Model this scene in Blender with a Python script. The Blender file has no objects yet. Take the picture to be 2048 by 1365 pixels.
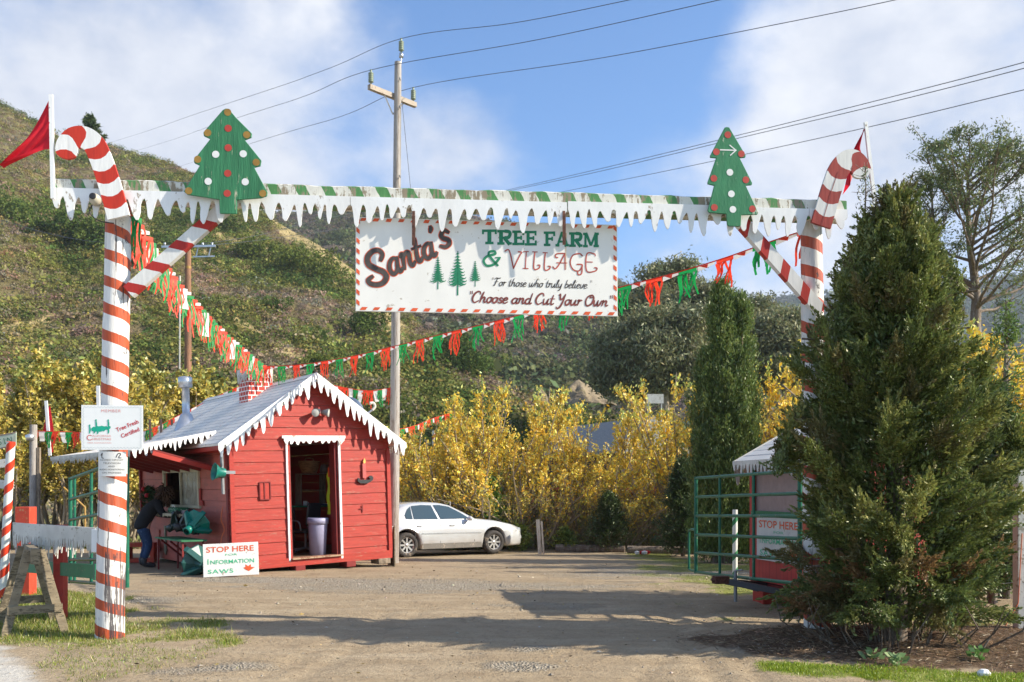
import bpy, bmesh, math, random
import numpy as np
from mathutils import Vector, Matrix, Euler
random.seed(7); rng = np.random.default_rng(7)
R = math.radians; PI = math.pi
SC = bpy.context.scene; COL = SC.collection
# ---------------------------------------------------------------- camera, sky, sun, exposure
F = 1850.0; EYE = 1.6; HOR = 978.0           # focal length in photo pixels, eye height, horizon row
cd = bpy.data.cameras.new('camera'); cam = bpy.data.objects.new('camera', cd); COL.objects.link(cam)
cam.location = (0, 0, EYE); cam.rotation_euler = (R(90), 0, 0)
cd.sensor_width = 36; cd.lens = 36*F/2048; cd.shift_y = (HOR-682.5)/2048
cd.clip_start = .1; cd.clip_end = 20000
cd.dof.use_dof = True; cd.dof.focus_distance = 10.5; cd.dof.aperture_fstop = 3.2
SC.camera = cam
SUN = Vector((.852, -.13, .50)).normalized()
W = bpy.data.worlds.new('World'); SC.world = W; W.use_nodes = True
nt = W.node_tree; nt.nodes.clear()
def NN(t, **k):
    n = nt.nodes.new(t)
    for a, b in k.items(): setattr(n, a, b)
    return n
sky = NN('ShaderNodeTexSky', sky_type='NISHITA', sun_disc=False, sun_elevation=math.asin(SUN.z),
         sun_rotation=math.atan2(SUN.x, SUN.y), air_density=1.0, dust_density=.6, ozone_density=1.6)
tc = NN('ShaderNodeTexCoord')
L = nt.links.new
def vm(op, a, b=None):
    n = NN('ShaderNodeVectorMath', operation=op)
    for i, x in enumerate((a, b)):
        if x is None: continue
        if hasattr(x, 'links'): L(x, n.inputs[i])
        else: n.inputs[i].default_value = x
    return n.outputs['Value'] if op in ('DOT_PRODUCT', 'LENGTH') else n.outputs[0]
def ma(op, a, b=0., c=None, clamp=False):
    n = NN('ShaderNodeMath', operation=op, use_clamp=clamp)
    for i, x in enumerate((a, b, c)):
        if x is None: continue
        if hasattr(x, 'links'): L(x, n.inputs[i])
        else: n.inputs[i].default_value = x
    return n.outputs[0]
def wnoise(vec, scale, det, rough=.55, dist=0.):
    n = NN('ShaderNodeTexNoise'); n.inputs['Scale'].default_value = scale; n.inputs['Detail'].default_value = det
    n.inputs['Roughness'].default_value = rough; n.inputs['Distortion'].default_value = dist; L(vec, n.inputs['Vector']); return n.outputs['Fac']
# clouds live in the sky's own directions: soft banks of cumulus and thin haze between them
sq = vm('MULTIPLY', tc.outputs['Generated'], (1, 1, 1.5))
n1 = wnoise(vm('ADD', sq, (3.1, .4, 7.7)), 3.2, 8, .52, .25)
n2 = wnoise(vm('ADD', sq, (9.1, 2.4, 1.7)), 9.0, 6, .6)
def bank(px, py, rad, amp):
    d = Vector(((px-1024)/F, 1, (HOR-py)/F)).normalized()
    dt = vm('DOT_PRODUCT', tc.outputs['Generated'], tuple(d))
    ang = ma('ARCCOSINE', dt)
    g = ma('SUBTRACT', 1., ma('DIVIDE', ang, rad), None, True)
    return ma('MULTIPLY', ma('SMOOTH_MIN', g, 1., .3), amp)
banks = [(250, 60, .30, .34), (60, 250, .25, .22), (560, 330, .16, .22), (950, 230, .12, .40), (1450, 310, .20, .24), (1950, 230, .26, .40), (1190, 170, .07, .16), (1330, 330, .12, .14),
         (1800, 60, .16, .14), (950, -60, .15, -.7), (1200, 60, .2, -.65), (720, 240, .09, -.28), (1250, 480, .17, -.22), (820, 380, .08, .1), (1400, 150, .08, -.2)]
acc = ma('ADD', ma('MULTIPLY', n1, 1.35), ma('MULTIPLY', n2, .55)); acc = ma('SUBTRACT', acc, .25)
for b in banks: acc = ma('ADD', acc, bank(*b))
mr = NN('ShaderNodeMapRange', interpolation_type='SMOOTHSTEP'); L(acc, mr.inputs[0])
mr.inputs[1].default_value = .48; mr.inputs[2].default_value = 1.12
cr = NN('ShaderNodeMapRange'); L(ma('ADD', ma('MULTIPLY', n1, .45), ma('MULTIPLY', n2, .55)), cr.inputs[0]); cr.inputs[1].default_value = .36; cr.inputs[2].default_value = .62
ccol = NN('ShaderNodeMix', data_type='RGBA'); L(cr.outputs[0], ccol.inputs['Factor'])
ccol.inputs[6].default_value = (4.0, 4.5, 5.6, 1); ccol.inputs[7].default_value = (6.6, 6.8, 7.3, 1)
sg = NN('ShaderNodeMix', data_type='RGBA', blend_type='MULTIPLY'); sg.inputs['Factor'].default_value = 1
L(sky.outputs[0], sg.inputs[6]); sg.inputs[7].default_value = (.92, 1.30, 1.68, 1)
mx = NN('ShaderNodeMix', data_type='RGBA'); L(mr.outputs[0], mx.inputs['Factor']); L(sg.outputs[2], mx.inputs[6]); L(ccol.outputs[2], mx.inputs[7])
bg = NN('ShaderNodeBackground'); bg.inputs['Strength'].default_value = .080; L(mx.outputs[2], bg.inputs['Color'])
wo = NN('ShaderNodeOutputWorld'); L(bg.outputs[0], wo.inputs[0])
ld = bpy.data.lights.new('sun', 'SUN'); ld.energy = 5.0; ld.angle = R(.6); ld.color = (1, .91, .76)
lo = bpy.data.objects.new('sun', ld); COL.objects.link(lo); lo.rotation_euler = SUN.to_track_quat('Z', 'Y').to_euler(); lo.location = (30, 0, 30)
SC.view_settings.view_transform = 'Standard'; SC.view_settings.look = 'None'
SC.view_settings.exposure = .84; SC.view_settings.gamma = 1
SC.cycles.use_denoising = True; SC.cycles.max_bounces = 6; SC.cycles.transparent_max_bounces = 8
# ---------------------------------------------------------------- helpers
def px3(px, py, Y): return Vector(((px-1024)/F*Y, Y, EYE+(HOR-py)/F*Y))
def tag(o, label=None, cat=None, group=None, kind=None):
    if label: o['label'] = label
    if cat: o['category'] = cat
    if group: o['group'] = group
    if kind: o['kind'] = kind
    return o
def empty(name, loc=(0, 0, 0), rz=0, rx=0, ry=0):
    o = bpy.data.objects.new(name, None); COL.objects.link(o); o.location = loc; o.rotation_euler = (rx, ry, rz); o.empty_display_size = .1; return o
def thing(name, label, cat, loc=(0, 0, 0), rz=0, group=None, rx=0, ry=0):
    return tag(empty(name, loc, rz, rx, ry), label, cat, group)
def kids(o): return [c for c in bpy.data.objects if c.parent == o]
def copy_tree(o, par=None):
    ch = kids(o)
    c = o.copy(); COL.objects.link(c); c.parent = par
    for k in ch: copy_tree(k, c)
    return c
class MB:
    def __init__(s): s.v = []; s.f = []; s.m = []; s.uv = []; s.sm = []
    def add(s, vs, fs, mi=0, uvs=None, smooth=False):
        b = len(s.v); s.v += [tuple(v) for v in vs]
        for i, f in enumerate(fs):
            s.f.append([b+k for k in f]); s.m.append(mi if isinstance(mi, int) else mi[i]); s.uv.append(uvs[i] if uvs else None); s.sm.append(smooth)
        return s
    def box(s, c, d, rot=None, mi=0):
        x, y, z = d[0]/2, d[1]/2, d[2]/2; c = Vector(c)
        M = rot if rot is not None else Matrix.Identity(3)
        vs = [c+M@Vector((a*x, b*y, e*z)) for a in (-1, 1) for b in (-1, 1) for e in (-1, 1)]
        return s.add(vs, [(0, 1, 3, 2), (4, 6, 7, 5), (0, 4, 5, 1), (2, 3, 7, 6), (0, 2, 6, 4), (1, 5, 7, 3)], mi)
    def bar(s, p0, p1, w, h, mi=0, up=(0, 0, 1)):
        p0 = Vector(p0); p1 = Vector(p1); d = (p1-p0); l = d.length; d.normalize(); u = Vector(up)
        x = d.cross(u)
        if x.length < 1e-4: x = d.cross(Vector((1, 0, 0)))
        x.normalize(); z = x.cross(d)
        M = Matrix((x, d, z)).transposed()
        return s.box((p0+p1)/2, (w, l, h), M, mi)
    def tube(s, pts, rad, n=10, mi=0, caps=True, smooth=True, uvs=False):
        pts = [Vector(p) for p in pts]; k = len(pts)
        rad = rad if isinstance(rad, (list, tuple)) else [rad]*k
        vs = []; prev = None; acc = [0]
        for i in range(1, k): acc.append(acc[-1]+(pts[i]-pts[i-1]).length)
        for i, p in enumerate(pts):
            d = (pts[min(i+1, k-1)]-pts[max(i-1, 0)]).normalized()
            a = prev if prev is not None else (Vector((0, 1, 0)) if abs(d.y) < .9 else Vector((1, 0, 0)))
            x = (a-d*a.dot(d)).normalized(); prev = x; y = d.cross(x)
            for j in range(n):
                t = 2*PI*j/n; vs.append(p+(x*math.cos(t)+y*math.sin(t))*rad[i])
        fs = []; us = []
        for i in range(k-1):
            for j in range(n):
                j2 = (j+1) % n; fs.append((i*n+j, i*n+j2, (i+1)*n+j2, (i+1)*n+j))
                us.append([(acc[i], j/n), (acc[i], (j+1)/n), (acc[i+1], (j+1)/n), (acc[i+1], j/n)])
        s.add(vs, fs, mi, us if uvs else None, smooth)
        if caps:
            s.add(vs[:n], [tuple(range(n-1, -1, -1))], mi); s.add(vs[-n:], [tuple(range(n))], mi)
        return s
    def lathe(s, prof, n=20, c=(0, 0, 0), mi=0, M=None, smooth=True):
        c = Vector(c); vs = []
        for r, z in prof:
            for j in range(n):
                t = 2*PI*j/n; q = Vector((r*math.cos(t), r*math.sin(t), z)); vs.append(c+(M@q if M else q))
        fs = []
        for i in range(len(prof)-1):
            for j in range(n): fs.append((i*n+j, i*n+(j+1) % n, (i+1)*n+(j+1) % n, (i+1)*n+j))
        return s.add(vs, fs, mi, None, smooth)
    def prism(s, poly, y0, y1, mi=0, fr=None, side=None):
        """poly: (x,z) points, extruded from y0 (front) to y1; fr maps a point"""
        n = len(poly); fr = fr or (lambda p: p)
        vs = [fr(Vector((x, y0, z))) for x, z in poly]+[fr(Vector((x, y1, z))) for x, z in poly]
        a = sum(poly[i][0]*poly[(i+1) % n][1]-poly[(i+1) % n][0]*poly[i][1] for i in range(n))
        f0 = list(range(n)) if a > 0 else list(range(n-1, -1, -1))
        fs = [tuple(f0), tuple(n+i for i in reversed(f0))]
        for i in range(n):
            j = (i+1) % n; fs.append((i, n+i, n+j, j) if a > 0 else (j, n+j, n+i, i))
        sm = mi if side is None else side
        return s.add(vs, fs, [mi, mi]+[sm]*n)
    def build(s, name, mats, parent=None, loc=None, bevel=0, rz=None):
        me = bpy.data.meshes.new(name); me.from_pydata(s.v, [], s.f)
        for m in (mats if isinstance(mats, (list, tuple)) else [mats]): me.materials.append(m)
        me.polygons.foreach_set('material_index', s.m); me.polygons.foreach_set('use_smooth', s.sm)
        if any(s.uv):
            ul = me.uv_layers.new(name='UVMap'); flat = []
            for f, u in zip(s.f, s.uv):
                for i in range(len(f)): flat += list(u[i]) if u else [0, 0]
            ul.data.foreach_set('uv', flat)
        me.update(); o = bpy.data.objects.new(name, me); COL.objects.link(o)
        if parent: o.parent = parent
        if loc is not None: o.location = loc
        if rz is not None: o.rotation_euler = (0, 0, rz)
        if bevel:
            b = o.modifiers.new('bevel', 'BEVEL'); b.width = bevel; b.segments = 1; b.limit_method = 'ANGLE'; b.angle_limit = R(40)
        return o
def spline(pts, n=8):
    P = [Vector(p) for p in pts]; out = []
    for i in range(len(P)-1):
        p0 = P[max(i-1, 0)]; p1 = P[i]; p2 = P[i+1]; p3 = P[min(i+2, len(P)-1)]
        for k in range(n):
            t = k/n; out.append(.5*((2*p1)+(p2-p0)*t+(2*p0-5*p1+4*p2-p3)*t*t+(3*p1-p0-3*p2+p3)*t**3))
    out.append(P[-1]); return out
# value noise for terrain
def vnoise(x, y, seed=0):
    x = np.asarray(x, float); y = np.asarray(y, float)
    xi = np.floor(x).astype(np.int64); yi = np.floor(y).astype(np.int64); fx = x-xi; fy = y-yi
    def h(a, b):
        n = (a*374761393+b*668265263+seed*1442695041) & 0x7fffffff
        n = ((n ^ (n >> 13))*1274126177) & 0x7fffffff
        return ((n ^ (n >> 16)) & 0xffff)/65535.
    u = fx*fx*(3-2*fx); v = fy*fy*(3-2*fy)
    return (h(xi, yi)*(1-u)+h(xi+1, yi)*u)*(1-v)+(h(xi, yi+1)*(1-u)+h(xi+1, yi+1)*u)*v
def fbm(x, y, o=4, seed=0):
    s = 0; a = .5; t = 0
    for i in range(o): s = s+a*vnoise(x*2**i, y*2**i, seed+i*17); t += a; a *= .5
    return s/t
# ---------------------------------------------------------------- materials
class NT:
    def __init__(s, name):
        s.mat = bpy.data.materials.new(name); s.mat.use_nodes = True; s.t = s.mat.node_tree
        s.p = s.t.nodes['Principled BSDF']; s.o = s.t.nodes['Material Output']
    def n(s, t, **k):
        x = s.t.nodes.new(t)
        for a, b in k.items(): setattr(x, a, b)
        return x
    def l(s, a, b): s.t.links.new(a, b)
    def put(s, x, sock):
        if hasattr(x, 'links'): s.l(x, sock)
        elif isinstance(x, (tuple, list)) and len(x) == 3 and sock.type == 'RGBA': sock.default_value = (*x, 1)
        else: sock.default_value = x
    def coord(s, kind='Object', scale=(1, 1, 1), loc=(0, 0, 0)):
        c = s.n('ShaderNodeTexCoord'); m = s.n('ShaderNodeMapping'); m.inputs['Scale'].default_value = scale; m.inputs['Location'].default_value = loc
        s.l(c.outputs[kind], m.inputs[0]); return m.outputs[0]
    def noise(s, vec, scale, det=4, rough=.5, dist=0., out='Fac'):
        x = s.n('ShaderNodeTexNoise'); s.l(vec, x.inputs['Vector']); x.inputs['Scale'].default_value = scale
        x.inputs['Detail'].default_value = det; x.inputs['Roughness'].default_value = rough; x.inputs['Distortion'].default_value = dist; return x.outputs[out]
    def math(s, op, a, b=0., c=None, clamp=False):
        x = s.n('ShaderNodeMath', operation=op, use_clamp=clamp)
        s.put(a, x.inputs[0]); s.put(b, x.inputs[1])
        if c is not None: s.put(c, x.inputs[2])
        return x.outputs[0]
    def rng(s, v, a, b, c=0., d=1., smooth=False):
        x = s.n('ShaderNodeMapRange'); x.clamp = True
        if smooth: x.interpolation_type = 'SMOOTHSTEP'
        s.put(v, x.inputs[0])
        for i, q in enumerate((a, b, c, d)): x.inputs[1+i].default_value = q
        return x.outputs[0]
    def mix(s, f, a, b, mode='MIX'):
        x = s.n('ShaderNodeMix', data_type='RGBA', blend_type=mode); s.put(f, x.inputs['Factor']); s.put(a, x.inputs[6]); s.put(b, x.inputs[7]); return x.outputs[2]
    def bump(s, h, st, dist=.02):
        b = s.n('ShaderNodeBump'); b.inputs['Strength'].default_value = st; b.inputs['Distance'].default_value = dist; s.put(h, b.inputs['Height']); s.l(b.outputs[0], s.p.inputs['Normal'])
    def attr(s, name, out='Color'):
        a = s.n('ShaderNodeAttribute'); a.attribute_name = name; return a.outputs[out]
    def set(s, col=None, rough=None, metal=None, spec=None):
        if col is not None: s.put(col, s.p.inputs['Base Color'])
        if rough is not None: s.put(rough, s.p.inputs['Roughness'])
        if metal is not None: s.p.inputs['Metallic'].default_value = metal
        if spec is not None: s.p.inputs['Specular IOR Level'].default_value = spec
        return s.mat
def painted(name, col, wear=None, amt=.0, rough=.55, grain=(1, 1, 1), var=.12, sc=6, bump=.25, dirt=None, dirta=0.):
    m = NT(name); c = m.coord('Object', grain); d = tuple(max(0, x*(1-var)) for x in col); e = tuple(min(1, x*(1+var)) for x in col)
    n1 = m.noise(c, sc, 5); n2 = m.noise(c, sc*4, 4, .6); base = m.mix(m.rng(n1, .3, .7), d, e)
    base = m.mix(m.rng(n2, .3, .75, 0, .5), base, d)
    if wear:
        k = m.rng(m.math('ADD', m.math('MULTIPLY', n2, .6), m.math('MULTIPLY', m.noise(c, sc*.7, 3), .4)), .62-amt*.5, .66-amt*.5)
        base = m.mix(k, base, wear)
    if dirt:
        c2 = m.coord('Object', (1, 1, .35)); base = m.mix(m.math('MULTIPLY', m.rng(m.noise(c2, 2.3, 6, .65), .42, .75), dirta), base, dirt)
    m.bump(m.math('ADD', n2, n1), bump, .01); return m.set(base, rough, spec=.35)
def plain(name, col, rough=.5, metal=0., var=.06, sc=12, bump=0.):
    m = NT(name); c = m.coord(); n = m.noise(c, sc, 4)
    if bump: m.bump(n, bump, .005)
    return m.set(m.mix(m.rng(n, .3, .7), tuple(x*(1-var) for x in col), tuple(min(1, x*(1+var)) for x in col)), rough, metal)
RED = (.39, .037, .025)
def striped(name, ca, cb, period, k=0., frac=.45, wear=None, amt=0., crack=False, off=0., wob=.012):
    """stripes across a part's own length (UV u in metres), v twists them round the part"""
    m = NT(name); uv = m.n('ShaderNodeUVMap'); sp = m.n('ShaderNodeSeparateXYZ'); m.l(uv.outputs[0], sp.inputs[0])
    c = m.coord(); nn = m.noise(c, 9, 3)
    u = m.math('ADD', m.math('ADD', sp.outputs[0], off), m.math('MULTIPLY', m.math('SUBTRACT', nn, .5), wob))
    u = m.math('ADD', u, m.math('MULTIPLY', sp.outputs[1], k))
    f = m.math('FRACT', m.math('DIVIDE', u, period)); st = m.math('LESS_THAN', f, frac)
    cg = m.coord('Object', (1, 1, .12)); g = m.noise(cg, 26, 5, .62); blot = m.noise(c, 4.3, 6, .7); scf = m.noise(m.coord('Object', (1, 1, .45), (3, 1, 2)), 6.5, 6, .75)
    a = m.mix(m.rng(g, .3, .7), tuple(x*.82 for x in ca), tuple(min(1, x*1.1) for x in ca)); b = m.mix(m.rng(g, .3, .7), tuple(x*.86 for x in cb), tuple(min(1, x*1.04) for x in cb))
    base = m.mix(st, b, a)
    if wear:
        w = m.rng(m.math('ADD', m.math('MULTIPLY', g, .5), m.math('MULTIPLY', blot, .5)), .66-amt*.4, .70-amt*.4); base = m.mix(w, base, wear)
    if crack:
        z = m.n('ShaderNodeSeparateXYZ'); m.l(m.coord(), z.inputs[0]); low = m.rng(z.outputs[2], 0.0, 1.5, .085, 0)
        ck = m.noise(m.coord('Object', (1, 1, .05)), 20, 4, .7); kk = m.rng(m.math('ADD', m.math('ADD', ck, m.math('MULTIPLY', m.math('SUBTRACT', blot, .5), .25)), low), .605, .64)
        base = m.mix(m.math('MULTIPLY', kk, .9), base, (.05, .04, .045)); base = m.mix(m.rng(scf, .60, .645, 0, .85), base, (.035, .03, .035)); base = m.mix(m.rng(m.noise(m.coord('Object', (1, 1, .08)), 7, 4), .55, .75, 0, .35), base, (.42, .36, .33)); m.bump(m.math('SUBTRACT', g, kk), .5, .02)
    else: m.bump(g, .3, .01)
    return m.set(base, .55, spec=.3)
WHITE = (.80, .80, .79)
m_white = painted('white_paint', WHITE, (.35, .30, .24), .02, grain=(1, 1, .5), var=.05, bump=.15, dirt=(.45, .42, .36), dirta=.25)
m_white_old = painted('weathered_white_paint', (.60, .58, .53), (.30, .26, .2), .12, var=.12, dirt=(.35, .32, .27), dirta=.5)
m_red = painted('red_paint', RED, (.25, .06, .04), .03, var=.14, grain=(.5, .5, 3), sc=7)
m_siding = painted('red_siding_paint', (.37, .037, .023), (.33, .13, .09), .09, var=.24, grain=(.4, .4, 4), sc=6, bump=.3, dirt=(.36, .035, .03), dirta=.5)
m_siding_old = painted('faded_red_siding_paint', (.50, .12, .085), (.32, .10, .07), .1, var=.15, grain=(.4, .4, 3), sc=5, dirt=(.28, .07, .05), dirta=.5)
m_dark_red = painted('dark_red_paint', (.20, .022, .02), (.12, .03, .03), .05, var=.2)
m_bright_red = painted('orange_red_paint', (.50, .06, .03), (.4, .2, .1), .05, var=.1)
m_green = painted('green_sign_paint', (.035, .19, .085), (.5, .5, .4), .0, var=.18, grain=(1, 1, .3), sc=9, bump=.3)
m_green_w = painted('worn_green_sign_paint', (.04, .19, .085), (.55, .5, .36), .0, var=.25, grain=(2.4, 1, .25), sc=9, bump=.4)
m_green_tube = painted('green_gate_paint', (.012, .13, .075), (.2, .2, .16), .05, rough=.4, var=.2)
m_green_board = painted('green_board_paint', (.035, .17, .075), (.16, .18, .1), .06, var=.15)
m_wood = painted('weathered_wood', (.27, .21, .15), (.13, .10, .07), .22, rough=.8, grain=(1, 1, .15), var=.3, sc=14, bump=.6)
m_wood_h = painted('grey_brown_lumber', (.25, .20, .13), (.11, .09, .06), .2, rough=.8, grain=(.3, .3, 1), var=.3, sc=14, bump=.6)
m_pole = painted('pale_pole_wood', (.36, .33, .30), (.22, .18, .15), .2, rough=.8, grain=(1, 1, .05), var=.2, sc=18, bump=.5)
m_pole_b = painted('brown_pole_wood', (.28, .14, .08), (.14, .08, .05), .2, rough=.8, grain=(1, 1, .05), var=.25, sc=18, bump=.5)
m_galv = plain('galvanised_metal', (.55, .56, .58), .35, .8, .15, 6)
m_dull_metal = plain('dull_grey_metal', (.25, .26, .27), .5, .5)
m_black = plain('black_plastic', (.018, .018, .02), .5, bump=.1)
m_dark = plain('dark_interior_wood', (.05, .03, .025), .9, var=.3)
m_rust = plain('rusty_iron', (.11, .045, .03), .85, .2, .4, 30, .4)
def cloth(name, col, tr=.45):
    m = NT(name); c = m.mix(m.rng(m.noise(m.coord(), 14, 4), .3, .7), tuple(x*.85 for x in col), tuple(min(1, x*1.1) for x in col)); m.p.inputs['Roughness'].default_value = .55; m.l(c, m.p.inputs['Base Color']); t = m.n('ShaderNodeBsdfTranslucent'); m.l(c, t.inputs[0]); x = m.n('ShaderNodeMixShader'); x.inputs[0].default_value = tr; m.l(m.p.outputs[0], x.inputs[1]); m.l(t.outputs[0], x.inputs[2]); m.l(x.outputs[0], m.o.inputs[0]); return m.mat
m_gold = plain('ochre_paint', (.30, .17, .03), .6, var=.2)
m_dotred = plain('brick_red_paint', (.42, .045, .03), .6, var=.15)
m_dotwhite = plain('white_dot_paint', (.72, .72, .70), .6, var=.05)
m_flag = cloth('red_flag_cloth', (.70, .012, .03))
m_ink = plain('dark_grey_lettering', (.06, .048, .042), .6, var=.35, sc=20)
m_ink_r = plain('faded_red_lettering', (.42, .07, .045), .6, var=.3, sc=20)
m_maroon = plain('dark_red_lettering', (.20, .045, .035), .6, var=.35, sc=25)
m_ink_g = plain('green_lettering', (.01, .19, .09), .6, var=.15, sc=20)
m_ink_g2 = plain('mint_green_lettering', (.05, .45, .22), .6, var=.2, sc=20)
m_orange = plain('orange_red_lettering', (.68, .10, .025), .6, var=.2, sc=20)
m_teal = plain('teal_plastic', (.0, .15, .115), .4, var=.2)
m_cord = plain('orange_cord_plastic', (.6, .14, .05), .5)
# ---------------------------------------------------------------- ground
def gz(x, y):
    y = np.asarray(y, float); x = np.asarray(x, float)
    z = -.0165*np.clip(y-14, 0, 13.5)
    z = z-1.15*np.clip((y-28)/8, 0, 1)**1.3
    z = z+.02*(fbm(x*.7, y*.7, 3, 5)-.5)*np.clip(1.4-np.abs(y-14)/40, 0, 1)
    return z
def g1(x, y): return float(gz(x, y))
def smooth(a, b, v): t = np.clip((v-a)/(b-a), 0, 1); return t*t*(3-2*t)
def grassmask(x, y):
    n = fbm(x*1.7, y*1.7, 3, 40)-.5; n2 = fbm(x*.6, y*.6, 2, 41)-.5
    xe = np.interp(y, [7, 8.2, 9, 10, 11, 12.5, 14, 16], [-5.2, -2.9, -3.0, -3.45, -3.9, -4.9, -6.3, -9])
    xl = np.interp(y, [7.4, 8.3, 9.2, 10, 30], [-3.3, -4.2, -4.7, -6, -30])
    left = (.35+.65*smooth(9.2, 10.6, y+n*2))*smooth(-.35, .45, xe-x+n*2.2)*smooth(-.2, .25, x-xl+n*.7)*(y < 16.5)
    ye = np.interp(x, [1.6, 2.3, 3, 3.6, 4.5, 8], [8.3, 8.55, 8.35, 8.1, 8.0, 8.1])
    right = smooth(-.05, .35, ye-y+.26+n*.5)*smooth(2.0, 2.5, x+n)*smooth(-.25, .15, y-(7.75-.35*(x-2.6))+n*.8)
    right = right+.75*smooth(.0, .35, 7.3-y)*smooth(3.2, 3.9, x+n)
    moss = .85*smooth(.02, .25, n2+.1)*smooth(2.2, 3.6, x+n*2)*smooth(10.7, 11.6, y)*(y < 27)
    moss = moss+.8*smooth(.5, .1, np.abs(y-11.3+n)/1.)*smooth(2.1, 2.8, x)*smooth(0, .15, n+.1)
    far = smooth(28, 33, y+n*3)*.9
    return np.clip(np.maximum.reduce([left, right, moss, far]), 0, 1)
def gravelmask(x, y):
    n = fbm(x*1.3, y*2.6, 4, 50)-.5; g = 0
    for cx, cy, rx, ry, a in [(-1.2, 15.6, 4.5, 1.5, .8), (3.0, 18.5, 3.5, 2.6, .65), (-5.4, 13.4, 1.2, .5, 1), (-6.2, 14.6, 1.3, .35, .7), (-3.5, 16.6, 3.5, .9, .9), (-1.35, 10.75, .5, .35, .6), (.35, 9.3, .45, .2, .9), (.1, 8.35, .42, .28, 1),
                              (3.0, 9.4, 1.0, .55, .85), (-2.6, 8.2, .7, .35, .6), (1, 12.7, 1.8, .5, .5)]:
        d = ((x-cx)/rx)**2+((y-cy)/ry)**2; g = np.maximum(g, a*np.exp(-d*1.1))
    return np.clip(smooth(.25, .75, g+n*.8), 0, 1)
def roadmask(x, y):
    n = fbm(x*3, y*3, 3, 60)-.5
    return smooth(-.12, .12, (-3.75-(y-7.4)*.72)-x+n*.45)*(y < 14)*(x > -30)
def littermask(x, y):
    n = fbm(x*2, y*2, 3, 70)-.5; d = ((x-4.4)/2.5)**2+((y-9.6)/1.6)**2
    return smooth(1.1, .6, d+n*.8)
xs = np.unique(np.concatenate([np.linspace(-14, 14, 330), np.linspace(-60, -14, 60), np.linspace(14, 60, 60), [-4000, -1500, -600, -250, -120, 120, 250, 600, 1500, 4000]]))
ys = np.unique(np.concatenate([[-60, -20, -6, 0, 3, 5], np.linspace(6, 13, 170), np.linspace(13, 28, 150), np.linspace(28, 60, 50), [90, 150, 300, 700, 1500, 4000]]))
GX, GY = np.meshgrid(xs, ys); GZ = gz(GX, GY)
# wheel ruts, tyre treads and small lumps of the dirt lot
near = np.clip((24-GY)/10, 0, 1)
GZ = GZ+near*(.026*(fbm(GX*2.2, GY*3.0, 4, 9)-.5)+.022*(fbm(GX*7, GY*7, 2, 19)-.5))
def rut(x0, y0, x1, y1, w, d):
    global GZ
    a = np.array([x0, y0]); b = np.array([x1, y1]); ab = b-a; t = np.clip(((GX-x0)*ab[0]+(GY-y0)*ab[1])/(ab@ab), 0, 1)
    D = np.hypot(GX-(x0+t*ab[0]), GY-(y0+t*ab[1])); GZ = GZ-d*np.exp(-(D/w)**2)
for q in [(1.6, 6, 2.1, 13, .10, .030), (1.95, 6, 2.5, 13, .08, .026), (-1.5, 12.6, 6, 11.6, .12, .014), (-3, 13.7, 5, 12.6, .1, .012), (-6, 11.4, .5, 9.0, .1, .026), (-2, 6.5, -1.2, 12, .12, .026), (-5.5, 12.5, 2, 10.6, .09, .022), (-2.3, 6.5, -1.6, 12, .10, .022), (.5, 6.5, 1.8, 9.5, .07, .02), (2.6, 6.5, 3.4, 9, .07, .022)]: rut(*q)
nx, ny = len(xs), len(ys)
vco = np.stack([GX.ravel(), GY.ravel(), GZ.ravel()], 1)
ii = (np.arange(ny-1)[:, None]*nx+np.arange(nx-1)[None, :]).ravel()
quads = np.stack([ii, ii+1, ii+1+nx, ii+nx], 1)
def np_mesh(name, verts, quads, mats, col=None, smooth=True, parent=None, loc=None):
    me = bpy.data.meshes.new(name); k = quads.shape[1]
    me.vertices.add(len(verts)); me.vertices.foreach_set('co', np.ascontiguousarray(verts, dtype=np.float32).ravel())
    me.loops.add(quads.size); me.loops.foreach_set('vertex_index', np.ascontiguousarray(quads, dtype=np.int32).ravel())
    me.polygons.add(len(quads)); me.polygons.foreach_set('loop_start', np.arange(0, quads.size, k, dtype=np.int32))
    me.polygons.foreach_set('loop_total', np.full(len(quads), k, dtype=np.int32))
    me.polygons.foreach_set('use_smooth', np.full(len(quads), smooth))
    for m in (mats if isinstance(mats, (list, tuple)) else [mats]): me.materials.append(m)
    if col is not None:
        for nm, c in col.items():
            if c.ndim == 1:
                a = me.attributes.new(nm, 'FLOAT', 'POINT'); a.data.foreach_set('value', c.astype(np.float32))
            else:
                a = me.attributes.new(nm, 'FLOAT_COLOR', 'POINT'); c4 = np.concatenate([c, np.ones((len(c), 1))], 1); a.data.foreach_set('color', c4.astype(np.float32).ravel())
    me.update(); me.validate(); o = bpy.data.objects.new(name, me); COL.objects.link(o)
    if parent: o.parent = parent
    if loc is not None: o.location = loc
    return o
m = NT('dirt_and_gravel'); c = m.coord()
big = m.noise(c, .35, 4); mid = m.noise(c, 2.2, 6, .6); fine = m.noise(c, 14, 6, .7); grit = m.noise(c, 60, 3, .7)
stx = m.noise(m.coord('Object', (.35, 2.2, 1)), 1.6, 5, .6)
dirt = m.mix(m.rng(mid, .3, .7), (.275, .205, .128), (.385, .300, .195)); dirt = m.mix(m.rng(stx, .45, .75, 0, .7), dirt, (.49, .40, .28)); dirt = m.mix(m.rng(fine, .52, .72, 0, .55), dirt, (.13, .092, .062))
dirt = m.mix(m.rng(big, .35, .6, 0, .35), dirt, (.34, .26, .17))
vo = m.n('ShaderNodeTexVoronoi'); m.l(c, vo.inputs['Vector']); vo.inputs['Scale'].default_value = 38; vs_ = m.n('ShaderNodeSeparateColor'); m.l(vo.outputs['Color'], vs_.inputs[0])
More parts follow.
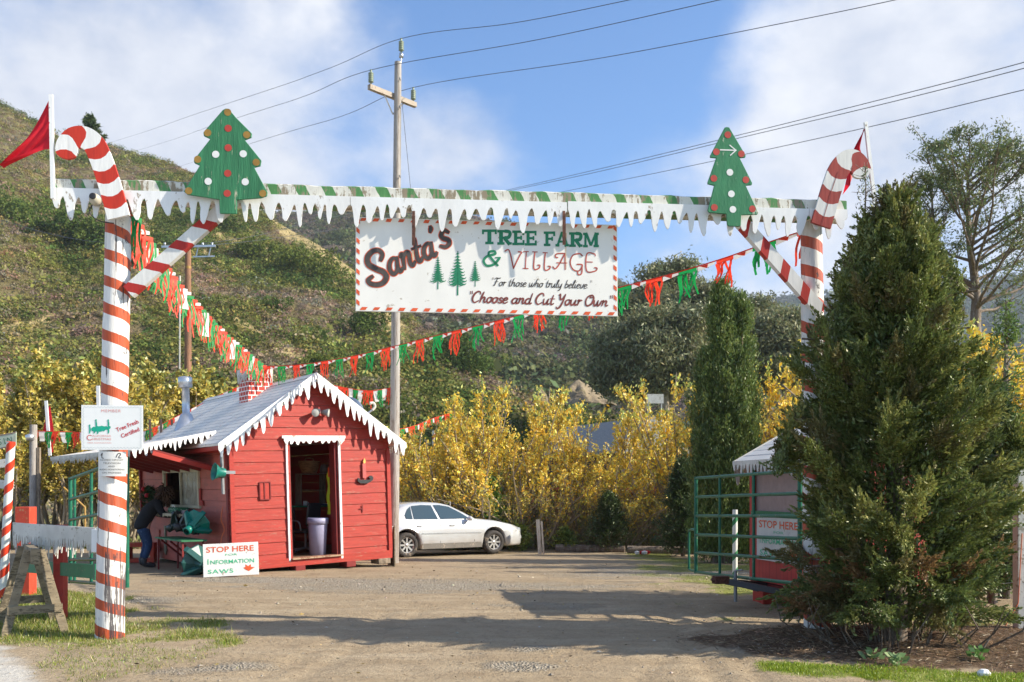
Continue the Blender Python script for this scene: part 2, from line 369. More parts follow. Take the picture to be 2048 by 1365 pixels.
gcol = m.mix(vs_.outputs[0], (.30, .25, .185), (.50, .44, .35)); gcol = m.mix(m.rng(grit, .45, .7, 0, .5), gcol, (.2, .18, .15))
ga = m.attr('gravel', 'Fac'); gk = m.rng(m.math('ADD', ga, m.math('MULTIPLY', m.math('SUBTRACT', fine, .5), 1.5)), .15, 1.0)
spk = m.noise(c, 32, 5, .75); dirt = m.mix(m.rng(spk, .56, .70, 0, .8), dirt, (.10, .07, .045)); dirt = m.mix(m.rng(m.noise(m.coord('Object', (1, 1, 1), (7, 3, 0)), 21, 5, .7), .6, .72, 0, .8), dirt, (.52, .44, .32)); base = m.mix(gk, dirt, gcol)
la = m.attr('litter', 'Fac'); lk = m.rng(m.math('ADD', la, m.math('MULTIPLY', m.math('SUBTRACT', fine, .5), 1.)), .35, .7)
base = m.mix(lk, base, m.mix(m.rng(fine, .35, .65), (.075, .045, .028), (.17, .115, .07)))
gr = m.attr('grass', 'Fac'); gm_ = m.rng(m.math('ADD', gr, m.math('MULTIPLY', m.math('SUBTRACT', fine, .5), 1.4)), .35, .8)
base = m.mix(m.math('MULTIPLY', gm_, .8), base, m.mix(m.rng(mid, .35, .65), (.15, .18, .025), (.24, .28, .04)))
base = m.mix(m.attr('road', 'Fac'), base, m.mix(m.rng(fine, .35, .7), (.44, .41, .36), (.60, .57, .51)))
m.bump(m.math('ADD', m.math('ADD', m.math('MULTIPLY', fine, .6), m.math('MULTIPLY', vo.outputs['Distance'], m.math('MULTIPLY', gk, 1.2))), m.math('MULTIPLY', grit, .25)), 1., .045)
m_ground = m.set(base, .95, spec=.15)
fx, fy = GX.ravel(), GY.ravel()
ground = np_mesh('ground', vco, quads, m_ground, {'grass': grassmask(fx, fy), 'gravel': gravelmask(fx, fy), 'road': roadmask(fx, fy)*1., 'litter': littermask(fx, fy)*1.})
tag(ground, kind='structure')
# ---------------------------------------------------------------- foliage primitives
m = NT('foliage'); dc = m.attr('Col'); d1 = m.n('ShaderNodeBsdfDiffuse'); m.l(dc, d1.inputs[0]); t1 = m.n('ShaderNodeBsdfTranslucent'); m.l(m.mix(.35, dc, (.35, .4, .03), 'MIX'), t1.inputs[0])
m.l(dc, t1.inputs[0]); s1 = m.n('ShaderNodeMixShader'); s1.inputs[0].default_value = .3; m.l(d1.outputs[0], s1.inputs[1]); m.l(t1.outputs[0], s1.inputs[2])
g_ = m.n('ShaderNodeBsdfGlossy'); g_.inputs['Roughness'].default_value = .45; g_.inputs[0].default_value = (.8, .8, .7, 1); s2 = m.n('ShaderNodeMixShader'); s2.inputs[0].default_value = .05
m.l(s1.outputs[0], s2.inputs[1]); m.l(g_.outputs[0], s2.inputs[2]); m.l(s2.outputs[0], m.o.inputs[0]); m_leaf = m.mat
m = NT('scrub_leaves'); dc = m.attr('Col'); d1 = m.n('ShaderNodeBsdfDiffuse'); m.l(dc, d1.inputs[0]); t1 = m.n('ShaderNodeBsdfTranslucent'); m.l(dc, t1.inputs[0])
s1 = m.n('ShaderNodeMixShader'); s1.inputs[0].default_value = .25; m.l(d1.outputs[0], s1.inputs[1]); m.l(t1.outputs[0], s1.inputs[2]); m.l(s1.outputs[0], m.o.inputs[0]); m_scrub = m.mat
m_bark = painted('bark', (.15, .11, .08), (.24, .2, .16), .2, rough=.9, grain=(1, 1, .2), var=.3, sc=12, bump=.6)
m_bark_pale = painted('pale_bark', (.33, .27, .19), (.2, .15, .1), .2, rough=.9, grain=(1, 1, .2), var=.25, sc=12, bump=.4)
def unit(v): return v/np.maximum(np.linalg.norm(v, axis=1, keepdims=True), 1e-9)
def leafquads(C, D, Ln, Wd, rg, diamond=True, S=None):
    """C centres, D unit directions, Ln lengths, Wd widths: one small quad (diamond) per leaf"""
    n = len(C); r = unit(rg.normal(size=(n, 3))); S = unit(np.cross(D, r)) if S is None else S; Ln = np.broadcast_to(Ln, n)[:, None]/2; Wd = np.broadcast_to(Wd, n)[:, None]/2
    if diamond: V = np.stack([C-D*Ln, C+S*Wd, C+D*Ln, C-S*Wd], 1)
    else: V = np.stack([C-D*Ln-S*Wd, C-D*Ln+S*Wd, C+D*Ln+S*Wd*.6, C+D*Ln-S*Wd*.6], 1)
    return V.reshape(-1, 3)
def leafobj(name, V, colr, parent=None, loc=None, mat=None):
    Q = np.arange(len(V)).reshape(-1, 4); return np_mesh(name, V, Q, mat or m_leaf, {'Col': np.repeat(colr, 4, axis=0)}, False, parent, loc)
def colvar(base, n, rg, v=.25, hue=.12):
    base = np.asarray(base, float)
    if base.ndim == 1: base = np.tile(base, (n, 1))
    b = np.exp(rg.normal(size=(n, 1))*v); h = 1+rg.normal(size=(n, 3))*hue*np.array([1, .4, .6]); return np.clip(base*b*h, .003, .9)
# ---------------------------------------------------------------- hills
def skyl(pts): p = np.array(pts, float); return lambda px: np.interp(px, p[:, 0], p[:, 1])
def palemask(px, py):
    n = (fbm(px/23., py/17., 3, 81)-.5)
    def strip(x0, y0, x1, y1, w): t = np.clip((px-x0)/(x1-x0), 0, 1); return np.exp(-((py-(y0+(y1-y0)*t)+n*14)/w)**2)*(px > x0)*(px < x1)
    s = np.maximum.reduce([strip(470, 642, 560, 690, 8), strip(560, 690, 640, 742, 9), strip(735, 600, 830, 700, 26), strip(0, 655, 110, 640, 7), strip(540, 440, 640, 500, 18), strip(640, 500, 720, 560, 16), strip(430, 470, 540, 500, 6)])
    return np.clip(s*1.3+(n > .22)*.5, 0, 1)
class Hill:
    def __init__(s, sk, Y0, z0, Yr, amp, seed, pw=1.15, Yr2=None):
        s.sk = skyl(sk); s.Y0, s.z0, s.Yr, s.amp, s.seed, s.pw = Y0, z0, Yr, amp, seed, pw; s.yr = skyl(Yr) if isinstance(Yr, list) else (lambda px: np.full(np.shape(px), Yr, float))
    def at(s, px, t):
        """a point of the slope: azimuth px and t from its foot (0) to its crest (1)"""
        Yr = s.yr(px); Y = s.Y0+(Yr-s.Y0)*t; r = (px-1024)/F; zr = EYE+(HOR-s.sk(px))/F*Yr
        X = r*Y; n = fbm(X/s.amp/3, Y/s.amp/3, 5, s.seed)-.5; gul = np.abs(fbm(X/s.amp/4+9, Y/s.amp/14, 3, s.seed+3)-.5)
        z = s.z0+(zr-s.z0)*np.abs(t)**s.pw+(n*s.amp-gul*s.amp*1.5)*np.sin(np.clip(t, 0, 1)*PI)**.7
        back = np.clip(t-1, 0, None); z = z-back*(zr-s.z0)*1.2
        return np.stack([X, Y, z], -1)
    def mesh(s, name, p0, p1, nx, nt, mat, cols=None):
        s.pm = None; P, T = np.meshgrid(np.linspace(p0, p1, nx), np.concatenate([np.linspace(0, 1, nt), [1.05, 1.15, 1.4]])); V = s.at(P, T).reshape(-1, 3)
        rows = nt+3; ii = (np.arange(rows-1)[:, None]*nx+np.arange(nx-1)[None, :]).ravel(); Q = np.stack([ii, ii+1, ii+1+nx, ii+nx], 1)
        o = np_mesh(name, V, Q, mat, {'pale': palemask(P.ravel(), HOR-(V[:, 2]-EYE)/V[:, 1]*F)} if name == 'hillside' else None); tag(o, kind='structure'); return o
def hillmat(name, a, b, cc, sc):
    m = NT(name); c = m.coord(); n1 = m.noise(c, sc, 6, .6); n2 = m.noise(c, sc*5, 5, .65); n3 = m.noise(m.coord('Object', (1, 1, 1), (5, 5, 5)), sc*.6, 3)
    base = m.mix(m.rng(n1, .4, .6), a, b); base = m.mix(m.rng(n3, .5, .62, 0, .8), base, cc); base = m.mix(m.rng(m.math('ADD', m.attr('pale', 'Fac'), m.math('MULTIPLY', m.math('SUBTRACT', n2, .5), .6)), .3, .6), base, (.40, .31, .15)); base = m.mix(m.rng(n2, .5, .7, 0, .6), base, tuple(x*.45 for x in a)); m.bump(n2, 1., 1.2/sc*.1); return m.set(base, 1., spec=.05)
m_h1 = hillmat('scrub_hill_soil', (.11, .105, .035), (.17, .13, .075), (.24, .21, .09), .06)
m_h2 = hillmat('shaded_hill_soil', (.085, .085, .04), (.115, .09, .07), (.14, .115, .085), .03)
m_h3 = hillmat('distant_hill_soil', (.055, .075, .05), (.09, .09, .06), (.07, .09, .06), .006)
H1 = Hill([(-900, 60), (-300, 150), (0, 205), (60, 238), (130, 280), (200, 285), (260, 305), (330, 322), (400, 352), (470, 398), (530, 430), (580, 460), (640, 492), (700, 535), (760, 582), (820, 635), (880, 685), (950, 735), (1010, 780), (1080, 815), (1200, 850), (1500, 872), (2400, 890)],
          58, -1.6, [(-900, 330), (300, 300), (700, 210), (1000, 130), (2400, 100)], 4.5, 11, 1.12)
H2 = Hill([(-400, 300), (300, 385), (540, 428), (600, 424), (700, 418), (780, 416), (860, 420), (940, 430), (1000, 445), (1060, 470), (1130, 508), (1236, 560), (1300, 588), (1400, 628), (1500, 660), (1600, 690), (1800, 700), (2400, 690)],
          150, -1, 600, 14, 23, 1.0)
H3 = Hill([(400, 500), (1000, 560), (1200, 572), (1300, 582), (1400, 590), (1459, 597), (1500, 602), (1549, 603), (1582, 595), (1620, 600), (1700, 590), (1850, 570), (1960, 575), (2050, 560), (2400, 500)], 500, 0, 1300, 28, 37, 1.0)
h1 = H1.mesh('hillside', -900, 1700, 420, 110, m_h1); h2 = H2.mesh('far_hill', -400, 2600, 360, 90, m_h2); h3 = H3.mesh('distant_ridge', 500, 2800, 260, 60, m_h3)
# scrub: one mass nobody could count, on each hill
def scrub(name, hill, p0, p1, n, size, seed, palette, dens, nl=46, leaf=.22, tpow=.75, t0=.02, mat=None):
    rg = np.random.default_rng(seed); px = rg.uniform(p0, p1, n*4); t = t0+(1.0-t0)*rg.uniform(0, 1, n*4)**tpow; P = hill.at(px, t)
    fld = fbm(P[:, 0]/14, P[:, 1]/22, 3, seed+5); PY = HOR-(P[:, 2]-EYE)/P[:, 1]*F; keep = rg.uniform(size=len(P)) < dens(fld, px, t)*(1-.93*palemask(px, PY)*(name == 'hillside_scrub')); P = P[keep][:n]; fld = fld[keep][:n]; k = len(P)
    sz = size*np.exp(rg.normal(size=k)*.35)*(.7+fld)*np.where(rg.uniform(size=k) < .12, 1.7, 1.); pi = np.clip(((fld+rg.normal(size=k)*.12-.25)/.5*len(palette)), 0, len(palette)-1).astype(int); base = colvar(np.array(palette)[pi], k, rg, .22, .12)
    T = unit(rg.normal(size=(nl, 3))); T[:, 2] = np.abs(T[:, 2])*.95
    idx = np.repeat(np.arange(k), nl); dirs = unit(np.tile(T, (k, 1))+rg.normal(size=(k*nl, 3))*.45); dirs[:, 2] = np.abs(dirs[:, 2])
    C = P[idx]+dirs*(sz[idx]*rg.uniform(.55, 1.05, k*nl))[:, None]*np.array([1, 1, .72])-np.array([0, 0, .12])
    nn = unit(dirs+rg.normal(size=(k*nl, 3))*.38); D = unit(np.cross(nn, rg.normal(size=(k*nl, 3)))); SS = unit(np.cross(nn, D))
    ls = leaf*np.exp(rg.normal(size=k*nl)*.35)*(.6+.4*sz[idx]/size); V = leafquads(C, D, ls*1.9, ls*1.25, rg, S=SS); return leafobj(name, V, colvar(base[idx], k*nl, rg, .2, .06), mat=m_scrub)
pal1 = [(.24, .18, .135), (.215, .165, .11), (.20, .175, .08), (.215, .205, .06), (.185, .19, .05), (.13, .155, .04), (.075, .105, .03)]
s1 = scrub('hillside_scrub', H1, -150, 1300, 27000, .9, 3, pal1, lambda f, px, t: .45+.5*(f > .36)-.35*((px > 560)&(px < 900)&(t > .86)), 64, .105)
tag(s1, 'dense olive green and brown scrub covering the hillside above the hut', 'scrub', kind='stuff')
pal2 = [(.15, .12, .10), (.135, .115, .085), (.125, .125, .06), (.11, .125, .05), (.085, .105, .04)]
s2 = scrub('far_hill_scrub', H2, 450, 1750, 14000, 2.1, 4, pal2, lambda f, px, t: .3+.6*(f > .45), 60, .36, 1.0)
tag(s2, 'darker scrub covering the shaded hill beyond the hanging sign', 'scrub', kind='stuff')
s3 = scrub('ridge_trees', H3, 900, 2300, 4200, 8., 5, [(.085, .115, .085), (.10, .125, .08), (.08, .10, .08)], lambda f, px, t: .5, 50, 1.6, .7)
tag(s3, 'low woods covering the bluish ridge on the skyline', 'woods', kind='stuff')
# grass on the slope (pale strips) and blades near the camera
def blades(name, n, reg, mask, hgt, seed, cols, thr=.3, wid=.006):
    rg = np.random.default_rng(seed); x = rg.uniform(reg[0], reg[1], n); y = rg.uniform(reg[2], reg[3], n); mk = mask(x, y); k = rg.uniform(size=n)*1. < (mk-thr)/(1-thr)
    x, y, mk = x[k], y[k], mk[k]; q = len(x); z = gz(x, y); h = hgt*np.exp(rg.normal(size=q)*.4)*(.4+.6*mk)
    D = unit(np.stack([rg.normal(size=q)*.45, rg.normal(size=q)*.45, np.ones(q)], 1)); C = np.stack([x, y, z-.01], 1)+D*(h/2)[:, None]
    ci = rg.integers(0, len(cols), q); return leafobj(name, leafquads(C, D, h, wid, rg), colvar(np.array(cols)[ci], q, rg, .2, .1))
gcols = [(.17, .22, .022), (.24, .28, .04), (.30, .26, .08), (.32, .28, .13), (.14, .2, .02)]
g = blades('grass', 190000, (-7.5, -2.3, 7.6, 15), grassmask, .05, 31, gcols, .12); tag(g, 'short bright green grass around the foot of the striped post and sawhorse', 'grass', kind='stuff')
g = blades('mossy_grass', 130000, (2.0, 5.5, 6.2, 8.9), grassmask, .026, 32, [(.22, .30, .018), (.27, .33, .025), (.18, .26, .02)]); tag(g, 'very short yellow green mossy grass in front of the big bushy tree', 'grass', kind='stuff')
g = blades('lot_grass', 60000, (2.0, 9, 10.7, 27), grassmask, .03, 33, [(.16, .19, .04), (.2, .2, .06)]); tag(g, 'thin mossy grass over the lot around the green gate', 'grass', kind='stuff')
def farfield(x, y): return smooth(27, 28.5, y)*.8
g = blades('field_grass', 90000, (-22, 26, 26.6, 40), farfield, .35, 34, [(.14, .17, .035), (.2, .17, .08), (.12, .2, .025), (.22, .16, .09)], .2, .03); tag(g, 'rough grass and weeds behind the gravel lot', 'grass', kind='stuff')
# pebbles and twigs
def pebbles(name, n, reg, mask, seed, sz):
    rg = np.random.default_rng(seed); x = rg.uniform(reg[0], reg[1], n); y = rg.uniform(reg[2], reg[3], n); k = rg.uniform(size=n) < mask(x, y); x, y = x[k], y[k]; q = len(x); s = sz*np.exp(rg.normal(size=q)*.5)
    T = np.array([(1, 0, 0), (0, 1, 0), (-1, 0, 0), (0, -1, 0), (0, 0, .7), (.3, .2, -.4)]); V = T[None]*s[:, None, None]*rg.uniform(.6, 1.3, (q, 6, 1))+np.stack([x, y, gz(x, y)+s*.25], 1)[:, None]
    fc = np.array([(0, 1, 4), (1, 2, 4), (2, 3, 4), (3, 0, 4)]); Q = (np.arange(q)[:, None, None]*6+fc[None]).reshape(-1, 3); cc = colvar((.28, .24, .19), q, rg, .35, .06); return np_mesh(name, V.reshape(-1, 3), Q, m_peb, {'Col': np.repeat(cc, 6, axis=0)}, False)
m = NT('pebble_stone'); m_peb = m.set(m.attr('Col'), .9, spec=.2)
p = pebbles('gravel', 30000, (-8, 8, 7, 19), lambda x, y: .10+.6*gravelmask(x, y)**2, 35, .0075); tag(p, 'loose pale pebbles scattered over the dirt lot', 'gravel', kind='stuff')
rg = np.random.default_rng(36); n = 16000; x = rg.uniform(1.6, 7.2, n); y = rg.uniform(7.1, 11, n); k = rg.uniform(size=n) < littermask(x, y); x, y = x[k], y[k]; D = unit(np.stack([rg.normal(size=len(x)), rg.normal(size=len(x)), rg.normal(size=len(x))*.25], 1))
tw = leafobj('fallen_twigs', leafquads(np.stack([x, y, gz(x, y)+.012], 1), D, .07*np.exp(rg.normal(size=len(x))*.5), .007, rg), colvar((.21, .14, .085), len(x), rg, .45, .08)); tag(tw, 'dry twigs and needles littering the ground under the big bushy tree', 'twigs', kind='stuff')

rg = np.random.default_rng(38); n = 2600; x = rg.uniform(-7, 6.5, n); y = 7+15*rg.uniform(0, 1, n)**1.3; D = unit(np.stack([rg.normal(size=n), rg.normal(size=n)*.6, rg.normal(size=n)*.15], 1)); ls = .016*np.exp(rg.normal(size=n)*.6)
o = leafobj('fallen_leaves', leafquads(np.stack([x, y, gz(x, y)+.014], 1), D, ls, ls*.4, rg), colvar(np.array([(.09, .055, .03), (.20, .14, .07), (.30, .2, .06)])[rg.integers(0, 3, n)], n, rg, .4, .08)); tag(o, 'small dead leaves and chips scattered over the dirt lot', 'leaves', kind='stuff')
# tangle of canes, weeds and low leaves under the willows
rg = np.random.default_rng(39); n = 30000; px_ = rg.uniform(780, 1640, n); y = rg.uniform(27.4, 32.5, n); x = (px_-1024)/F*y; h = rg.uniform(.1, 1, n)**1.5*1.9; z = gz(x, y); D = unit(np.stack([rg.normal(size=n)*.55, rg.normal(size=n)*.4, np.ones(n)], 1)); k = rg.uniform(size=n) < .45
ls = np.where(k, .55, .10)*np.exp(rg.normal(size=n)*.3); wd = np.where(k, .014, .05); D = np.where(k[:, None], D, unit(rg.normal(size=(n, 3)))); cl = np.where(k[:, None], np.array([(.30, .24, .15)]), np.array([(.26, .27, .07), (.34, .28, .07), (.16, .2, .05)])[rg.integers(0, 3, n)])
o = leafobj('undergrowth', leafquads(np.stack([x, y, z+h*.8], 1), D, ls, wd, rg), colvar(cl, n, rg, .3, .1)); tag(o, 'tangled tan canes and weeds at the foot of the yellow willows', 'undergrowth', kind='stuff')
# ---------------------------------------------------------------- writing
def lettering(name, s, h, mat, parent, x, z, y=-.003, width=None, shear=0., align='LEFT', rot=0., bold=0., track=1.):
    c = bpy.data.curves.new(name, 'FONT'); c.body = s; c.size = 1; c.shear = shear; c.align_x = 'LEFT'; c.offset = bold; c.space_character = track; c.resolution_u = 3
    t = bpy.data.objects.new(name, c); COL.objects.link(t); bpy.context.view_layer.update()
    me = bpy.data.meshes.new_from_object(t); bpy.data.objects.remove(t, do_unlink=True)
    co = np.zeros(len(me.vertices)*3, dtype=np.float32); me.vertices.foreach_get('co', co); co = co.reshape(-1, 3); x0, x1 = co[:, 0].min(), co[:, 0].max()
    sy = h/.72; sx = sy if width is None else width/(x1-x0); X = (co[:, 0]-x0)*sx
    if align == 'CENTER': X = X-(x1-x0)*sx/2
    Z = co[:, 1]*sy; ca, sa = math.cos(rot), math.sin(rot); out = np.stack([x+X*ca-Z*sa, np.full(len(X), y), z+X*sa+Z*ca], 1)
    me.vertices.foreach_set('co', out.astype(np.float32).ravel()); me.name = name; me.materials.clear(); me.materials.append(mat); me.update()
    o = bpy.data.objects.new(name, me); COL.objects.link(o); o.parent = parent; return o
def ribbon(mb, pts, w, y, mi=0, taper=None, n=6, cap=True, smooth=True):
    """a painted stroke: flat ribbon along (x,z) points"""
    P = spline([(a, 0, b) for a, b in pts], n) if smooth and len(pts) > 2 else [Vector((a, 0, b)) for a, b in pts]
    k = len(P); vs = []
    for i, p in enumerate(P):
        d = P[min(i+1, k-1)]-P[max(i-1, 0)]
        if d.length < 1e-7: d = Vector((1, 0, 0))
        d.normalize(); nrm = Vector((-d.z, 0, d.x)); ww = w*(taper(i/(k-1)) if taper else 1)
        q = p+(-d*w*.3 if i == 0 and cap else d*w*.3 if i == k-1 and cap else Vector())
        ww *= .75 if cap and i in (0, k-1) else 1
        for s_ in (-1, 1): v = q+nrm*s_*ww/2; vs.append((v.x, y, v.z))
    mb.add(vs, [(2*i, 2*i+2, 2*i+3, 2*i+1) for i in range(k-1)], mi)
def disc(mb, x, z, r, y, mi=0, n=18):
    mb.add([(x+r*math.cos(2*PI*i/n), y, z+r*math.sin(2*PI*i/n)) for i in range(n)], [tuple(range(n))], mi)
GL = {  # brush script: strokes on a unit em, x-height .5, capitals 1
 'a': (.52, ".42,.40 .28,.5 .1,.40 .03,.2 .1,.03 .22,0 .36,.14 .43,.48;.43,.48 .38,.14 .45,0 .56,.08"),
 'n': (.56, ".02,.42 .1,.5 .12,.4 .08,0;.09,.26 .25,.48 .38,.44 .36,.14 .43,0 .56,.1"),
 't': (.34, ".2,.86 .13,.3 .15,.05 .25,0 .36,.1;-.02,.54 .36,.54"), 's': (.40, ".36,.40 .24,.5 .12,.4 .16,.28 .3,.18 .32,.06 .18,0 .03,.08"),
 'o': (.46, ".26,.5 .1,.42 .04,.2 .12,.02 .26,.02 .38,.2 .38,.4 .26,.5 .46,.44"), 'r': (.36, ".02,.42 .1,.5 .13,.4 .08,0;.1,.26 .22,.46 .36,.46"),
 'e': (.42, ".06,.24 .3,.3 .34,.42 .24,.5 .1,.42 .03,.2 .1,.02 .25,0 .4,.12"), 'h': (.56, ".2,.98 .12,.6 .06,0;.09,.26 .25,.48 .38,.44 .36,.14 .43,0 .56,.1"),
 'w': (.66, ".04,.5 .06,.12 .14,0 .26,.12 .34,.5;.34,.5 .34,.12 .42,0 .56,.2 .62,.5"), 'u': (.54, ".04,.5 .05,.14 .13,0 .28,.1 .4,.5;.4,.5 .37,.14 .44,0 .54,.08"),
 'l': (.28, ".1,.3 .26,.85 .2,.98 .12,.7 .06,.15 .14,0 .28,.1"), 'y': (.52, ".04,.5 .06,.14 .14,0 .28,.12 .42,.5;.42,.5 .34,-.1 .22,-.36 .08,-.34"),
 'b': (.46, ".16,.98 .1,.6 .04,.1 .16,0 .32,.1 .36,.34 .26,.48 .1,.36"), 'i': (.26, ".08,.5 .05,.14 .12,0 .24,.1;.11,.72 .12,.76"), 'v': (.46, ".04,.5 .08,.12 .16,0 .3,.14 .38,.5 .46,.46"),
 'd': (.54, ".4,.40 .26,.5 .1,.40 .03,.2 .1,.03 .22,0 .36,.14 .46,.98;.42,.5 .38,.14 .45,0 .56,.08"), '.': (.2, ".06,.03 .07,.05"), ' ': (.3, ""),
 'C': (.62, ".58,.78 .5,.98 .3,1.0 .1,.75 .02,.4 .1,.1 .3,-.02 .55,.16"), 'F': (.66, ".36,.95 .26,.5 .14,.04 .0,.08;.08,.84 .2,.99 .45,.95 .72,1;.12,.5 .5,.53"),
 'Y': (.62, ".02,.9 .1,1 .14,.7 .22,.5 .38,.6 .52,1;.52,1 .44,.3 .3,-.2 .12,-.36 0,-.22"), 'O': (.7, ".34,1 .12,.85 .02,.45 .12,.06 .34,0 .58,.25 .62,.7 .46,.98 .3,.9 .34,.76 .6,.8"),
 '"': (.3, ".02,1.0 .08,.78;.16,1.02 .22,.8"), 'S': (.62, ".54,.74 .5,.96 .34,1 .12,.9 .06,.68 .2,.52 .42,.42 .5,.22 .36,0 .1,.0 .0,.14 .08,.26"), "'": (.2, ".12,1.02 .12,.9 .04,.74"),
}
def script_text(mb, s, x0, x1, z0, z1, h, w, y, mi=0, shear=.22, grow=0.):
    adv = sum(GL[c][0] for c in s)*1.; sx = (x1-x0)/adv; pen = 0
    for c in s:
        a, st = GL[c]
        for q in st.split(';'):
            if not q.strip(): continue
            pts = [tuple(map(float, r.split(','))) for r in q.split()]
            out = []
            for px_, pz in pts:
                X = x0+(pen+px_+shear*pz)*sx; f = (X-x0)/(x1-x0); out.append((X, z0+(z1-z0)*f+pz*h))
            ribbon(mb, out, w+grow, y, mi, taper=lambda t: .72+.5*math.sin(t*PI))
        pen += a
# ---------------------------------------------------------------- icicle trim
def icicles(mb, A, B, band, hmin, hmax, pitch, th, nrm, rg, mi=0, wob=.25, sharp=1., top=None, down=(0, 0, -1)):
    """a sawn board from A to B: solid band below the edge and hanging teeth, th thick, facing nrm"""
    A = Vector(A); B = Vector(B); L_ = (B-A).length; n = max(1, round(L_/pitch)); dn = Vector(down); nr = Vector(nrm).normalized()
    cut = [0]
    for i in range(n): cut.append(cut[-1]+rg.uniform(1-wob, 1+wob))
    cut = [c/cut[-1] for c in cut]; prev_v = band*rg.uniform(.9, 1.1)
    for i in range(n):
        s0, s1 = cut[i], cut[i+1]; w = s1-s0; h = rg.uniform(hmin, hmax); nv = band*rg.uniform(.8, 1.25); k = rg.uniform(-.12, .12); j = lambda: rg.uniform(-.03, .03)
        prof = [(0, 0), (0, prev_v), (.09+j(), prev_v+.08*h), (.17+j(), prev_v+.30*h), (.22+k/2+j(), prev_v+.60*h), (.30+k+j(), prev_v+.86*h), (.42+k, prev_v+h), (.52+k, prev_v+h*.99), (.61+k+j(), prev_v+.88*h),
                (.69+k/2+j(), prev_v+.62*h), (.78+j(), nv+.32*h), (.89+j(), nv+.08*h), (1, nv), (1, 0)]
        prev_v = nv; q = [A.lerp(B, s0+w*a)+dn*b for a, b in prof]; m_ = len(q)
        vs = [p+nr*th for p in q]+list(q)
        f = [tuple(range(m_)), tuple(m_+t for t in range(m_-1, -1, -1))]+[(t, t+1, m_+t+1, m_+t) for t in range(1, m_-2)]+[(m_-1, 0, m_, 2*m_-1)]
        # keep the front face turned to nrm
        nn = (vs[2]-vs[0]).cross(vs[m_-2]-vs[0])
        if nn.dot(nr) < 0: f = [tuple(reversed(z)) for z in f]
        mb.add(vs, f, mi)
    for p, sg in ((A, 1), (B, -1)): mb.add([p+nr*th, p, p+dn*band, p+dn*band+nr*th], [(0, 1, 2, 3)], mi)
# ---------------------------------------------------------------- entrance arch
GX0, GY0 = -4.34, 9.97; GANG = math.atan2(.69, 7.89); GD = Vector((math.cos(GANG), math.sin(GANG), 0)); GN = Vector((GD.y, -GD.x, 0))
def ga(px, off=0.):
    """distance along the arch, from its left post, of a photo column; off metres in front of its centre plane"""
    r = (px-1024)/F; bx, by = GX0+GN.x*off, GY0+GN.y*off; return (r*by-bx)/(GD.x-r*GD.y)
def gzp(px, py, off=0.):
    a = ga(px, off); Y = GY0+GN.y*off+GD.y*a; return a, EYE+(HOR-py)/F*Y
m_spiral = striped('red_and_white_striped_post', (.47, .085, .03), (.76, .74, .70), .287, .27, .40, (.23, .19, .16), .02, crack=True, wob=.03)
m_spiral_r = striped('red_and_white_striped_far_post', (.40, .075, .035), (.66, .64, .60), .33, .30, .40, (.2, .16, .13), .05, crack=True, wob=.03)
m_beam = striped('green_and_white_striped_beam', (.09, .25, .085), (.70, .68, .60), .29, .0, .42, (.27, .22, .15), .37, wob=.035)
m_brace = striped('striped_brace', (.42, .03, .022), (.72, .71, .68), .34, .0, .36, (.25, .2, .15), .06)
m_cane = striped('cane_stripes', (.52, .038, .02), (.80, .79, .76), .272, .0, .5, (.3, .22, .18), .05, wob=.006, off=.136)
m_cane_r = striped('far_cane_stripes', (.30, .04, .03), (.66, .65, .62), .30, .0, .5, (.3, .2, .15), .03, wob=.006)
arch = thing('entrance_arch', 'tall timber gateway of two striped posts and a beam hung with white icicles', 'gateway', (GX0, GY0, 0), GANG)
def post(a, b, r0, r1, dx, mat, z1=4.86):
    mb = MB(); k = 22; rg = random.Random(int(a*10)); pts = [(a+dx*i/k+rg.uniform(-.003, .003), b, -.15+(z1+.15)*i/k) for i in range(k+1)]
    mb.tube(pts, [r0+(r1-r0)*i/k+rg.uniform(-.002, .002) for i in range(k+1)], 28, uvs=True); return mb.build('post', mat, arch)
post(0, .0, .152, .128, .10, m_spiral); post(7.89, 0, .15, .118, -.08, m_spiral_r)
a0 = ga(108, .13); a1 = ga(1688, .13); BZ = 4.88
mb = MB(); nb = 60
vs = []; rgb = random.Random(4)
for i in range(nb+1):
    a = a0+(a1-a0)*i/nb; e = rgb.uniform(-.006, .006); vs += [(a, -.20, BZ-.225), (a, -.20, BZ-.02+e), (a, -.16, BZ+e*1.3), (a, .0, BZ+e), (a, .0, BZ-.225)]
fs = []; us = []
for i in range(nb):
    for j in range(5):
        j2 = (j+1) % 5; fs.append((i*5+j, i*5+j2, (i+1)*5+j2, (i+1)*5+j)[::-1]); u0 = (a1-a0)*i/nb; u1 = (a1-a0)*(i+1)/nb
        zz = (.0, .205, .28, .28, 0); q = [(u0+zz[j]*.5, 0), (u0+zz[j2]*.5, 0), (u1+zz[j2]*.5, 0), (u1+zz[j]*.5, 0)]; us.append(q[::-1])
mb.add(vs, fs, 0, us); mb.add(vs[:5], [(0, 1, 2, 3, 4)], 0); mb.add(vs[-5:], [(4, 3, 2, 1, 0)], 0); mb.build('beam', m_beam, arch)
rgi = random.Random(11)
for s0, s1 in ((a0, ga(205, .22)), (ga(232, .22), ga(700, .22)), (ga(701, .22), ga(1134, .22)), (ga(1136, .22), ga(1420, .22)), (ga(1421, .22), ga(1618, .22)), (ga(1619, .22), a1)):
    mb = MB(); dz = rgi.uniform(-.012, .008); icicles(mb, (s0, -.204, BZ-.115+dz), (s1, -.204, BZ-.115+dz), .085, .10, .255, .135, .018, (0, -1, 0), rgi, wob=.35); mb.build('icicle_board', m_white, arch)
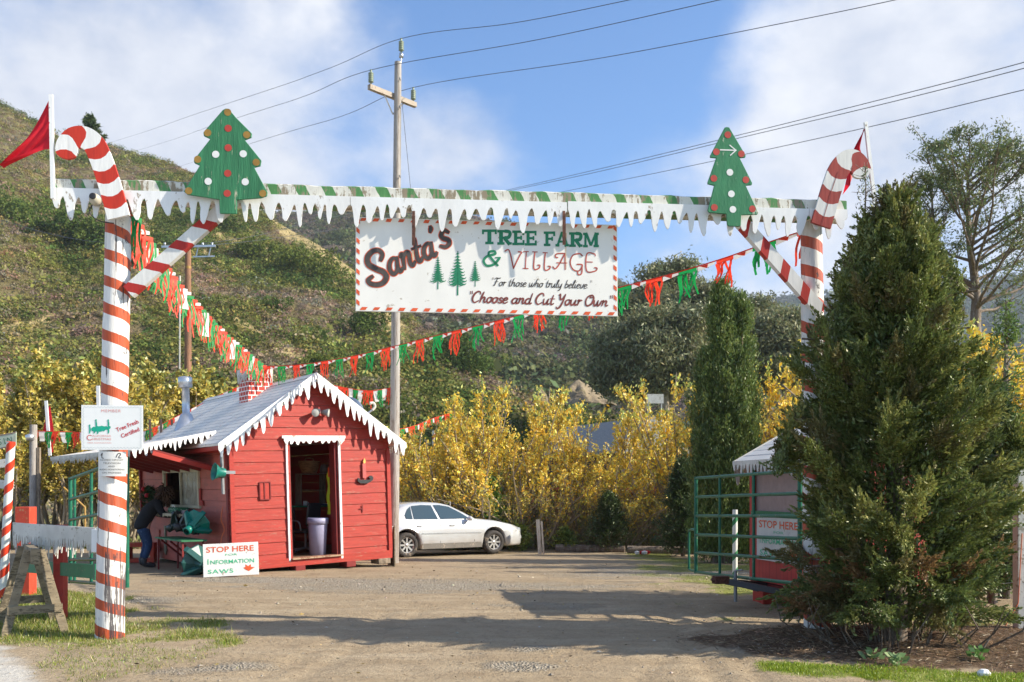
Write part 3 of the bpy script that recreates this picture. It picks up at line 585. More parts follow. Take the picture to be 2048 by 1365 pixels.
# raking braces from the posts to the beam
def brace(p0, p1, mat, w=.14, t=.09, off=-.10):
    mb = MB(); p0 = Vector((p0[0], off, p0[1])); p1 = Vector((p1[0], off, p1[1])); d = (p1-p0); L_ = d.length; d.normalize(); n = Vector((-d.z, 0, d.x))*w/2; k = 14
    vs = []; fs = []; us = []
    for i in range(k+1):
        q = p0+d*L_*i/k
        vs += [q-n+Vector((0, -t/2, 0)), q+n+Vector((0, -t/2, 0)), q+n+Vector((0, t/2, 0)), q-n+Vector((0, t/2, 0))]
    for i in range(k):
        for j in range(4): j2 = (j+1) % 4; fs.append((i*4+j, (i+1)*4+j, (i+1)*4+j2, i*4+j2)); x0 = L_*i/k; x1 = L_*(i+1)/k; sh = (-.05, .05, .05, -.05); us.append([(x0+sh[j], 0), (x1+sh[j], 0), (x1+sh[j2], 0), (x0+sh[j2], 0)])
    mb.add(vs, fs, 0, us); mb.add(vs[:4], [(0, 1, 2, 3)], 0); mb.add(vs[-4:], [(3, 2, 1, 0)], 0); mb.build('brace', mat, arch)
b0 = gzp(258, 585, .1); b1 = gzp(452, 415, .1); brace(b0, b1, m_brace)
b0 = gzp(1480, 445, .1); b1 = gzp(1640, 625, .1); brace(b0, b1, m_brace, off=-.12)
# rusty hanger straps
for px_ in (827, 1129):
    a, z = gzp(px_, 412, .27); mb = MB(); mb.bar((a, -.243, z-.42), (a, -.243, z-.10), .035, .008, up=(0, 1, 0)); mb.bar((a, -.236, z-.12), (a, -.2, z+.03), .03, .01); mb.build('hanger_strap', m_rust, arch)
# ---------------------------------------------------------------- cut-out decorations on the arch
def frame_thing(name, label, cat, px_, py_, off, group=None):
    a, z = gzp(px_, py_, off); p = Vector((GX0, GY0, 0))+GD*a+GN*off; return thing(name, label, cat, (p.x, p.y, z), GANG, group), a, z
def cutpts(pts, ax, zx, off): return [(gzp(x, y, off)[0]-ax, gzp(x, y, off)[1]-zx) for x, y in pts]
def candy(px_, py_, pts, wpx, label, mat, mat2, off=.26, seam=False):
    t, ax, zx = frame_thing('candy_cane', label, 'candy cane', px_, py_, off, 'wooden candy canes on the gateway posts'); P = cutpts(pts, ax, zx, off); C = spline([(x, 0, z) for x, z in P], 8); w = wpx/181
    mb = MB(); vs = []; us = []; fs = []; acc = 0; k = len(C)
    for i, p in enumerate(C):
        d = (C[min(i+1, k-1)]-C[max(i-1, 0)]).normalized(); n = Vector((-d.z, 0, d.x)); f = i/(k-1); ww = w*(1 if f < .97 else .93)/2
        if i: acc += (C[i]-C[i-1]).length
        row = []
        for q in range(5):
            tq = -1+q*.5; bow = .045*(1-tq*tq); row.append((p+n*ww*tq, acc+bow))
        for p_, u in row: vs.append((p_.x, -.02, p_.z)); us.append(u)
        for p_, u in row: vs.append((p_.x, .02, p_.z)); us.append(u)
    F_ = []; U = []
    for i in range(k-1):
        a, b = i*10, (i+1)*10
        for q in range(4):
            F_.append((a+q, a+q+1, b+q+1, b+q)); F_.append((a+5+q, b+5+q, b+6+q, a+6+q))
        F_.append((a, b, b+5, a+5)); F_.append((a+4, a+9, b+9, b+4))
    F_.append((0, 5, 6, 7, 8, 9, 4, 3, 2, 1)); e = (k-1)*10; 
    # rounded end of the hook
    pe = C[-1]; d = (C[-1]-C[-2]).normalized(); n = Vector((-d.z, 0, d.x)); m0 = len(vs)
    for q in range(1, 8):
        an = PI*q/8; pp = pe+n*(-math.cos(an))*w*.465+d*math.sin(an)*w*.30; vs += [(pp.x, -.02, pp.z), (pp.x, .02, pp.z)]; us += [acc+.03, acc+.03]
    front = [e+4, e+3, e+2, e+1, e]+[m0+2*q for q in range(7)]; back = [e+9, e+8, e+7, e+6, e+5]+[m0+1+2*q for q in range(7)]
    F_.append(tuple(front)); F_.append(tuple(reversed(back))); ring = [e]+[m0+2*q for q in range(7)]+[e+4]; ring2 = [e+5]+[m0+1+2*q for q in range(7)]+[e+9]
    for q in range(8): F_.append((ring[q], ring2[q], ring2[q+1], ring[q+1]))
    for f in F_: U.append([(us[i], 0) for i in f])
    mb.add(vs, F_, 0, U); mb.build('cane_board', mat, t)
    if seam:
        mb = MB(); ribbon(mb, [(x, z) for x, z in P[:-4]], .008, -.0235, cap=False); mb.build('plank_seam', m_dark_red, t)
    return t
candy(238, 440, [(238, 436), (224, 385), (211, 343), (200, 313), (187, 288), (169, 276), (150, 277), (137, 290), (133, 306)], 41, 'flat wooden candy cane hooked to the left, on the left post of the gateway', m_cane, None)
candy(1640, 452, [(1641, 452), (1652, 415), (1664, 375), (1675, 345), (1690, 325), (1705, 321), (1717, 331), (1722, 345)], 42, 'faded candy cane hooked to the right behind the big bushy tree', m_cane_r, None, seam=True)
def treecut(px_, py_, out, dots, label, mat, arrow=False, dx=0):
    t, ax, zx = frame_thing('tree_cutout', label, 'cutout sign', px_, py_, .29, 'green wooden christmas tree cutouts on the beam'); P = cutpts(out, ax, zx, .29)
    mb = MB(); mb.prism(P, -.012, .012); mb.build('tree_board', mat, t, bevel=.004)
    for x, y, c in dots:
        (X, Z), = cutpts([(x, y)], ax, zx, .29); mb = MB(); disc(mb, X, Z, .038, -.0145); mb.build('painted_dot', {'r': m_dotred, 'w': m_dotwhite, 'g': m_gold}[c], t)
    if arrow:
        mb = MB(); q = cutpts([(1440, 301), (1471, 302), (1459, 292), (1471, 302), (1460, 312)], ax, zx, .29); ribbon(mb, q[:2], .018, -.0145); ribbon(mb, [q[2], q[3]], .016, -.0152); ribbon(mb, [q[3], q[4]], .016, -.0158); mb.build('painted_arrow', m_dotwhite, t)
treecut(452, 425, [(452, 218), (458, 219), (472, 236), (504, 268), (503, 276), (490, 281), (523, 322), (521, 333), (509, 336), (535, 385), (534, 393), (522, 397), (474, 401), (474, 429), (440, 428), (439, 400), (375, 390), (368, 384), (372, 378), (400, 332), (389, 327), (388, 321), (421, 279), (408, 273), (407, 266), (446, 221)],
        [(456, 226, 'g'), (416, 267, 'g'), (494, 271, 'g'), (396, 320, 'g'), (513, 326, 'g'), (378, 383, 'g'), (526, 388, 'g'), (457, 258, 'r'), (457, 297, 'r'), (432, 310, 'w'), (487, 309, 'w'), (456, 348, 'r'), (417, 364, 'w'), (491, 365, 'w'), (455, 388, 'r')],
        'wide green tree cutout dotted red, white and ochre at the left end of the beam', m_green_w)
treecut(1466, 452, [(1453, 255), (1458, 256), (1491, 312), (1490, 316), (1479, 317), (1504, 367), (1503, 371), (1491, 372), (1516, 426), (1514, 430), (1482, 431), (1481, 452), (1477, 454), (1457, 453), (1454, 450), (1452, 429), (1418, 426), (1415, 422), (1428, 372), (1415, 369), (1415, 365), (1432, 317), (1420, 316), (1420, 312), (1449, 256)],
        [(1455, 271, 'r'), (1432, 305, 'r'), (1482, 309, 'r'), (1459, 346, 'w'), (1427, 358, 'r'), (1491, 361, 'r'), (1462, 389, 'w'), (1428, 416, 'r'), (1504, 419, 'r'), (1465, 420, 'w')],
        'slim green tree cutout with a small white arrow at the right end of the beam', m_green, True)
# ---------------------------------------------------------------- hanging sign
SW, SH = 2.90, 1.03
aL, zT = gzp(711, 433, .15); p = Vector((GX0, GY0, 0))+GD*aL+GN*.14
sign = thing('hanging_sign', 'big white board reading Santas Tree Farm and Village, hanging under the beam', 'sign', (p.x, p.y, zT-SH), GANG+R(1.2), rx=R(-1.))
mb = MB(); mb.box((SW/2, .0, SH/2), (SW, .02, SH)); mb.build('board', painted('sign_board_paint', (.80, .78, .73), (.45, .40, .32), .0, var=.03, bump=.02, dirt=(.48, .46, .42), dirta=.18), sign, bevel=.003)
def S(x, y):
    t = (x-42)/1911; yt = 268+75*t; yb = 945+58*t; return t*SW, SH*(1-(y-yt)/(yb-yt))
mb = MB(); YB = -.0125; rgd = random.Random(5)
def para(x0, x1, z0, z1, sh):
    c = [(x0+rgd.uniform(-.004, .004), z0), (x1, z0+rgd.uniform(-.004, .004)), (x1+sh, z1), (x0+sh, z1)]; mb.add([(x, YB, z) for x, z in c], [(0, 1, 2, 3)])
pit = .137
for i in range(21):
    x = .045+i*pit
    if x+.09 < SW: para(x, x+.062, .012, .046, .024); 
    if x+.09 < SW and not 1.95 < x < 2.3: para(x, x+.058, SH-.045, SH-.011, .02)
for i in range(9):
    z = .055+i*.112
    for x0 in (.008, SW-.044): mb.add([(x, YB, zz) for x, zz in ((x0, z+.03), (x0+.036, z), (x0+.036, z+.048), (x0, z+.078))], [(0, 1, 2, 3)])
mb.build('border_dashes', m_orange, sign)
# Santa's
SA = "222,580 232,540 205,512 160,520 128,560 135,612 190,645 240,668 262,705 238,745 195,758 150,750 132,725 160,700"
strokes = [(SA, 34)]
def glyph_at(ch, x, y, h, ang, w, kx=1.):
    out = []
    for q in GL[ch][1].split(';'):
        pts = []
        for r in q.split():
            a, b = map(float, r.split(',')); a = (a*kx+.12*b)*h; b = b*h; ca, sa = math.cos(ang), math.sin(ang); pts.append(S(x+a*ca-b*sa*1, y-(a*sa+b*ca)))
        out.append((pts, w))
    return out
ST = [([S(*map(float, r.split(','))) for r in SA.split()], 34)]
for ch, x, y, h, kx in (('a', 290, 690, 215, .8), ('n', 378, 650, 215, .82), ('t', 473, 603, 190, .8), ('a', 535, 580, 200, .85), ("'", 590, 470, 120, 1), ('s', 650, 505, 235, .95)):
    ST += glyph_at(ch, x, y, h, R(20), 27 if ch != 's' else 29, kx)
tp = lambda t: .8+.32*math.sin(t*PI)
mb = MB()
for pts, w in ST: ribbon(mb, pts, (w+11)*.00152, -.0125-.0004*random.random(), taper=tp)
mb.build('lettering_outline', m_orange, sign)
mb = MB()
for i, (pts, w) in enumerate(ST): ribbon(mb, pts, w*.00152, -.0145-.0002*(i % 3), taper=tp)
mb.build('lettering', m_ink, sign)
# TREE FARM in slab letters
def slab(mb, ch, x, yb, w, h, y=-.013):
    t = w*.27; s = h*.17; R_ = []
    def seg(a, b, wd): R_.append((a, b, wd))
    if ch == 'T': seg((w/2, 0), (w/2, h), t); seg((w*.22, s/2), (w*.78, s/2), s); seg((0, h-s/2), (w, h-s/2), s); seg((s*.4, h*.68), (s*.4, h), s*.8); seg((w-s*.4, h*.68), (w-s*.4, h), s*.8)
    if ch in 'EF': 
        seg((w*.28, 0), (w*.28, h), t); seg((0, s/2), (w*(.98 if ch == 'E' else .58), s/2), s); seg((0, h-s/2), (w*.96, h-s/2), s); seg((w*.28, h*.5), (w*.75, h*.5), s*.9); seg((w*.92, h*.68), (w*.92, h), s*.8); seg((w*.74, h*.36), (w*.74, h*.64), s*.7)
        if ch == 'E': seg((w*.94, 0), (w*.94, h*.34), s*.8)
    if ch == 'R': seg((w*.26, 0), (w*.26, h), t); seg((0, s/2), (w*.5, s/2), s); seg((0, h-s/2), (w*.6, h-s/2), s); seg((w*.26, h*.47), (w*.6, h*.47), s*.9); seg((w*.5, h*.45), (w*.86, 0), t*.9); seg((w*.72, s/2), (w, s/2), s)
    if ch == 'A': seg((w*.14, 0), (w*.5, h), t*.62); seg((w*.84, 0), (w*.52, h), t); seg((w*.25, h*.33), (w*.75, h*.33), s*.8); seg((0, s/2), (w*.3, s/2), s); seg((w*.66, s/2), (w, s/2), s)
    if ch == 'M': seg((w*.15, 0), (w*.15, h), t*.5); seg((w*.83, 0), (w*.83, h), t*.8); seg((w*.18, h), (w*.5, h*.12), t*.62); seg((w*.82, h), (w*.5, h*.12), t*.5); seg((0, s/2), (w*.3, s/2), s); seg((w*.66, s/2), (w, s/2), s); seg((0, h-s/2), (w*.25, h-s/2), s); seg((w*.78, h-s/2), (w, h-s/2), s)
    for q, (a, b, wd) in enumerate(R_):
        A = Vector((*S(x+a[0], yb-a[1]),)); B = Vector((*S(x+b[0], yb-b[1]),)); d = (B-A); d.normalize(); n = Vector((-d.y, d.x))*wd*.00152/2; yy = y-.00012*q
        mb.add([(v.x, yy, v.y) for v in (A-n, B-n, B+n, A+n)], [(0, 1, 2, 3)])
    if ch == 'R': ribbon(mb, [S(x+w*.5, yb-h+s*.5), S(x+w*.8, yb-h+s*.7), S(x+w*.88, yb-h*.72), S(x+w*.78, yb-h*.5), S(x+w*.5, yb-h*.47)], s*1.35*.00152, y-.0011, cap=False)
mb = MB()
xb = 950
for ch, x, w in (('T', 950, 108), ('R', 1062, 106), ('E', 1172, 88), ('E', 1264, 86), ('F', 1404, 84), ('A', 1490, 100), ('R', 1592, 100), ('M', 1696, 118)):
    t = (x-950)/865; slab(mb, ch, x, 474+34*t, w, 106)
ribbon(mb, [S(1078, 575), S(1040, 618), S(985, 628), S(962, 592), S(990, 560), S(1045, 545), S(1040, 526), S(1008, 528), S(1000, 550), S(1030, 590), S(1065, 628)], .027, -.0135)
ribbon(mb, [S(1048, 572), S(1084, 570)], .018, -.0128); mb.build('green_lettering', m_ink_g, sign)
# VILLAGE in curled letters
mb = MB()
V = {'V': "1118,525 1150,522 1180,650;1180,650 1225,560 1240,535 1215,530", 'I': "1275,530 1268,650;1255,530 1290,530;1252,650 1288,652", 'L': "1338,532 1330,650 1365,652 1375,630 1358,628;1322,532 1355,533",
     'l': "1415,538 1408,655 1440,660 1452,640 1436,636;1398,538 1430,540", 'A': "1560,545 1500,548 1490,570 1508,575;1560,545 1520,620 1490,655 1470,640;1560,545 1562,662;1500,612 1575,615",
     'G': "1690,565 1670,548 1620,560 1600,610 1620,660 1665,672 1690,630 1650,625;1688,632 1685,690 1660,700 1655,680", 'E': "1785,552 1725,550 1722,672 1785,675 1800,655 1782,650;1725,608 1765,610;1785,552 1788,566"}
for k_, st in V.items():
    for q in st.split(';'): ribbon(mb, [S(*map(float, r.split(','))) for r in q.split()], .0145, -.013)
mb.build('curled_lettering', m_ink_r, sign)
mb = MB(); q0 = S(1012, 772); q1 = S(1755, 800); script_text(mb, '"For those who truly believe."', q0[0], q1[0], q0[1], q1[1], .088, .009, -.013); mb.build('motto_lettering', m_ink, sign)
mb = MB(); q0 = S(845, 888); q1 = S(1905, 930); script_text(mb, '"Choose and Cut Your Own"', q0[0], q1[0], q0[1], q1[1], .118, .0175, -.013); mb.build('lower_lettering', m_maroon, sign)
# three small firs
mb = MB(); rgf = random.Random(3)
for cx, y0, y1, wd in ((630, 562, 795, 110), (773, 530, 840, 148), (900, 594, 778, 84)):
    ribbon(mb, [S(cx, y1), S(cx+2, y0+20), S(cx, y0)], .010*wd/110, -.013, taper=lambda t: 1.25-.9*t, cap=False); hgt = (y1-y0)*.76; n = 11
    for i in range(n):
        f = (i+.5)/n; y = y0+hgt*f; w = wd/2*(.12+.88*f)*rgf.uniform(.85, 1.1)
        for s_ in (-1, 1):
            ribbon(mb, [S(cx, y-w*.22), S(cx+s_*w*.5, y+w*.06), S(cx+s_*w*.85, y+w*.12), S(cx+s_*w, y-w*.05)], .0125*(.5+.6*f)*wd/110, -.0132-.00008*i, taper=lambda t: 1.5-1.3*t, cap=False)
            ribbon(mb, [S(cx, y-w*.3), S(cx+s_*w*.3, y+w*.2), S(cx+s_*w*.62, y+w*.22)], .014*(.5+.6*f)*wd/110, -.0140-.00008*i, taper=lambda t: 1.5-1.3*t, cap=False)
mb.build('fir_motif', m_ink_g, sign)
m_stain = plain('rust_stain', (.56, .42, .28), .7, var=.2)
mb = MB()
for x, y0, y1, w in ((468, 352, 470, .011), (1570, 400, 660, .013), (455, 500, 620, .03)): ribbon(mb, [S(x, y0), S(x-3, (y0+y1)/2), S(x+1, y1)], w, -.0120, taper=lambda t: 1.1-.8*t)
mb.build('rust_streak', m_stain, sign)
# ---------------------------------------------------------------- flags, camera and boards on the left post
def flag(name, label, px0, py0, px1, py1, off, cloth, wpx=6):
    (xa, za), (xb, zb) = gzp(px0, py0, off), gzp(px1, py1, off); p = Vector((GX0, GY0, 0))+GD*xa+GN*off; t = thing(name, label, 'flag', (p.x, p.y, za), GANG, 'red flags on white poles')
    mb = MB(); mb.bar((0, 0, 0), (xb-xa, 0, zb-za), wpx/181, .03, up=(0, 1, 0)); mb.build('flagpole', m_white, t)
    P = [(gzp(x, y, off)[0]-xa, gzp(x, y, off)[1]-za) for x, y in cloth]; mb = MB(); n = 10; vs = []
    top = spline([(x, 0, z) for x, z in P[:len(P)//2]], 6); bot = spline([(x, 0, z) for x, z in P[len(P)//2:]], 6); k = min(len(top), len(bot))
    for i in range(k):
        for j in range(n+1):
            q = top[i].lerp(bot[i], j/n); f = i/(k-1); vs.append((q.x, .05*math.sin(j*.9+f*4)*f+.02*math.sin(j*2.1), q.z))
    mb.add(vs, [(i*(n+1)+j, i*(n+1)+j+1, (i+1)*(n+1)+j+1, (i+1)*(n+1)+j) for i in range(k-1) for j in range(n)], 0, None, True); mb.build('flag_cloth', m_flag, t); return t
flag('flag', 'large red flag sagging from a white pole at the left end of the beam', 106, 398, 102, 190, .26, [(101, 195), (70, 250), (40, 290), (4, 331), (100, 297), (86, 300), (60, 312), (4, 334)], 7)
flag('flag', 'red flag hanging behind the faded candy cane on the right post', 1752, 430, 1731, 245, .05, [(1728, 258), (1722, 290), (1724, 305), (1725, 320), (1728, 262), (1705, 305), (1695, 345), (1688, 388)], 7)
t, ax, zx = frame_thing('security_camera', 'small round security camera under the beam beside the left post', 'camera', 192, 402, .28)
mb = MB(); Mx = Matrix.Rotation(R(78), 3, 'X'); mb.lathe([(.0, -.02), (.055, -.02), (.06, .03), (.045, .08), (0, .09)], 18, (0, 0, 0), M=Mx); mb.build('housing', plain('beige_plastic', (.42, .38, .30), .5), t)
mb = MB(); mb.lathe([(.03, .085), (.036, .1), (.028, .105), (0, .102)], 16, (0, 0, 0), M=Mx); mb.build('lens', m_black, t)
mb = MB(); mb.tube(spline([(-.04, .02, -.03), (-.07, .02, -.12), (.02, .03, -.2), (.17, .04, -.22)], 6), .006, 6); mb.build('cable', m_black, t)
t, ax, zx = frame_thing('member_sign', 'white board reading Member and Tree Fresh Certified, nailed to the left striped post', 'sign', 163, 900, .18)
w_, h_ = ga(286, .18)-ga(163, .18), 87/184.; mb = MB(); mb.box((w_/2, 0, h_/2), (w_, .008, h_)); mb.build('board', plain('white_enamel', (.78, .79, .77), .4, var=.02), t)
m_pale_red = plain('sun_bleached_red_lettering', (.72, .30, .27), .6, var=.1); m_rd = plain('red_lettering', (.52, .03, .04), .6); m_gr = plain('sea_green_print', (.0, .34, .22), .6); m_grey = plain('grey_print', (.48, .52, .52), .6)
lettering('lettering', 'MEMBER', .032, m_pale_red, t, .205, h_-.075, -.006, width=.2, track=1.2); lettering('lettering', 'Tree Fresh', .044, m_rd, t, .365, .19, -.006, width=.245, rot=R(23), bold=.02); lettering('lettering', 'Certified', .044, m_rd, t, .415, .125, -.006, width=.2, rot=R(23), bold=.02)
lettering('lettering', 'C', .06, plain('red_capital', (.62, .1, .1), .6), t, .055, .10, -.006); lettering('lettering', 'ALIFORNIA', .022, m_pale_red, t, .11, .137, -.006, width=.195); lettering('lettering', 'HRISTMAS', .026, m_pale_red, t, .11, .101, -.006, width=.195); lettering('lettering', 'TREE ASSOCIATION', .014, m_pale_red, t, .06, .067, -.006, width=.245)
mb = MB(); rgq = random.Random(8)
for x, z, r in [(.12+.012*i, .215+.006*math.sin(i*1.9)+.0012*i, .022+.008*math.sin(i*.33)) for i in range(15)]: mb.add([(x+r*rgq.uniform(.8, 1.15)*math.cos(2*PI*i/14), -.006-.00002*len(mb.f), z+r*.95*rgq.uniform(.8, 1.15)*math.sin(2*PI*i/14)) for i in range(14)], [tuple(range(14))])
for x, z, hh in ((.085, .175, .075), (.15, .22, .085), (.275, .235, .07), (.275, .175, .05), (.13, .175, .03), (.165, .17, .03)): ribbon(mb, [(x, z), (x+.004, z+hh*.5), (x, z+hh)], .014, -.0066, taper=lambda t: .7+.5*math.sin(3*t)); disc(mb, x, z+hh+.008, .009, -.0069)
mb.build('wagon_motif', m_gr, t)
mb = MB(); k = 60; per = 2*(w_+h_)-.16
def edgept(s):
    m_ = .022; A, B = w_-2*m_, h_-2*m_; s = s % (2*(A+B))
    return (m_+s, m_, 0, 1) if s < A else (w_-m_, m_+s-A, -1, 0) if s < A+B else (w_-m_-(s-A-B), h_-m_, 0, -1) if s < 2*A+B else (m_, h_-m_-(s-2*A-B), 1, 0)
pts = []
for i in range(241):
    s = i/240*2*(w_+h_-.088)*.9999; x, z, nx_, nz_ = edgept(s); f = .007*math.sin(s/.034*2*PI); pts.append((x+nx_*f, z+nz_*f))
ribbon(mb, pts, .003, -.0055, smooth=False, cap=False); mb.build('wavy_border', m_grey, t)
t, ax, zx = frame_thing('notice', 'small curled notice about closed circuit television, below the member board', 'sign', 197, 953, .16)
mb = MB(); n = 12; w2, h2 = .285, .26; vs = [(w2*i/n, .0-.028*math.sin(PI*(i/n*.9+.05)), z) for i in range(n+1) for z in (0, h2)]; mb.add(vs, [(2*i, 2*i+2, 2*i+3, 2*i+1) for i in range(n)], 0, None, True); vs2 = [(a, b+.003, c) for a, b, c in vs]; mb.add(vs2, [(2*i+1, 2*i+3, 2*i+2, 2*i) for i in range(n)]); mb.build('sheet', plain('curled_white_sheet', (.70, .69, .65), .5), t)
def bend(o):
    for v in o.data.vertices: v.co.y = -.002-.028*math.sin(PI*(v.co.x/w2*.9+.05))-.001
for i, (s_, wd) in enumerate((('CLOSED CIRCUIT', .24), ('TELEVISION', .18), ('AND', .07), ('AUDIO MONITORING', .26), ('ON PREMISES', .2))): bend(lettering('lettering', s_, .017, m_ink, t, (w2-wd)/2, .165-.034*i, -.03, width=wd))
mb = MB(); ribbon(mb, [(.03, .22), (.045, .245), (.04, .2), (.06, .19)], .008, 0); ribbon(mb, [(.19, .2), (.21, .24), (.235, .235), (.215, .2), (.24, .195)], .008, 0); bend(mb.build('camera_motif', m_ink, t))
# ---------------------------------------------------------------- hut
def local(M, px, py, ax, val):
    """where the sight line of a photo point meets the local plane ax=val of a placed thing"""
    Mi = M.inverted(); o = Mi@Vector((0, 0, EYE)); d = (Mi.to_3x3()@Vector(((px-1024)/F, 1, (HOR-py)/F))); t = (val-o[ax])/d[ax]; return o+d*t
HL = (-5.49, 18.16, g1(-5.4, 18.1)-.01); HW, HD = 3.55, 6.0
hut = thing('red_hut', 'red clapboard hut with open door, white shingle roof and icicle trim', 'hut', HL, R(37), ry=R(-1.8))
HM = Matrix.Translation(HL)@Euler((0, R(-1.8), R(37))).to_matrix().to_4x4()
hf = lambda px, py, y=0.: local(HM, px, py, 1, y)
hl = lambda px, py, x=0.: local(HM, px, py, 0, x)
AP, EV, OH = 3.98, 2.57, .25; SLP = (AP-EV)/(HW/2+OH); roofz = lambda x: AP-abs(x-HW/2)*SLP-.07
def courses(name, mat, z0, z1, ch, ext, holes, axis, flip, th=.022, seed=1):
    """lapped boards; ext(z)->(a,b); holes [(a0,a1,z0,z1)]"""
    rg = random.Random(seed); mb = MB(); z = z0
    while z < z1-.01:
        zt = min(z+ch, z1); segs = None; cuts = sorted(set([z, zt]+[h for q in holes for h in q[2:] if z < h < zt]))
        for zc0, zc1 in zip(cuts, cuts[1:]):
            a0, b0 = ext(zc0); a1, b1 = ext(zc1); seg = [(a0, b0, a1, b1)]
            for h in holes:
                if h[2] < (zc0+zc1)/2 < h[3]:
                    ns = []
                    for s0, e0, s1, e1 in seg:
                        if h[0] > s0: ns.append((s0, min(h[0], e0), s1, min(h[0], e1)))
                        if h[1] < e0: ns.append((max(h[1], s0), e0, max(h[1], s1), e1))
                    seg = ns
            for s0, e0, s1, e1 in seg:
                if e1-s1 < .02 and e0-s0 < .02: continue
                pr = lambda q: .019-.016*(q-z)/ch
                jig = rg.uniform(-.002, .002)
                pts = []
                for a, q, o in ((s0, zc0, -pr(zc0)), (e0, zc0, -pr(zc0)), (e1, zc1, -pr(zc1)), (s1, zc1, -pr(zc1)), (s0, zc0, th), (e0, zc0, th), (e1, zc1, th), (s1, zc1, th)):
                    q2 = q+(.004 if q == z else 0)+(jig if q in (z, zt) and q > z0 else 0)
                    pts.append((a, o, q2) if axis == 0 else (o, a, q2))
                f = [(0, 1, 2, 3), (4, 7, 6, 5), (0, 4, 5, 1), (2, 6, 7, 3), (0, 3, 7, 4), (1, 5, 6, 2)]
                mb.add(pts, [tuple(reversed(x)) for x in f] if axis else f)
        z = zt
    return mb.build(name, mat, hut)
gable = lambda z: ((0, HW) if z < roofz(0) else (HW/2-(AP-.07-z)/SLP, HW/2+(AP-.07-z)/SLP))
dl, dr = hf(581, 1000).x, hf(676, 1000).x; dtop = hf(630, 884).z; dbot = .22
fw = courses('front_wall', m_siding, .10, AP-.12, .232, gable, [(dl, dr, dbot, dtop)], 0, False, seed=2)
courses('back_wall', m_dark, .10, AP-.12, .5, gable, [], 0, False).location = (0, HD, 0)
w0, w1 = hl(400, 980).y, hl(333, 980).y; wz0, wz1 = hl(366, 1010).z, hl(366, 944).z
side = lambda z: (.0, HD)
courses('side_wall', m_siding_old, .04, roofz(0), .232, side, [(w0, w1, wz0, wz1)], 1, False, seed=3)
courses('side_wall', m_red, .10, roofz(0), .232, side, [], 1, False).location = (HW, 0, 0)
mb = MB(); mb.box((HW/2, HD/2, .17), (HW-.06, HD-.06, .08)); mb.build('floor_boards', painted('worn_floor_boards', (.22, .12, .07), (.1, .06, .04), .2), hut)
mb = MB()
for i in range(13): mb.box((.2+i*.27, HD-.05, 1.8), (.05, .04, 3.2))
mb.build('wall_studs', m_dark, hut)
# corner boards and skirt
for x in (.0, HW):
    mb = MB(); mb.box((x+(.035 if x == 0 else -.02), -.035, (.06+2.45)/2), (.085, .026, 2.4)); mb.build('corner_board', m_red, hut)
mb = MB(); mb.box((-.028, .06, 1.28), (.02, .10, 2.35)); mb.build('corner_board', m_dark_red, hut)
mb = MB(); mb.box((HW*.5, -.035, .14), (HW-.12, .03, .17)); mb.build('skirt_board', m_siding, hut, bevel=.004)
for x, w in ((.25, .5), (1.4, .22), (2.55, .22), (3.35, .3)): mb = MB(); mb.box((x, .10, .0), (w, .35, .12)); mb.build('foundation_block', m_dark_red if x != 3.35 else m_wood, hut, bevel=.01)
# roof
m = NT('white_shingles'); sp = m.n('ShaderNodeSeparateXYZ'); m.l(m.coord(), sp.inputs[0]); cb = m.n('ShaderNodeCombineXYZ'); m.l(sp.outputs[1], cb.inputs[0]); m.l(m.math('MULTIPLY', sp.outputs[2], 1.75), cb.inputs[1])
br = m.n('ShaderNodeTexBrick'); m.l(cb.outputs[0], br.inputs[0]); br.inputs['Scale'].default_value = 1; br.inputs['Brick Width'].default_value = .9; br.inputs['Row Height'].default_value = .145; br.inputs['Mortar Size'].default_value = .007; br.inputs['Mortar Smooth'].default_value = .1
br.inputs['Color1'].default_value = (.80, .73, .63, 1); br.inputs['Color2'].default_value = (.90, .83, .73, 1); br.inputs['Mortar'].default_value = (.24, .24, .26, 1); br.offset = .37
c = m.coord('Object', (1, 1, 1)); base = m.mix(m.rng(m.noise(c, 2.5, 6, .65), .4, .72, 0, .5), br.outputs[0], (.58, .56, .52)); m.bump(m.math('ADD', m.math('MULTIPLY', br.outputs['Fac'], -.8), m.math('MULTIPLY', m.noise(c, 60, 3), .3)), .6, .02); m_shingle = m.set(base, .85)
ye0, ye1 = -.27, HD+.3
for sg in (-1, 1):
    mb = MB(); cx = HW/2; ex = cx+sg*(HW/2+OH); nrm = (0.0, -.07)
    poly = [(cx, AP), (ex, EV), (ex, EV-.05), (cx, AP-.055)]
    if sg == 1: poly = poly[::-1]
    mb.prism([(x, z) for x, z in poly], ye0, ye1); mb.build('roof_slope', m_shingle, hut)
mb = MB(); mb.prism([(HW/2-.14, AP-.14*SLP+.012), (HW/2, AP+.016), (HW/2+.14, AP-.14*SLP+.012), (HW/2, AP-.01)], ye0-.002, ye1+.002); mb.build('ridge_cap', m_shingle, hut)
rgi = random.Random(21)
for sg in (-1, 1):
    mb = MB(); cx = HW/2; yb = ye0-.004; A = (cx, yb, AP+.03); B = (cx+sg*(HW/2+OH+.05), yb, EV-.01)
    icicles(mb, A, B, .12, .12, .34, .185, .02, (0, -1, 0), rgi); mb.build('icicle_board', m_white, hut)
    mb = MB(); mb.bar((cx, ye0+.02, AP-.10), (cx+sg*(HW/2+OH), ye0+.02, EV-.09), .03, .10); mb.build('barge_board', m_white_old, hut)
mb = MB(); icicles(mb, (HW+OH+.02, -.2, EV-.02), (HW+OH+.02, 3.2, EV-.02), .05, .1, .22, .12, .012, (1, 0, 0), rgi); mb.build('icicle_board', m_white_old, hut)
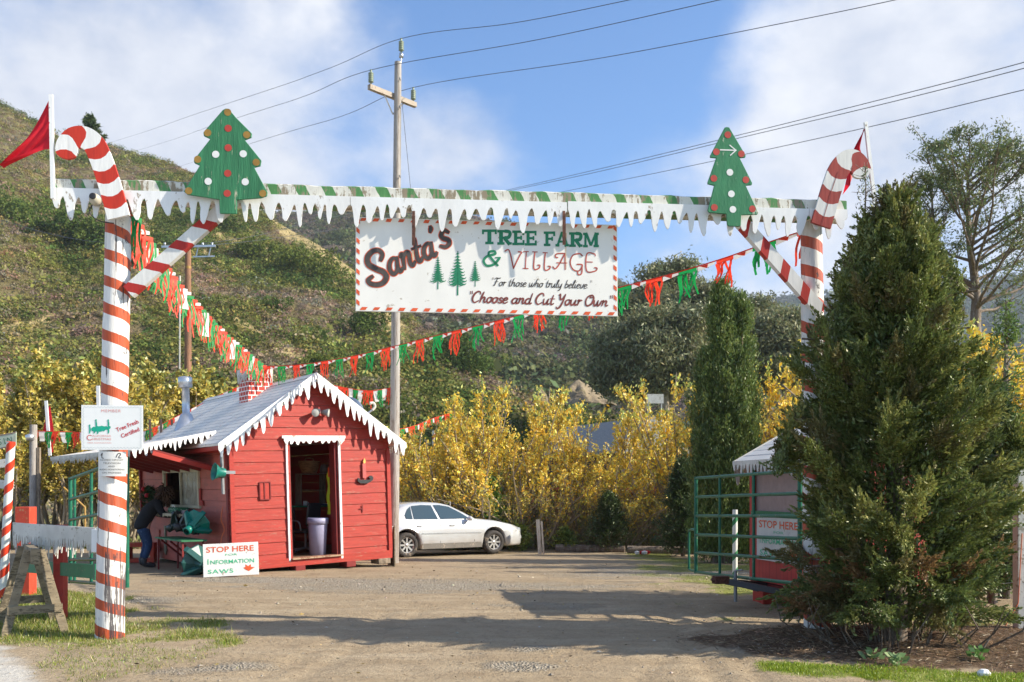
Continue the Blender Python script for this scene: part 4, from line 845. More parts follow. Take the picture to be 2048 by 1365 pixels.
mb = MB(); mb.bar((-OH+.02, ye0+.05, EV-.09), (-OH+.02, 2.2, EV-.13), .04, .08); mb.bar((-.10, ye0+.05, EV-.14), (-.10, 2.6, EV-.16), .04, .04); mb.build('eave_board', m_red, hut)
# lean-to roof over the service window, and the raised hatch below it
N0 = Vector((.12, 1.05, roofz(.12)+.085)); N1 = Vector((-1.55, 1.0, 2.50)); F1 = Vector((-1.95, 6.4, 2.50)); F0 = Vector((.12, 6.3, roofz(.12)+.085)); dn = Vector((0, 0, -.035))
mb = MB(); mb.add([N0, N1, F1, F0, N0+dn, N1+dn, F1+dn, F0+dn], [(0, 3, 2, 1), (4, 5, 6, 7), (0, 1, 5, 4), (1, 2, 6, 5), (2, 3, 7, 6), (3, 0, 4, 7)]); mb.build('awning_roof', m_shingle, hut)
mb = MB(); icicles(mb, N1+Vector((-.02, -.03, .03)), N0+Vector((0, -.03, .03)), .05, .09, .20, .11, .014, (0, -1, 0), rgi); mb.build('icicle_board', m_white, hut)
mb = MB(); icicles(mb, N1+Vector((-.03, 0, .0)), F1+Vector((-.03, 0, 0)), .05, .05, .14, .07, .012, (-1, 0, 0), rgi); mb.build('icicle_board', m_white_old, hut)
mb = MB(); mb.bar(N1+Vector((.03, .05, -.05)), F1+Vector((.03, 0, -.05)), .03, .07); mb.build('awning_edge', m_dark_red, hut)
H0 = hl(424, 941); HY0 = H0.y-.15; HY1 = hl(312, 948).y+.1; HZ = H0.z+.03; HOX, HOZ = -1.18, 2.42
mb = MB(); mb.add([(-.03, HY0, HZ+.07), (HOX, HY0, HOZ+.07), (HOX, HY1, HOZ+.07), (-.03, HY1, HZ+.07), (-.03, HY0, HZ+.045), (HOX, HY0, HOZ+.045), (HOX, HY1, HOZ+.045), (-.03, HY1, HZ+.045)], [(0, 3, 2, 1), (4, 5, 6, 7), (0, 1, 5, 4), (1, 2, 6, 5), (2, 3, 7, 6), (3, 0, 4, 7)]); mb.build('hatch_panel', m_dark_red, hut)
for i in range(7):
    y = HY0+.03+(HY1-HY0-.06)*i/6; mb = MB(); mb.bar((.0-.04, y, HZ), (HOX-.02, y, HOZ), .045, .09); mb.build('hatch_rafter', m_red if i == 0 else m_dark_red, hut)  # brighter red on the first rafter paints in the sun that catches it
mb = MB(); mb.box((-.03, HD+.02, 1.2), (.09, .09, 2.4)); mb.build('corner_post', m_dark_red, hut)
# service window
m_cream = painted('cream_window_paint', (.52, .46, .32), (.3, .25, .18), .08)
m = NT('cloudy_plastic_film'); m.p.inputs['Transmission Weight'].default_value = .0; c = m.coord(); m.bump(m.noise(m.coord('Object', (1, 1, .5)), 5, 4, .6, 1.), .8, .08); m_film = m.set((.34, .31, .25), .18, spec=.6)
mb = MB(); wm = (w0+w1)/2+.02; fwid = .07
mb.box((-.035, (w0+w1)/2, wz1+.03), (.05, w1-w0+.2, .09)); mb.box((-.035, (w0+w1)/2, wz0-.03), (.06, w1-w0+.2, .06))
for y in (w0-.03, w1+.03): mb.box((-.036, y, (wz0+wz1)/2), (.05, .08, wz1-wz0+.06))
mb.box((-.03, wm, (wz0+wz1)/2), (.04, .06, wz1-wz0)); wf = mb.build('window_frame', m_cream, hut, bevel=.003)
mb = MB(); n = 10; mb.add([(.0+.01*math.sin(i*1.7+j), w0+(wm-w0)*i/n, wz0+(wz1-wz0)*j/n) for i in range(n+1) for j in range(n+1)], [(i*(n+1)+j, i*(n+1)+j+1, (i+1)*(n+1)+j+1, (i+1)*(n+1)+j) for i in range(n) for j in range(n)], 0, None, True); mb.build('pane', m_film, wf)
mb = MB(); cz = hl(366, 1030, -.4).z; mb.box((-.25, (w0+w1)/2+.1, cz), (.5, w1-w0+.7, .035)); ct = mb.build('counter', m_cream, hut)
mb = MB(); icicles(mb, (-.505, w0-.25, cz+.01), (-.505, w1+.45, cz+.01), .03, .02, .05, .09, .008, (-1, 0, 0), rgi); mb.build('scalloped_trim', m_cream, ct)
for px_, py0, py1, mt in ((335, 1052, 1110, m_wood), (322, 1060, 1105, m_bright_red)):
    a = hl(px_, py0); b = hl(px_, py1); mb = MB(); w = .11; mb.prism([(-w*.4, 0), (w*.5, 0), (w*.4, (a.z-b.z)*.5), (w*.9, (a.z-b.z)*.55), (w, (a.z-b.z)*.9), (0, a.z-b.z), (-w*.7, (a.z-b.z)*.8), (-w*.2, (a.z-b.z)*.5)], -.01, .01, fr=lambda p: Vector((-.035+p.y, b.y+p.x, a.z-p.z))); mb.build('painted_boot_board', painted('old_green_paint', (.17, .17, .12), (.3, .3, .2), .2) if px_ == 335 else m_siding_old, hut)
a = hl(405, 1000); mb = MB(); mb.prism([(-.16, 0), (.17, 0), (.05, .36), (-.02, .36), (-.02, .12), (-.12, .1)], -.012, .012, fr=lambda p: Vector((-.04+p.y, a.y+p.x, a.z-.12+p.z))); mb.build('red_bracket_board', m_red, hut)
# doorway
def fbox(name, px0, py0, px1, py1, y, th, mat, par=None, bev=.003):
    a = hf(px0, py0, y); b = hf(px1, py1, y); mb = MB(); mb.box(((a.x+b.x)/2, y+th/2, (a.z+b.z)/2), (abs(b.x-a.x), th, abs(b.z-a.z))); return mb.build(name, mat, par or hut, bevel=bev)
dz0 = hf(576, 1123, -.05).z; dz1 = hf(576, 876, -.05).z
fr_ = fbox('door_frame', 571, 876, 582, 1123, -.055, .035, m_white); fbox('jamb', 676, 880, 687, 1117, -.055, .035, m_white, fr_)
mb = MB(); a = hf(564, 874, -.07); b = hf(690, 872, -.07); mb.box(((a.x+b.x)/2, -.06, (a.z+b.z)/2-.015), (b.x-a.x, .05, .055)); mb.build('head_casing', m_white, fr_)
mb = MB(); icicles(mb, (a.x+.03, -.086, a.z-.03), (b.x-.03, -.086, a.z-.03), .05, .04, .12, .13, .012, (0, -1, 0), rgi); mb.build('icicle_trim', m_white, fr_)
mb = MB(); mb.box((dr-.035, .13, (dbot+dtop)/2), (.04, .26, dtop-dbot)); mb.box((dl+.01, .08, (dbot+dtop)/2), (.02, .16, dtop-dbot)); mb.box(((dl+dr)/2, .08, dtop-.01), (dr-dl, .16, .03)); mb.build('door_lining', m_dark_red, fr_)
mb = MB(); mb.box(((dl+dr)/2, -.0, dbot-.012), (dr-dl+.06, .22, .03)); mb.build('threshold', painted('worn_threshold', (.38, .27, .17), (.2, .1, .06), .2), fr_)
# wall fittings: small shutter, keyhole plate, candle decoration, floodlight
def hthing(name, label, cat, p): # a thing fixed on the hut front at local point p
    w = HM@p; t = thing(name, label, cat, w, R(37)); t.rotation_euler = (0, R(-1.8), R(37)); return t
sh = fbox('wall_hatch', 519, 966, 540, 999, -.03, .012, m_red); a = hf(519, 965, -.03); b = hf(541, 999, -.03); mb = MB()
for x0, z0, x1, z1 in ((a.x, a.z, b.x, a.z), (a.x-.0, b.z, b.x, b.z), (a.x, a.z, a.x, b.z), (b.x, a.z, b.x, b.z), ((a.x+b.x)/2-.01, a.z, (a.x+b.x)/2-.01, b.z)): mb.bar((x0, -.035, z0), (x1, -.035, z1), .02, .02, up=(0, 1, 0))
mb.build('hatch_slats', m_dark_red, sh)
a = hf(725, 1018, -.03); mb = MB(); mb.box((a.x, -.03, a.z), (.02, .012, .16)); mb.box((a.x-.04, -.028, a.z), (.07, .01, .02)); mb.build('door_latch', m_dark_red, hut)
a = hf(729, 963, -.05); t = hthing('candle_decoration', 'small painted wooden candle in a black holder beside the hut door', 'decoration', a); m_cnd = painted('pink_candle_paint', (.45, .10, .09), (.5, .3, .25), .1)
mb = MB(); mb.prism([(-.04, .07), (.045, .07), (.04, .36), (.03, .38), (-.04, .38)], -.01, .01); mb.build('candle_stick', m_cnd, t)
mb = MB(); mb.prism([(-.005, .38), (.03, .39), (.04, .43), (.015, .50), (-.01, .45), (-.02, .41)], -.008, .008); mb.build('painted_flame', plain('yellow_flame_paint', (.7, .42, .10), .5), t)
mb = MB(); P = []
mb.prism([(-.17, .07), (-.165, .0), (-.1, -.045), (.06, -.05), (.13, -.02), (.2, .02), (.215, .08), (.17, .12), (.11, .11), (.1, .07), (.14, .05), (.10, .03), (.03, .035), (-.1, .03), (-.13, .075)], -.012, .012); mb.build('candle_holder', m_black, t, bevel=.003)
a = hf(635, 826, -.04); t = hthing('floodlight', 'twin metal floodlight mounted under the hut gable', 'lamp', a)
mb = MB(); mb.box((0, .01, .03), (.12, .04, .1)); mb.build('base', m_dull_metal, t)
for sx, yw in ((-.10, -25), (.12, 50)):
    Mx = (Matrix.Rotation(R(yw), 3, 'Z')@Matrix.Rotation(R(100), 3, 'X')); mb = MB(); mb.lathe([(0, -.10), (.035, -.09), (.05, -.03), (.085, .05), (.085, .075)], 16, (sx, -.12, .0), M=Mx); hd = mb.build('lamp_head', m_dull_metal, t)
    mb = MB(); mb.lathe([(.08, .068), (.05, .078), (0, .082)], 16, (sx, -.12, .0), M=Mx); mb.build('lens', plain('grey_lens_glass', (.5, .5, .46), .1), hd)
# chimney with painted bricks
m = NT('painted_bricks'); sp = m.n('ShaderNodeSeparateXYZ'); m.l(m.coord(), sp.inputs[0]); cb = m.n('ShaderNodeCombineXYZ'); m.l(m.math('ADD', sp.outputs[0], sp.outputs[1]), cb.inputs[0]); m.l(sp.outputs[2], cb.inputs[1])
br = m.n('ShaderNodeTexBrick'); m.l(cb.outputs[0], br.inputs[0]); br.inputs['Scale'].default_value = 1; br.inputs['Brick Width'].default_value = .16; br.inputs['Row Height'].default_value = .10; br.inputs['Mortar Size'].default_value = .011; br.inputs['Color1'].default_value = (.42, .04, .03, 1); br.inputs['Color2'].default_value = (.5, .05, .03, 1); br.inputs['Mortar'].default_value = (.75, .73, .7, 1); m_brick = m.set(br.outputs[0], .7)
cy = 2.15; cx_ = HW/2-.34; cw = .54; zt = AP+.26
mb = MB(); mb.box((cx_, cy, (AP-.55+zt)/2), (cw, cw, zt-AP+.55)); chm = mb.build('chimney', m_brick, hut)
mb = MB(); e = cw/2+.02
for A, B, n_ in (((cx_-e, cy-e), (cx_+e, cy-e), (0, -1, 0)), ((cx_-e, cy+e), (cx_-e, cy-e), (-1, 0, 0)), ((cx_+e, cy-e), (cx_+e, cy+e), (1, 0, 0))): icicles(mb, (A[0], A[1], zt+.05), (B[0], B[1], zt+.05), .1, .12, .22, .07, .012, n_, rgi)
mb.build('icicle_trim', m_white_old, chm)
# stove pipe
sy = 4.75; sxp = .72; w = HM@Vector((sxp, sy, roofz(sxp))); mb = MB(); mb.lathe([(.30, -.12), (.13, .28), (.09, .30), (.09, .92), (.105, .92)], 20, (sxp, sy, roofz(sxp))); pipe = mb.build('stove_pipe', m_galv, hut)
mb = MB(); mb.lathe([(.10, .92), (.16, .93), (.165, 1.16), (.13, 1.18), (0, 1.2)], 20, (sxp, sy, roofz(sxp))); mb.build('pipe_cap', m_galv, pipe)
# satellite dish
w = HM@Vector((3.25, .9, roofz(3.25)+.05)); t = thing('satellite_dish', 'grey satellite dish seen edge-on at the right eave of the hut', 'satellite dish', w, R(37)); Mx = Matrix.Rotation(R(28), 3, 'Z')@Matrix.Rotation(R(68), 3, 'Y')
mb = MB(); mb.lathe([(0, 0), (.12, .012), (.24, .05), (.32, .095), (.322, .085), (.24, .035), (0, -.015)], 26, (-.2, -.1, .35), M=Mx); mb.build('reflector', plain('dark_blue_grey_paint', (.10, .14, .22), .4), t)
mb = MB(); mb.tube([(-.05, 0, -.1), (-.12, -.05, .2), (-.18, -.1, .33)], .025, 8); mb.tube(spline([(-.05, -.05, .16), (.15, -.1, .28), (.34, -.15, .42)], 5), .022, 8); mb.build('arm', m_galv, t)
mb = MB(); mb.tube(spline([(.34, -.15, .42), (.40, -.16, .50), (.36, -.16, .58), (.28, -.15, .57)], 5), [.03]*15+[.045], 10); mb.build('receiver', m_white_old, t)
# ---------------------------------------------------------------- inside the hut
def inside(name, label, cat, x, y, rz=0, grp=None): w = HM@Vector((x, y, .21)); t = thing(name, label, cat, w, R(37)+rz, grp); return t
t = inside('office_desk', 'dark green topped desk with shelves inside the hut doorway', 'desk', hf(632, 1000, 2.).x, 2.0)
mb = MB(); mb.box((0, 0, .98), (1.5, .6, .035)); mb.build('desk_top', m_green_board, t)
for x in (-.7, .7): mb = MB(); mb.box((x, 0, .48), (.05, .55, .96)); mb.build('leg', m_dark, t)
mb = MB(); mb.box((-.1, .15, 1.72), (.62, .3, .025)); mb.box((-.1, .15, 1.35), (.62, .3, .02)); 
for x in (-.4, .2): mb.box((x, .15, 1.36), (.025, .3, .74))
mb.build('shelf', m_wood, t)
mb = MB(); mb.box((.52, .1, 1.55), (.05, .3, 1.1)); mb.box((.75, .1, 1.95), (.45, .3, .3)); mb.build('cupboard', m_white_old, t)
def at_rel(par, name, label, cat, off, rz=0): w = Matrix.Translation(par.location)@Matrix.Rotation(R(37), 4, 'Z')@Vector(off); return thing(name, label, cat, w, R(37)+rz)
desk = t
b = at_rel(desk, 'wicker_basket', 'tan wicker basket on the shelf inside the hut doorway', 'basket', (-.18, .05, 1.75)); m_wick = painted('wicker', (.42, .26, .12), (.2, .12, .05), .25, grain=(1, 1, 6), sc=12, bump=.8)
mb = MB(); mb.lathe([(.0, 0), (.17, 0), (.22, .12), (.25, .26), (.262, .27), (.24, .27), (.2, .12), (0, .03)], 22); mb.build('bowl', m_wick, b); mb = MB(); mb.tube(spline([(-.1, 0, .25), (-.08, 0, .33), (.08, 0, .33), (.1, 0, .25)], 5), .012, 8); mb.build('handle', m_wick, b)
b = at_rel(desk, 'fan_heater', 'grey round appliance beside the wicker basket', 'appliance', (.2, .05, 1.74)); mb = MB(); mb.lathe([(0, 0), (.09, 0), (.11, .1), (.07, .2), (0, .22)], 16); mb.build('casing', m_dull_metal, b); mb = MB(); mb.box((0, 0, -.0), (.2, .16, .02)); mb.build('base', m_galv, b)
b = at_rel(desk, 'white_mug', 'small pale cup on the green desk inside the hut', 'cup', (-.35, -.1, 1.0)); mb = MB(); mb.lathe([(0, 0), (.045, 0), (.045, .1), (.04, .1), (.04, .01)], 14); mb.tube(spline([(.045, 0, .08), (.08, 0, .06), (.045, 0, .02)], 4), .007, 6); mb.build('cup_body', m_white, b)
b = at_rel(desk, 'paper_stack', 'blue folder and papers on the green desk inside the hut', 'papers', (.25, -.12, 1.0), .2); mb = MB(); mb.box((0, 0, .015), (.3, .22, .03)); mb.build('folder', plain('blue_card', (.03, .08, .2), .6), b); mb = MB(); mb.box((.02, 0, .035), (.26, .2, .008), Matrix.Rotation(.15, 3, 'Z')); mb.build('paper', m_white, b)
t = inside('office_chair', 'dark swivel office chair in front of the desk inside the hut', 'chair', hf(608, 1000, 1.1).x, 1.1, R(200))
mb = MB()
for i in range(5): a = 2*PI*i/5; mb.bar((0, 0, .12), (.3*math.cos(a), .3*math.sin(a), .07), .04, .03)
mb.build('base', m_dull_metal, t); mb = MB(); mb.tube([(0, 0, .1), (0, 0, .45)], .025, 10); mb.build('column', m_dull_metal, t); mb = MB(); mb.box((0, 0, .48), (.48, .46, .08)); mb.build('seat', m_black, t, bevel=.03); mb = MB(); mb.box((0, .24, .85), (.42, .06, .5), Matrix.Rotation(R(-8), 3, 'X')); mb.build('backrest', m_black, t, bevel=.03)
for s_ in (-1, 1): mb = MB(); mb.tube(spline([(s_*.24, .1, .5), (s_*.3, .1, .68), (s_*.28, -.15, .7), (s_*.24, -.18, .55)], 5), .016, 8); mb.build('armrest', m_dull_metal, t)
for i in range(5): a = 2*PI*i/5; mb = MB(); mb.lathe([(0, -.02), (.03, -.02), (.03, .02), (0, .02)], 12, (.3*math.cos(a), .3*math.sin(a), .03), M=Matrix.Rotation(R(90), 3, 'X')); mb.build('caster', m_black, t)
t = inside('waste_bin', 'tall lavender grey plastic bin just inside the hut door', 'bin', dr-.32, .38); m_bin = plain('lavender_plastic', (.30, .29, .42), .45)
mb = MB(); mb.lathe([(0, 0), (.17, 0), (.2, .62), (.2, .66)], 24); mb.build('bin_body', m_bin, t); mb = MB(); mb.lathe([(.2, .66), (.225, .66), (.225, .78), (.2, .79), (.19, .66)], 24); mb.build('rim', m_bin, t)
t = inside('safety_vest', 'yellow and orange safety vest hanging inside the hut door', 'vest', dr-.06, .42); mb = MB(); n = 8; mb.add([(.02*math.sin(j*1.3), -.10+.15*i/n, .85+.95*j/n*(1-.15*abs(i-4)/4)) for i in range(n+1) for j in range(n+1)], [(i*(n+1)+j, i*(n+1)+j+1, (i+1)*(n+1)+j+1, (i+1)*(n+1)+j) for i in range(n) for j in range(n)], 0, None, True); mb.build('vest_cloth', plain('fluorescent_yellow_cloth', (.55, .7, .03), .6), t)
mb = MB(); mb.box((-.03, -.1, 1.75), (.02, .08, .2)); mb.build('shoulder_band', m_orange, t)
# ---------------------------------------------------------------- things outside the service window
def hthing2(name, label, cat, x, y, z=None, rz=0, grp=None):
    w = HM@Vector((x, y, 0)); w.z = (g1(w.x, w.y) if z is None else z); return thing(name, label, cat, w, R(37)+rz, grp)
t = hthing2('folding_table', 'low green topped table with red trestle struts under the hut window', 'table', -.62, 1.25)
mb = MB(); mb.box((0, 0, .66), (.5, 1.75, .03)); mb.build('table_top', m_green_board, t)
for y in (-.7, .0, .6):
    mb = MB(); mb.bar((.5, y+.1, .05), (-.2, y, .62), .035, .035); mb.build('strut', m_dark_red, t)
for x in (-.2, .2):
    for y in (-.8, .8): mb = MB(); mb.bar((x, y, 0), (x, y, .65), .03, .03); mb.build('leg', m_dark_red, t)
def treestand(name, label, x, y, z, rz, tilt, mat, s=1.):
    w = HM@Vector((x, y, 0)); w.z = z; t = thing(name, label, 'tree stand', w, R(37)+rz, 'plastic tree stands outside the window', rx=tilt)
    mb = MB(); mb.lathe([(.09*s, .0), (.12*s, .03), (.13*s, .16*s), (.2*s, .2*s), (.30*s, .26*s), (.31*s, .28*s), (.2*s, .23*s), (.11*s, .17*s)], 8, smooth=False); mb.build('basin', mat, t)
    for i in range(4):
        a = PI/4+i*PI/2; c_, s_ = math.cos(a), math.sin(a); mb = MB(); mb.prism([(.1*s, .0), (.34*s, .22*s), (.36*s, .30*s), (.24*s, .30*s), (.12*s, .18*s)], -.05*s, .05*s, fr=lambda p: Vector((p.x*c_-p.y*s_, p.x*s_+p.y*c_, p.z))); mb.build('leg', mat, t, bevel=.008)
    mb = MB(); mb.lathe([(.07*s, -.14*s), (.09*s, -.14*s), (.09*s, .02), (.07*s, .02)], 14); mb.build('collar', mat, t)
    return t
m_dkplastic = plain('dark_green_black_plastic', (.015, .03, .025), .35)
w = HM@Vector((-.62, 1.2, 0)); tz = g1(w.x, w.y)+.675
treestand('tree_stand', 'dark plastic tree stand tilted on the left of the green table', -.60, 1.80, tz+.22, R(50), R(60), m_dkplastic, .85)
treestand('tree_stand', 'black plastic tree stand in the middle of the green table', -.58, 1.30, tz+.24, R(60), R(70), m_black, .95)
ts = treestand('tree_stand', 'teal plastic tree stand with a yellow label on the green table', -.62, .62, tz+.22, R(120), R(62), m_teal, .92)
mb = MB(); mb.box((.0, .12, .265), (.18, .11, .006)); mb.build('label', plain('yellow_label', (.62, .6, .06), .5), ts)
t = treestand('tree_stand', 'dark teal tree stand lying on the ground behind the stop sign board', -.55, -.10, g1(-6, 18)+.20, R(200), R(80), plain('dark_teal_plastic', (.02, .09, .08), .4), 1.1)
a = hl(437, 945, -.3); t = thing('funnel', 'teal plastic funnel on a grey bracket by the hut corner', 'funnel', HM@a, R(37)); Mx = Matrix.Rotation(R(-82), 3, 'Y')@Matrix.Rotation(R(0), 3, 'X')
mb = MB(); mb.lathe([(.09, -.12), (.11, .0), (.16, .08), (.175, .09), (.155, .08), (.1, .0), (.07, -.1)], 20, M=Mx); mb.build('cone', m_teal, t); mb = MB(); mb.bar((.1, 0, 0), (.32, 0, .0), .06, .06); mb.bar((.06, 0, .34), (.1, .02, -.42), .035, .05); mb.build('bracket', m_dull_metal, t)
t = hthing2('gift_bag', 'green and white patterned bag lying on the window counter', 'bag', -.3, w0+.65, (HM@Vector((-.3, w0+.65, cz+.02))).z); mgr = NT('patterned_paper'); vo = mgr.n('ShaderNodeTexVoronoi'); mgr.l(mgr.coord(), vo.inputs['Vector']); vo.inputs['Scale'].default_value = 18; m_pat = mgr.set(mgr.mix(mgr.rng(vo.outputs['Distance'], .25, .35), (.6, .62, .58), (.01, .12, .05)), .5)
mb = MB(); mb.box((0, 0, .06), (.28, .62, .12)); mb.build('bag_body', m_pat, t, bevel=.03); mb = MB(); mb.tube(spline([(-.1, -.1, .12), (-.12, 0, .17), (-.1, .1, .12)], 4), .008, 6); mb.build('handle', m_white, t)
t = hthing2('paper_pile', 'pale leaflets at the near end of the window counter', 'papers', -.3, w0+.05, (HM@Vector((-.3, w0+.05, cz+.02))).z); mb = MB(); mb.box((0, 0, .02), (.22, .3, .04), Matrix.Rotation(.2, 3, 'Z')); mb.build('sheets', plain('pinkish_paper', (.5, .38, .38), .6), t); mb = MB(); mb.box((.02, .16, .035), (.2, .2, .05), Matrix.Rotation(-.3, 3, 'Z')); mb.build('pamphlets', m_white_old, t)
t = hthing2('extension_cord', 'orange cord hanging down the hut corner to the table', 'cord', -.1, .25, 0); mb = MB(); mb.tube(spline([(0, 0, 1.25), (-.03, .02, 1.0), (.03, 0, .8), (-.02, .03, .6), (-.1, 0, .1)], 6), .010, 6); mb.build('cable', m_cord, t)
# wreath on the far corner
a = hl(297, 1000, -.12); t = thing('wreath', 'green wreath with red bows at the far corner of the hut', 'wreath', HM@a, R(37)); rg = np.random.default_rng(8); n = 1500; th_ = rg.uniform(0, 2*PI, n); rr = .26+rg.normal(size=n)*.05
C = np.stack([rg.normal(size=n)*.05, rr*np.cos(th_), rr*np.sin(th_)], 1); leafobj('wreath_greens', leafquads(C, unit(rg.normal(size=(n, 3))), .09, .02, rg), colvar((.02, .07, .02), n, rg), t)
for y, z in ((-.15, .1), (.05, -.3), (.12, .25)): mb = MB(); mb.lathe([(0, -.05), (.06, -.04), (.08, 0), (.06, .05), (0, .06)], 10, (-.06, y, z)); mb.build('red_bow', m_flag, t)
mb = MB(); mb.prism([(-.04, -.3), (.03, -.32), (.07, -.75), (-.02, -.7)], -.01, .01, fr=lambda p: Vector((-.07+p.y, p.x, p.z))); mb.build('ribbon_tail', m_flag, t)
# sign board leaning against the hut corner
def stopsign(t, w, h, y=-.0125):
    lettering('lettering', 'STOP HERE', h*.17, m_orange, t, w*.06, h*.74, y, width=w*.86, bold=.015); lettering('lettering', 'FOR', h*.06, m_ink_g2, t, w*.40, h*.62, y, width=w*.22)
    lettering('lettering', 'I', h*.17, m_ink_g2, t, w*.08, h*.38, y, bold=.01); lettering('lettering', 'NFORMATION', h*.125, m_ink_g2, t, w*.13, h*.38, y, width=w*.79, bold=.01); lettering('lettering', 'SAWS', h*.125, m_ink_g2, t, w*.08, h*.10, y, width=w*.46, bold=.01, track=1.1)
    mb = MB(); P = [(.72, .23), (.76, .25), (.76, .33), (.81, .27), (.86, .33), (.86, .24), (.93, .23), (.87, .17), (.82, .12), (.76, .17)]; mb.add([(a*w, y, b*h) for a, b in P], [tuple(range(len(P)))][::-1]); mb.build('arrow', m_orange, t)
x0 = px3(407, 1152, 17.25); x0.z = g1(x0.x, x0.y); t = thing('stop_board', 'white board lettered Stop Here, Information, Saws, leaning beside the hut corner', 'sign', x0, R(12), rx=R(-9), ry=R(-2.2)); w_, h_ = 1.0, .62
mb = MB(); mb.box((w_/2, 0, h_/2), (w_, .018, h_)); mb.build('board', painted('board_white', (.76, .75, .71), (.4, .36, .3), .03, var=.04), t, bevel=.003); stopsign(t, w_, h_)
# plywood sheet leaning at the right corner
a = Vector((HW+.05, -.1, 0)); w = HM@a; w.z = g1(w.x, w.y); t = thing('plywood_sheet', 'grey plywood offcut leaning against the right corner of the hut', 'board', w, R(37)+R(75), rx=0); mb = MB()
mb.prism([(0, 0), (.55, 0), (.16, .85), (.04, .9)], -.012, .012); mb.build('sheet', m_wood_h, t); mb = MB(); mb.bar((.57, 0, 0), (.18, 0, .87), .03, .05, up=(0, 1, 0)); mb.build('batten', m_white_old, t)
# ---------------------------------------------------------------- garlands
m_gr_r = cloth('red_foil_fringe', (.85, .06, .02)); m_gr_g = cloth('green_foil_fringe', (.01, .32, .07)); m_gr_w = cloth('white_printed_pennant', (.78, .74, .70), .35)
def garland(label, pts, seq, spacing, hang, seed, wd=.2, sag=0., n_each=7):
    rg = random.Random(seed); C = spline(pts, 14); mid = Vector(pts[0]); t = thing('pennant_garland', label, 'garland', mid, 0, 'fringed pennant garlands'); C = [p-mid for p in C]
    mb = MB(); mb.tube(C, .008, 5); mb.build('string', m_gr_r, t); acc = 0; nxt = spacing*.3; i = 0
    for a, b in zip(C, C[1:]):
        l = (b-a).length
        while acc+l > nxt:
            p = a.lerp(b, (nxt-acc)/l); d = (b-a).normalized(); d = (d+Vector((.9 if d.x*1. > -.9 else -.9, 0, 0))*(1 if abs(d.y) > .75 else 0)).normalized() if seq[0] == 'g' else d; k = seq[i % len(seq)]; i += 1; mb = MB(); q = Vector((rg.uniform(-.03, .03), 0, -1)).normalized()
            if k == 'f':   # folded white pennant lying along the string
                w = spacing*.95; mb.add([p-d*w/2+Vector((0, 0, .005)), p+d*w/2+Vector((0, 0, .005)), p+d*w/2+q*.035, p-d*w/2+q*.07], [(0, 1, 2, 3)]); mb.add([p-d*w*.4+Vector((0, -.01, -.01)), p+d*w*.1+Vector((0, -.012, -.012)), p+d*w*.05+q*.06+Vector((0, -.01, 0))], [(0, 1, 2)], 1)
                mb.build('pennant', [m_gr_w, m_gr_r], t)
            elif k == 'w':
                w = wd*rg.uniform(.8, 1.05); h = hang*rg.uniform(.75, 1.1); bow = rg.uniform(-.05, .05); vs = []
                for j in range(5): 
                    f = j/4; off = Vector((bow*f*f, rg.uniform(-.02, .02), 0)); vs += [p-d*w/2*(1-.25*f)+q*h*f+off, p+d*w/2*(1-.3*f)+q*h*f+off]
                mb.add(vs, [(2*j, 2*j+1, 2*j+3, 2*j+2) for j in range(4)]); mb.build('pennant', m_gr_w, t)
            else:
                m_ = m_gr_r if k == 'r' else m_gr_g; w = wd*rg.uniform(.9, 1.15); mb.add([p-d*w/2, p+d*w/2, p+d*w/2+q*.05, p-d*w/2+q*.05], [(0, 1, 2, 3)])
                for s_ in range(n_each):
                    f0 = (s_+rg.uniform(.1, .6))/n_each-.5; base = p+d*w*f0+q*.045; L_ = hang*rg.uniform(.6, 1.2); sw = w/n_each*.5; ph = rg.uniform(0, 6); am = rg.uniform(.008, .025); dr_ = rg.uniform(-.07, .05); vs = []
                    for j in range(6):
                        f = j/5; c = base+q*L_*f+Vector((am*math.sin(ph+f*5)+dr_*f*f, am*math.cos(ph+f*4), 0)); ww = sw*(1-.35*f); vs += [c-d*ww, c+d*ww]
                    mb.add(vs, [(2*j, 2*j+1, 2*j+3, 2*j+2) for j in range(5)])
                mb.build('pennant', m_, t)
            nxt += spacing*rg.uniform(.92, 1.08)
        acc += l
    return t
CH = HM@Vector((cx_+.1, cy-.3, zt+.10))
garland('fringed garland falling from the left striped post to the hut chimney', [px3(262, 428, 10.0), px3(300, 490, 11.2), px3(345, 555, 12.9), px3(395, 612, 14.8), px3(450, 668, 17.0), px3(505, 715, 19.4), CH], 'grfrgwrggrfrgrwf', .25, .40, 1, .21)
garland('long fringed garland rising from the hut chimney to the right striped post', [CH, px3(600, 730, 19.6), px3(700, 714, 18.2), px3(800, 690, 16.9), px3(900, 665, 15.7), px3(1000, 641, 14.7), px3(1100, 613, 13.7), px3(1240, 575, 12.7), px3(1345, 548, 12.0), px3(1450, 516, 11.4), px3(1540, 484, 11.0), px3(1618, 458, 10.75)], 'rfgf', .27, .31, 2, .27)
garland('short garland strung from the hut roof to the grey utility pole', [px3(640, 765, 21.0), px3(690, 776, 21.2), px3(740, 782, 21.3), px3(788, 775, 21.5)], 'rwgwr', .115, .34, 3, .12, n_each=4)
garland('garland running from the old wooden post along the roof to the chimney', [px3(66, 862, 22.5), px3(130, 864, 22.6), px3(215, 866, 22.9), px3(290, 862, 23.2), px3(370, 825, 23.6), px3(440, 790, 24.0), px3(492, 768, 23.6)], 'rwgrwg', .155, .32, 4, .15, n_each=4)
garland('thin garland leading from the utility pole into the yellow shrubs', [px3(793, 860, 21.6), px3(830, 852, 23), px3(870, 836, 26), px3(905, 826, 28)], 'rgwr', .3, .14, 5, .22, n_each=4)
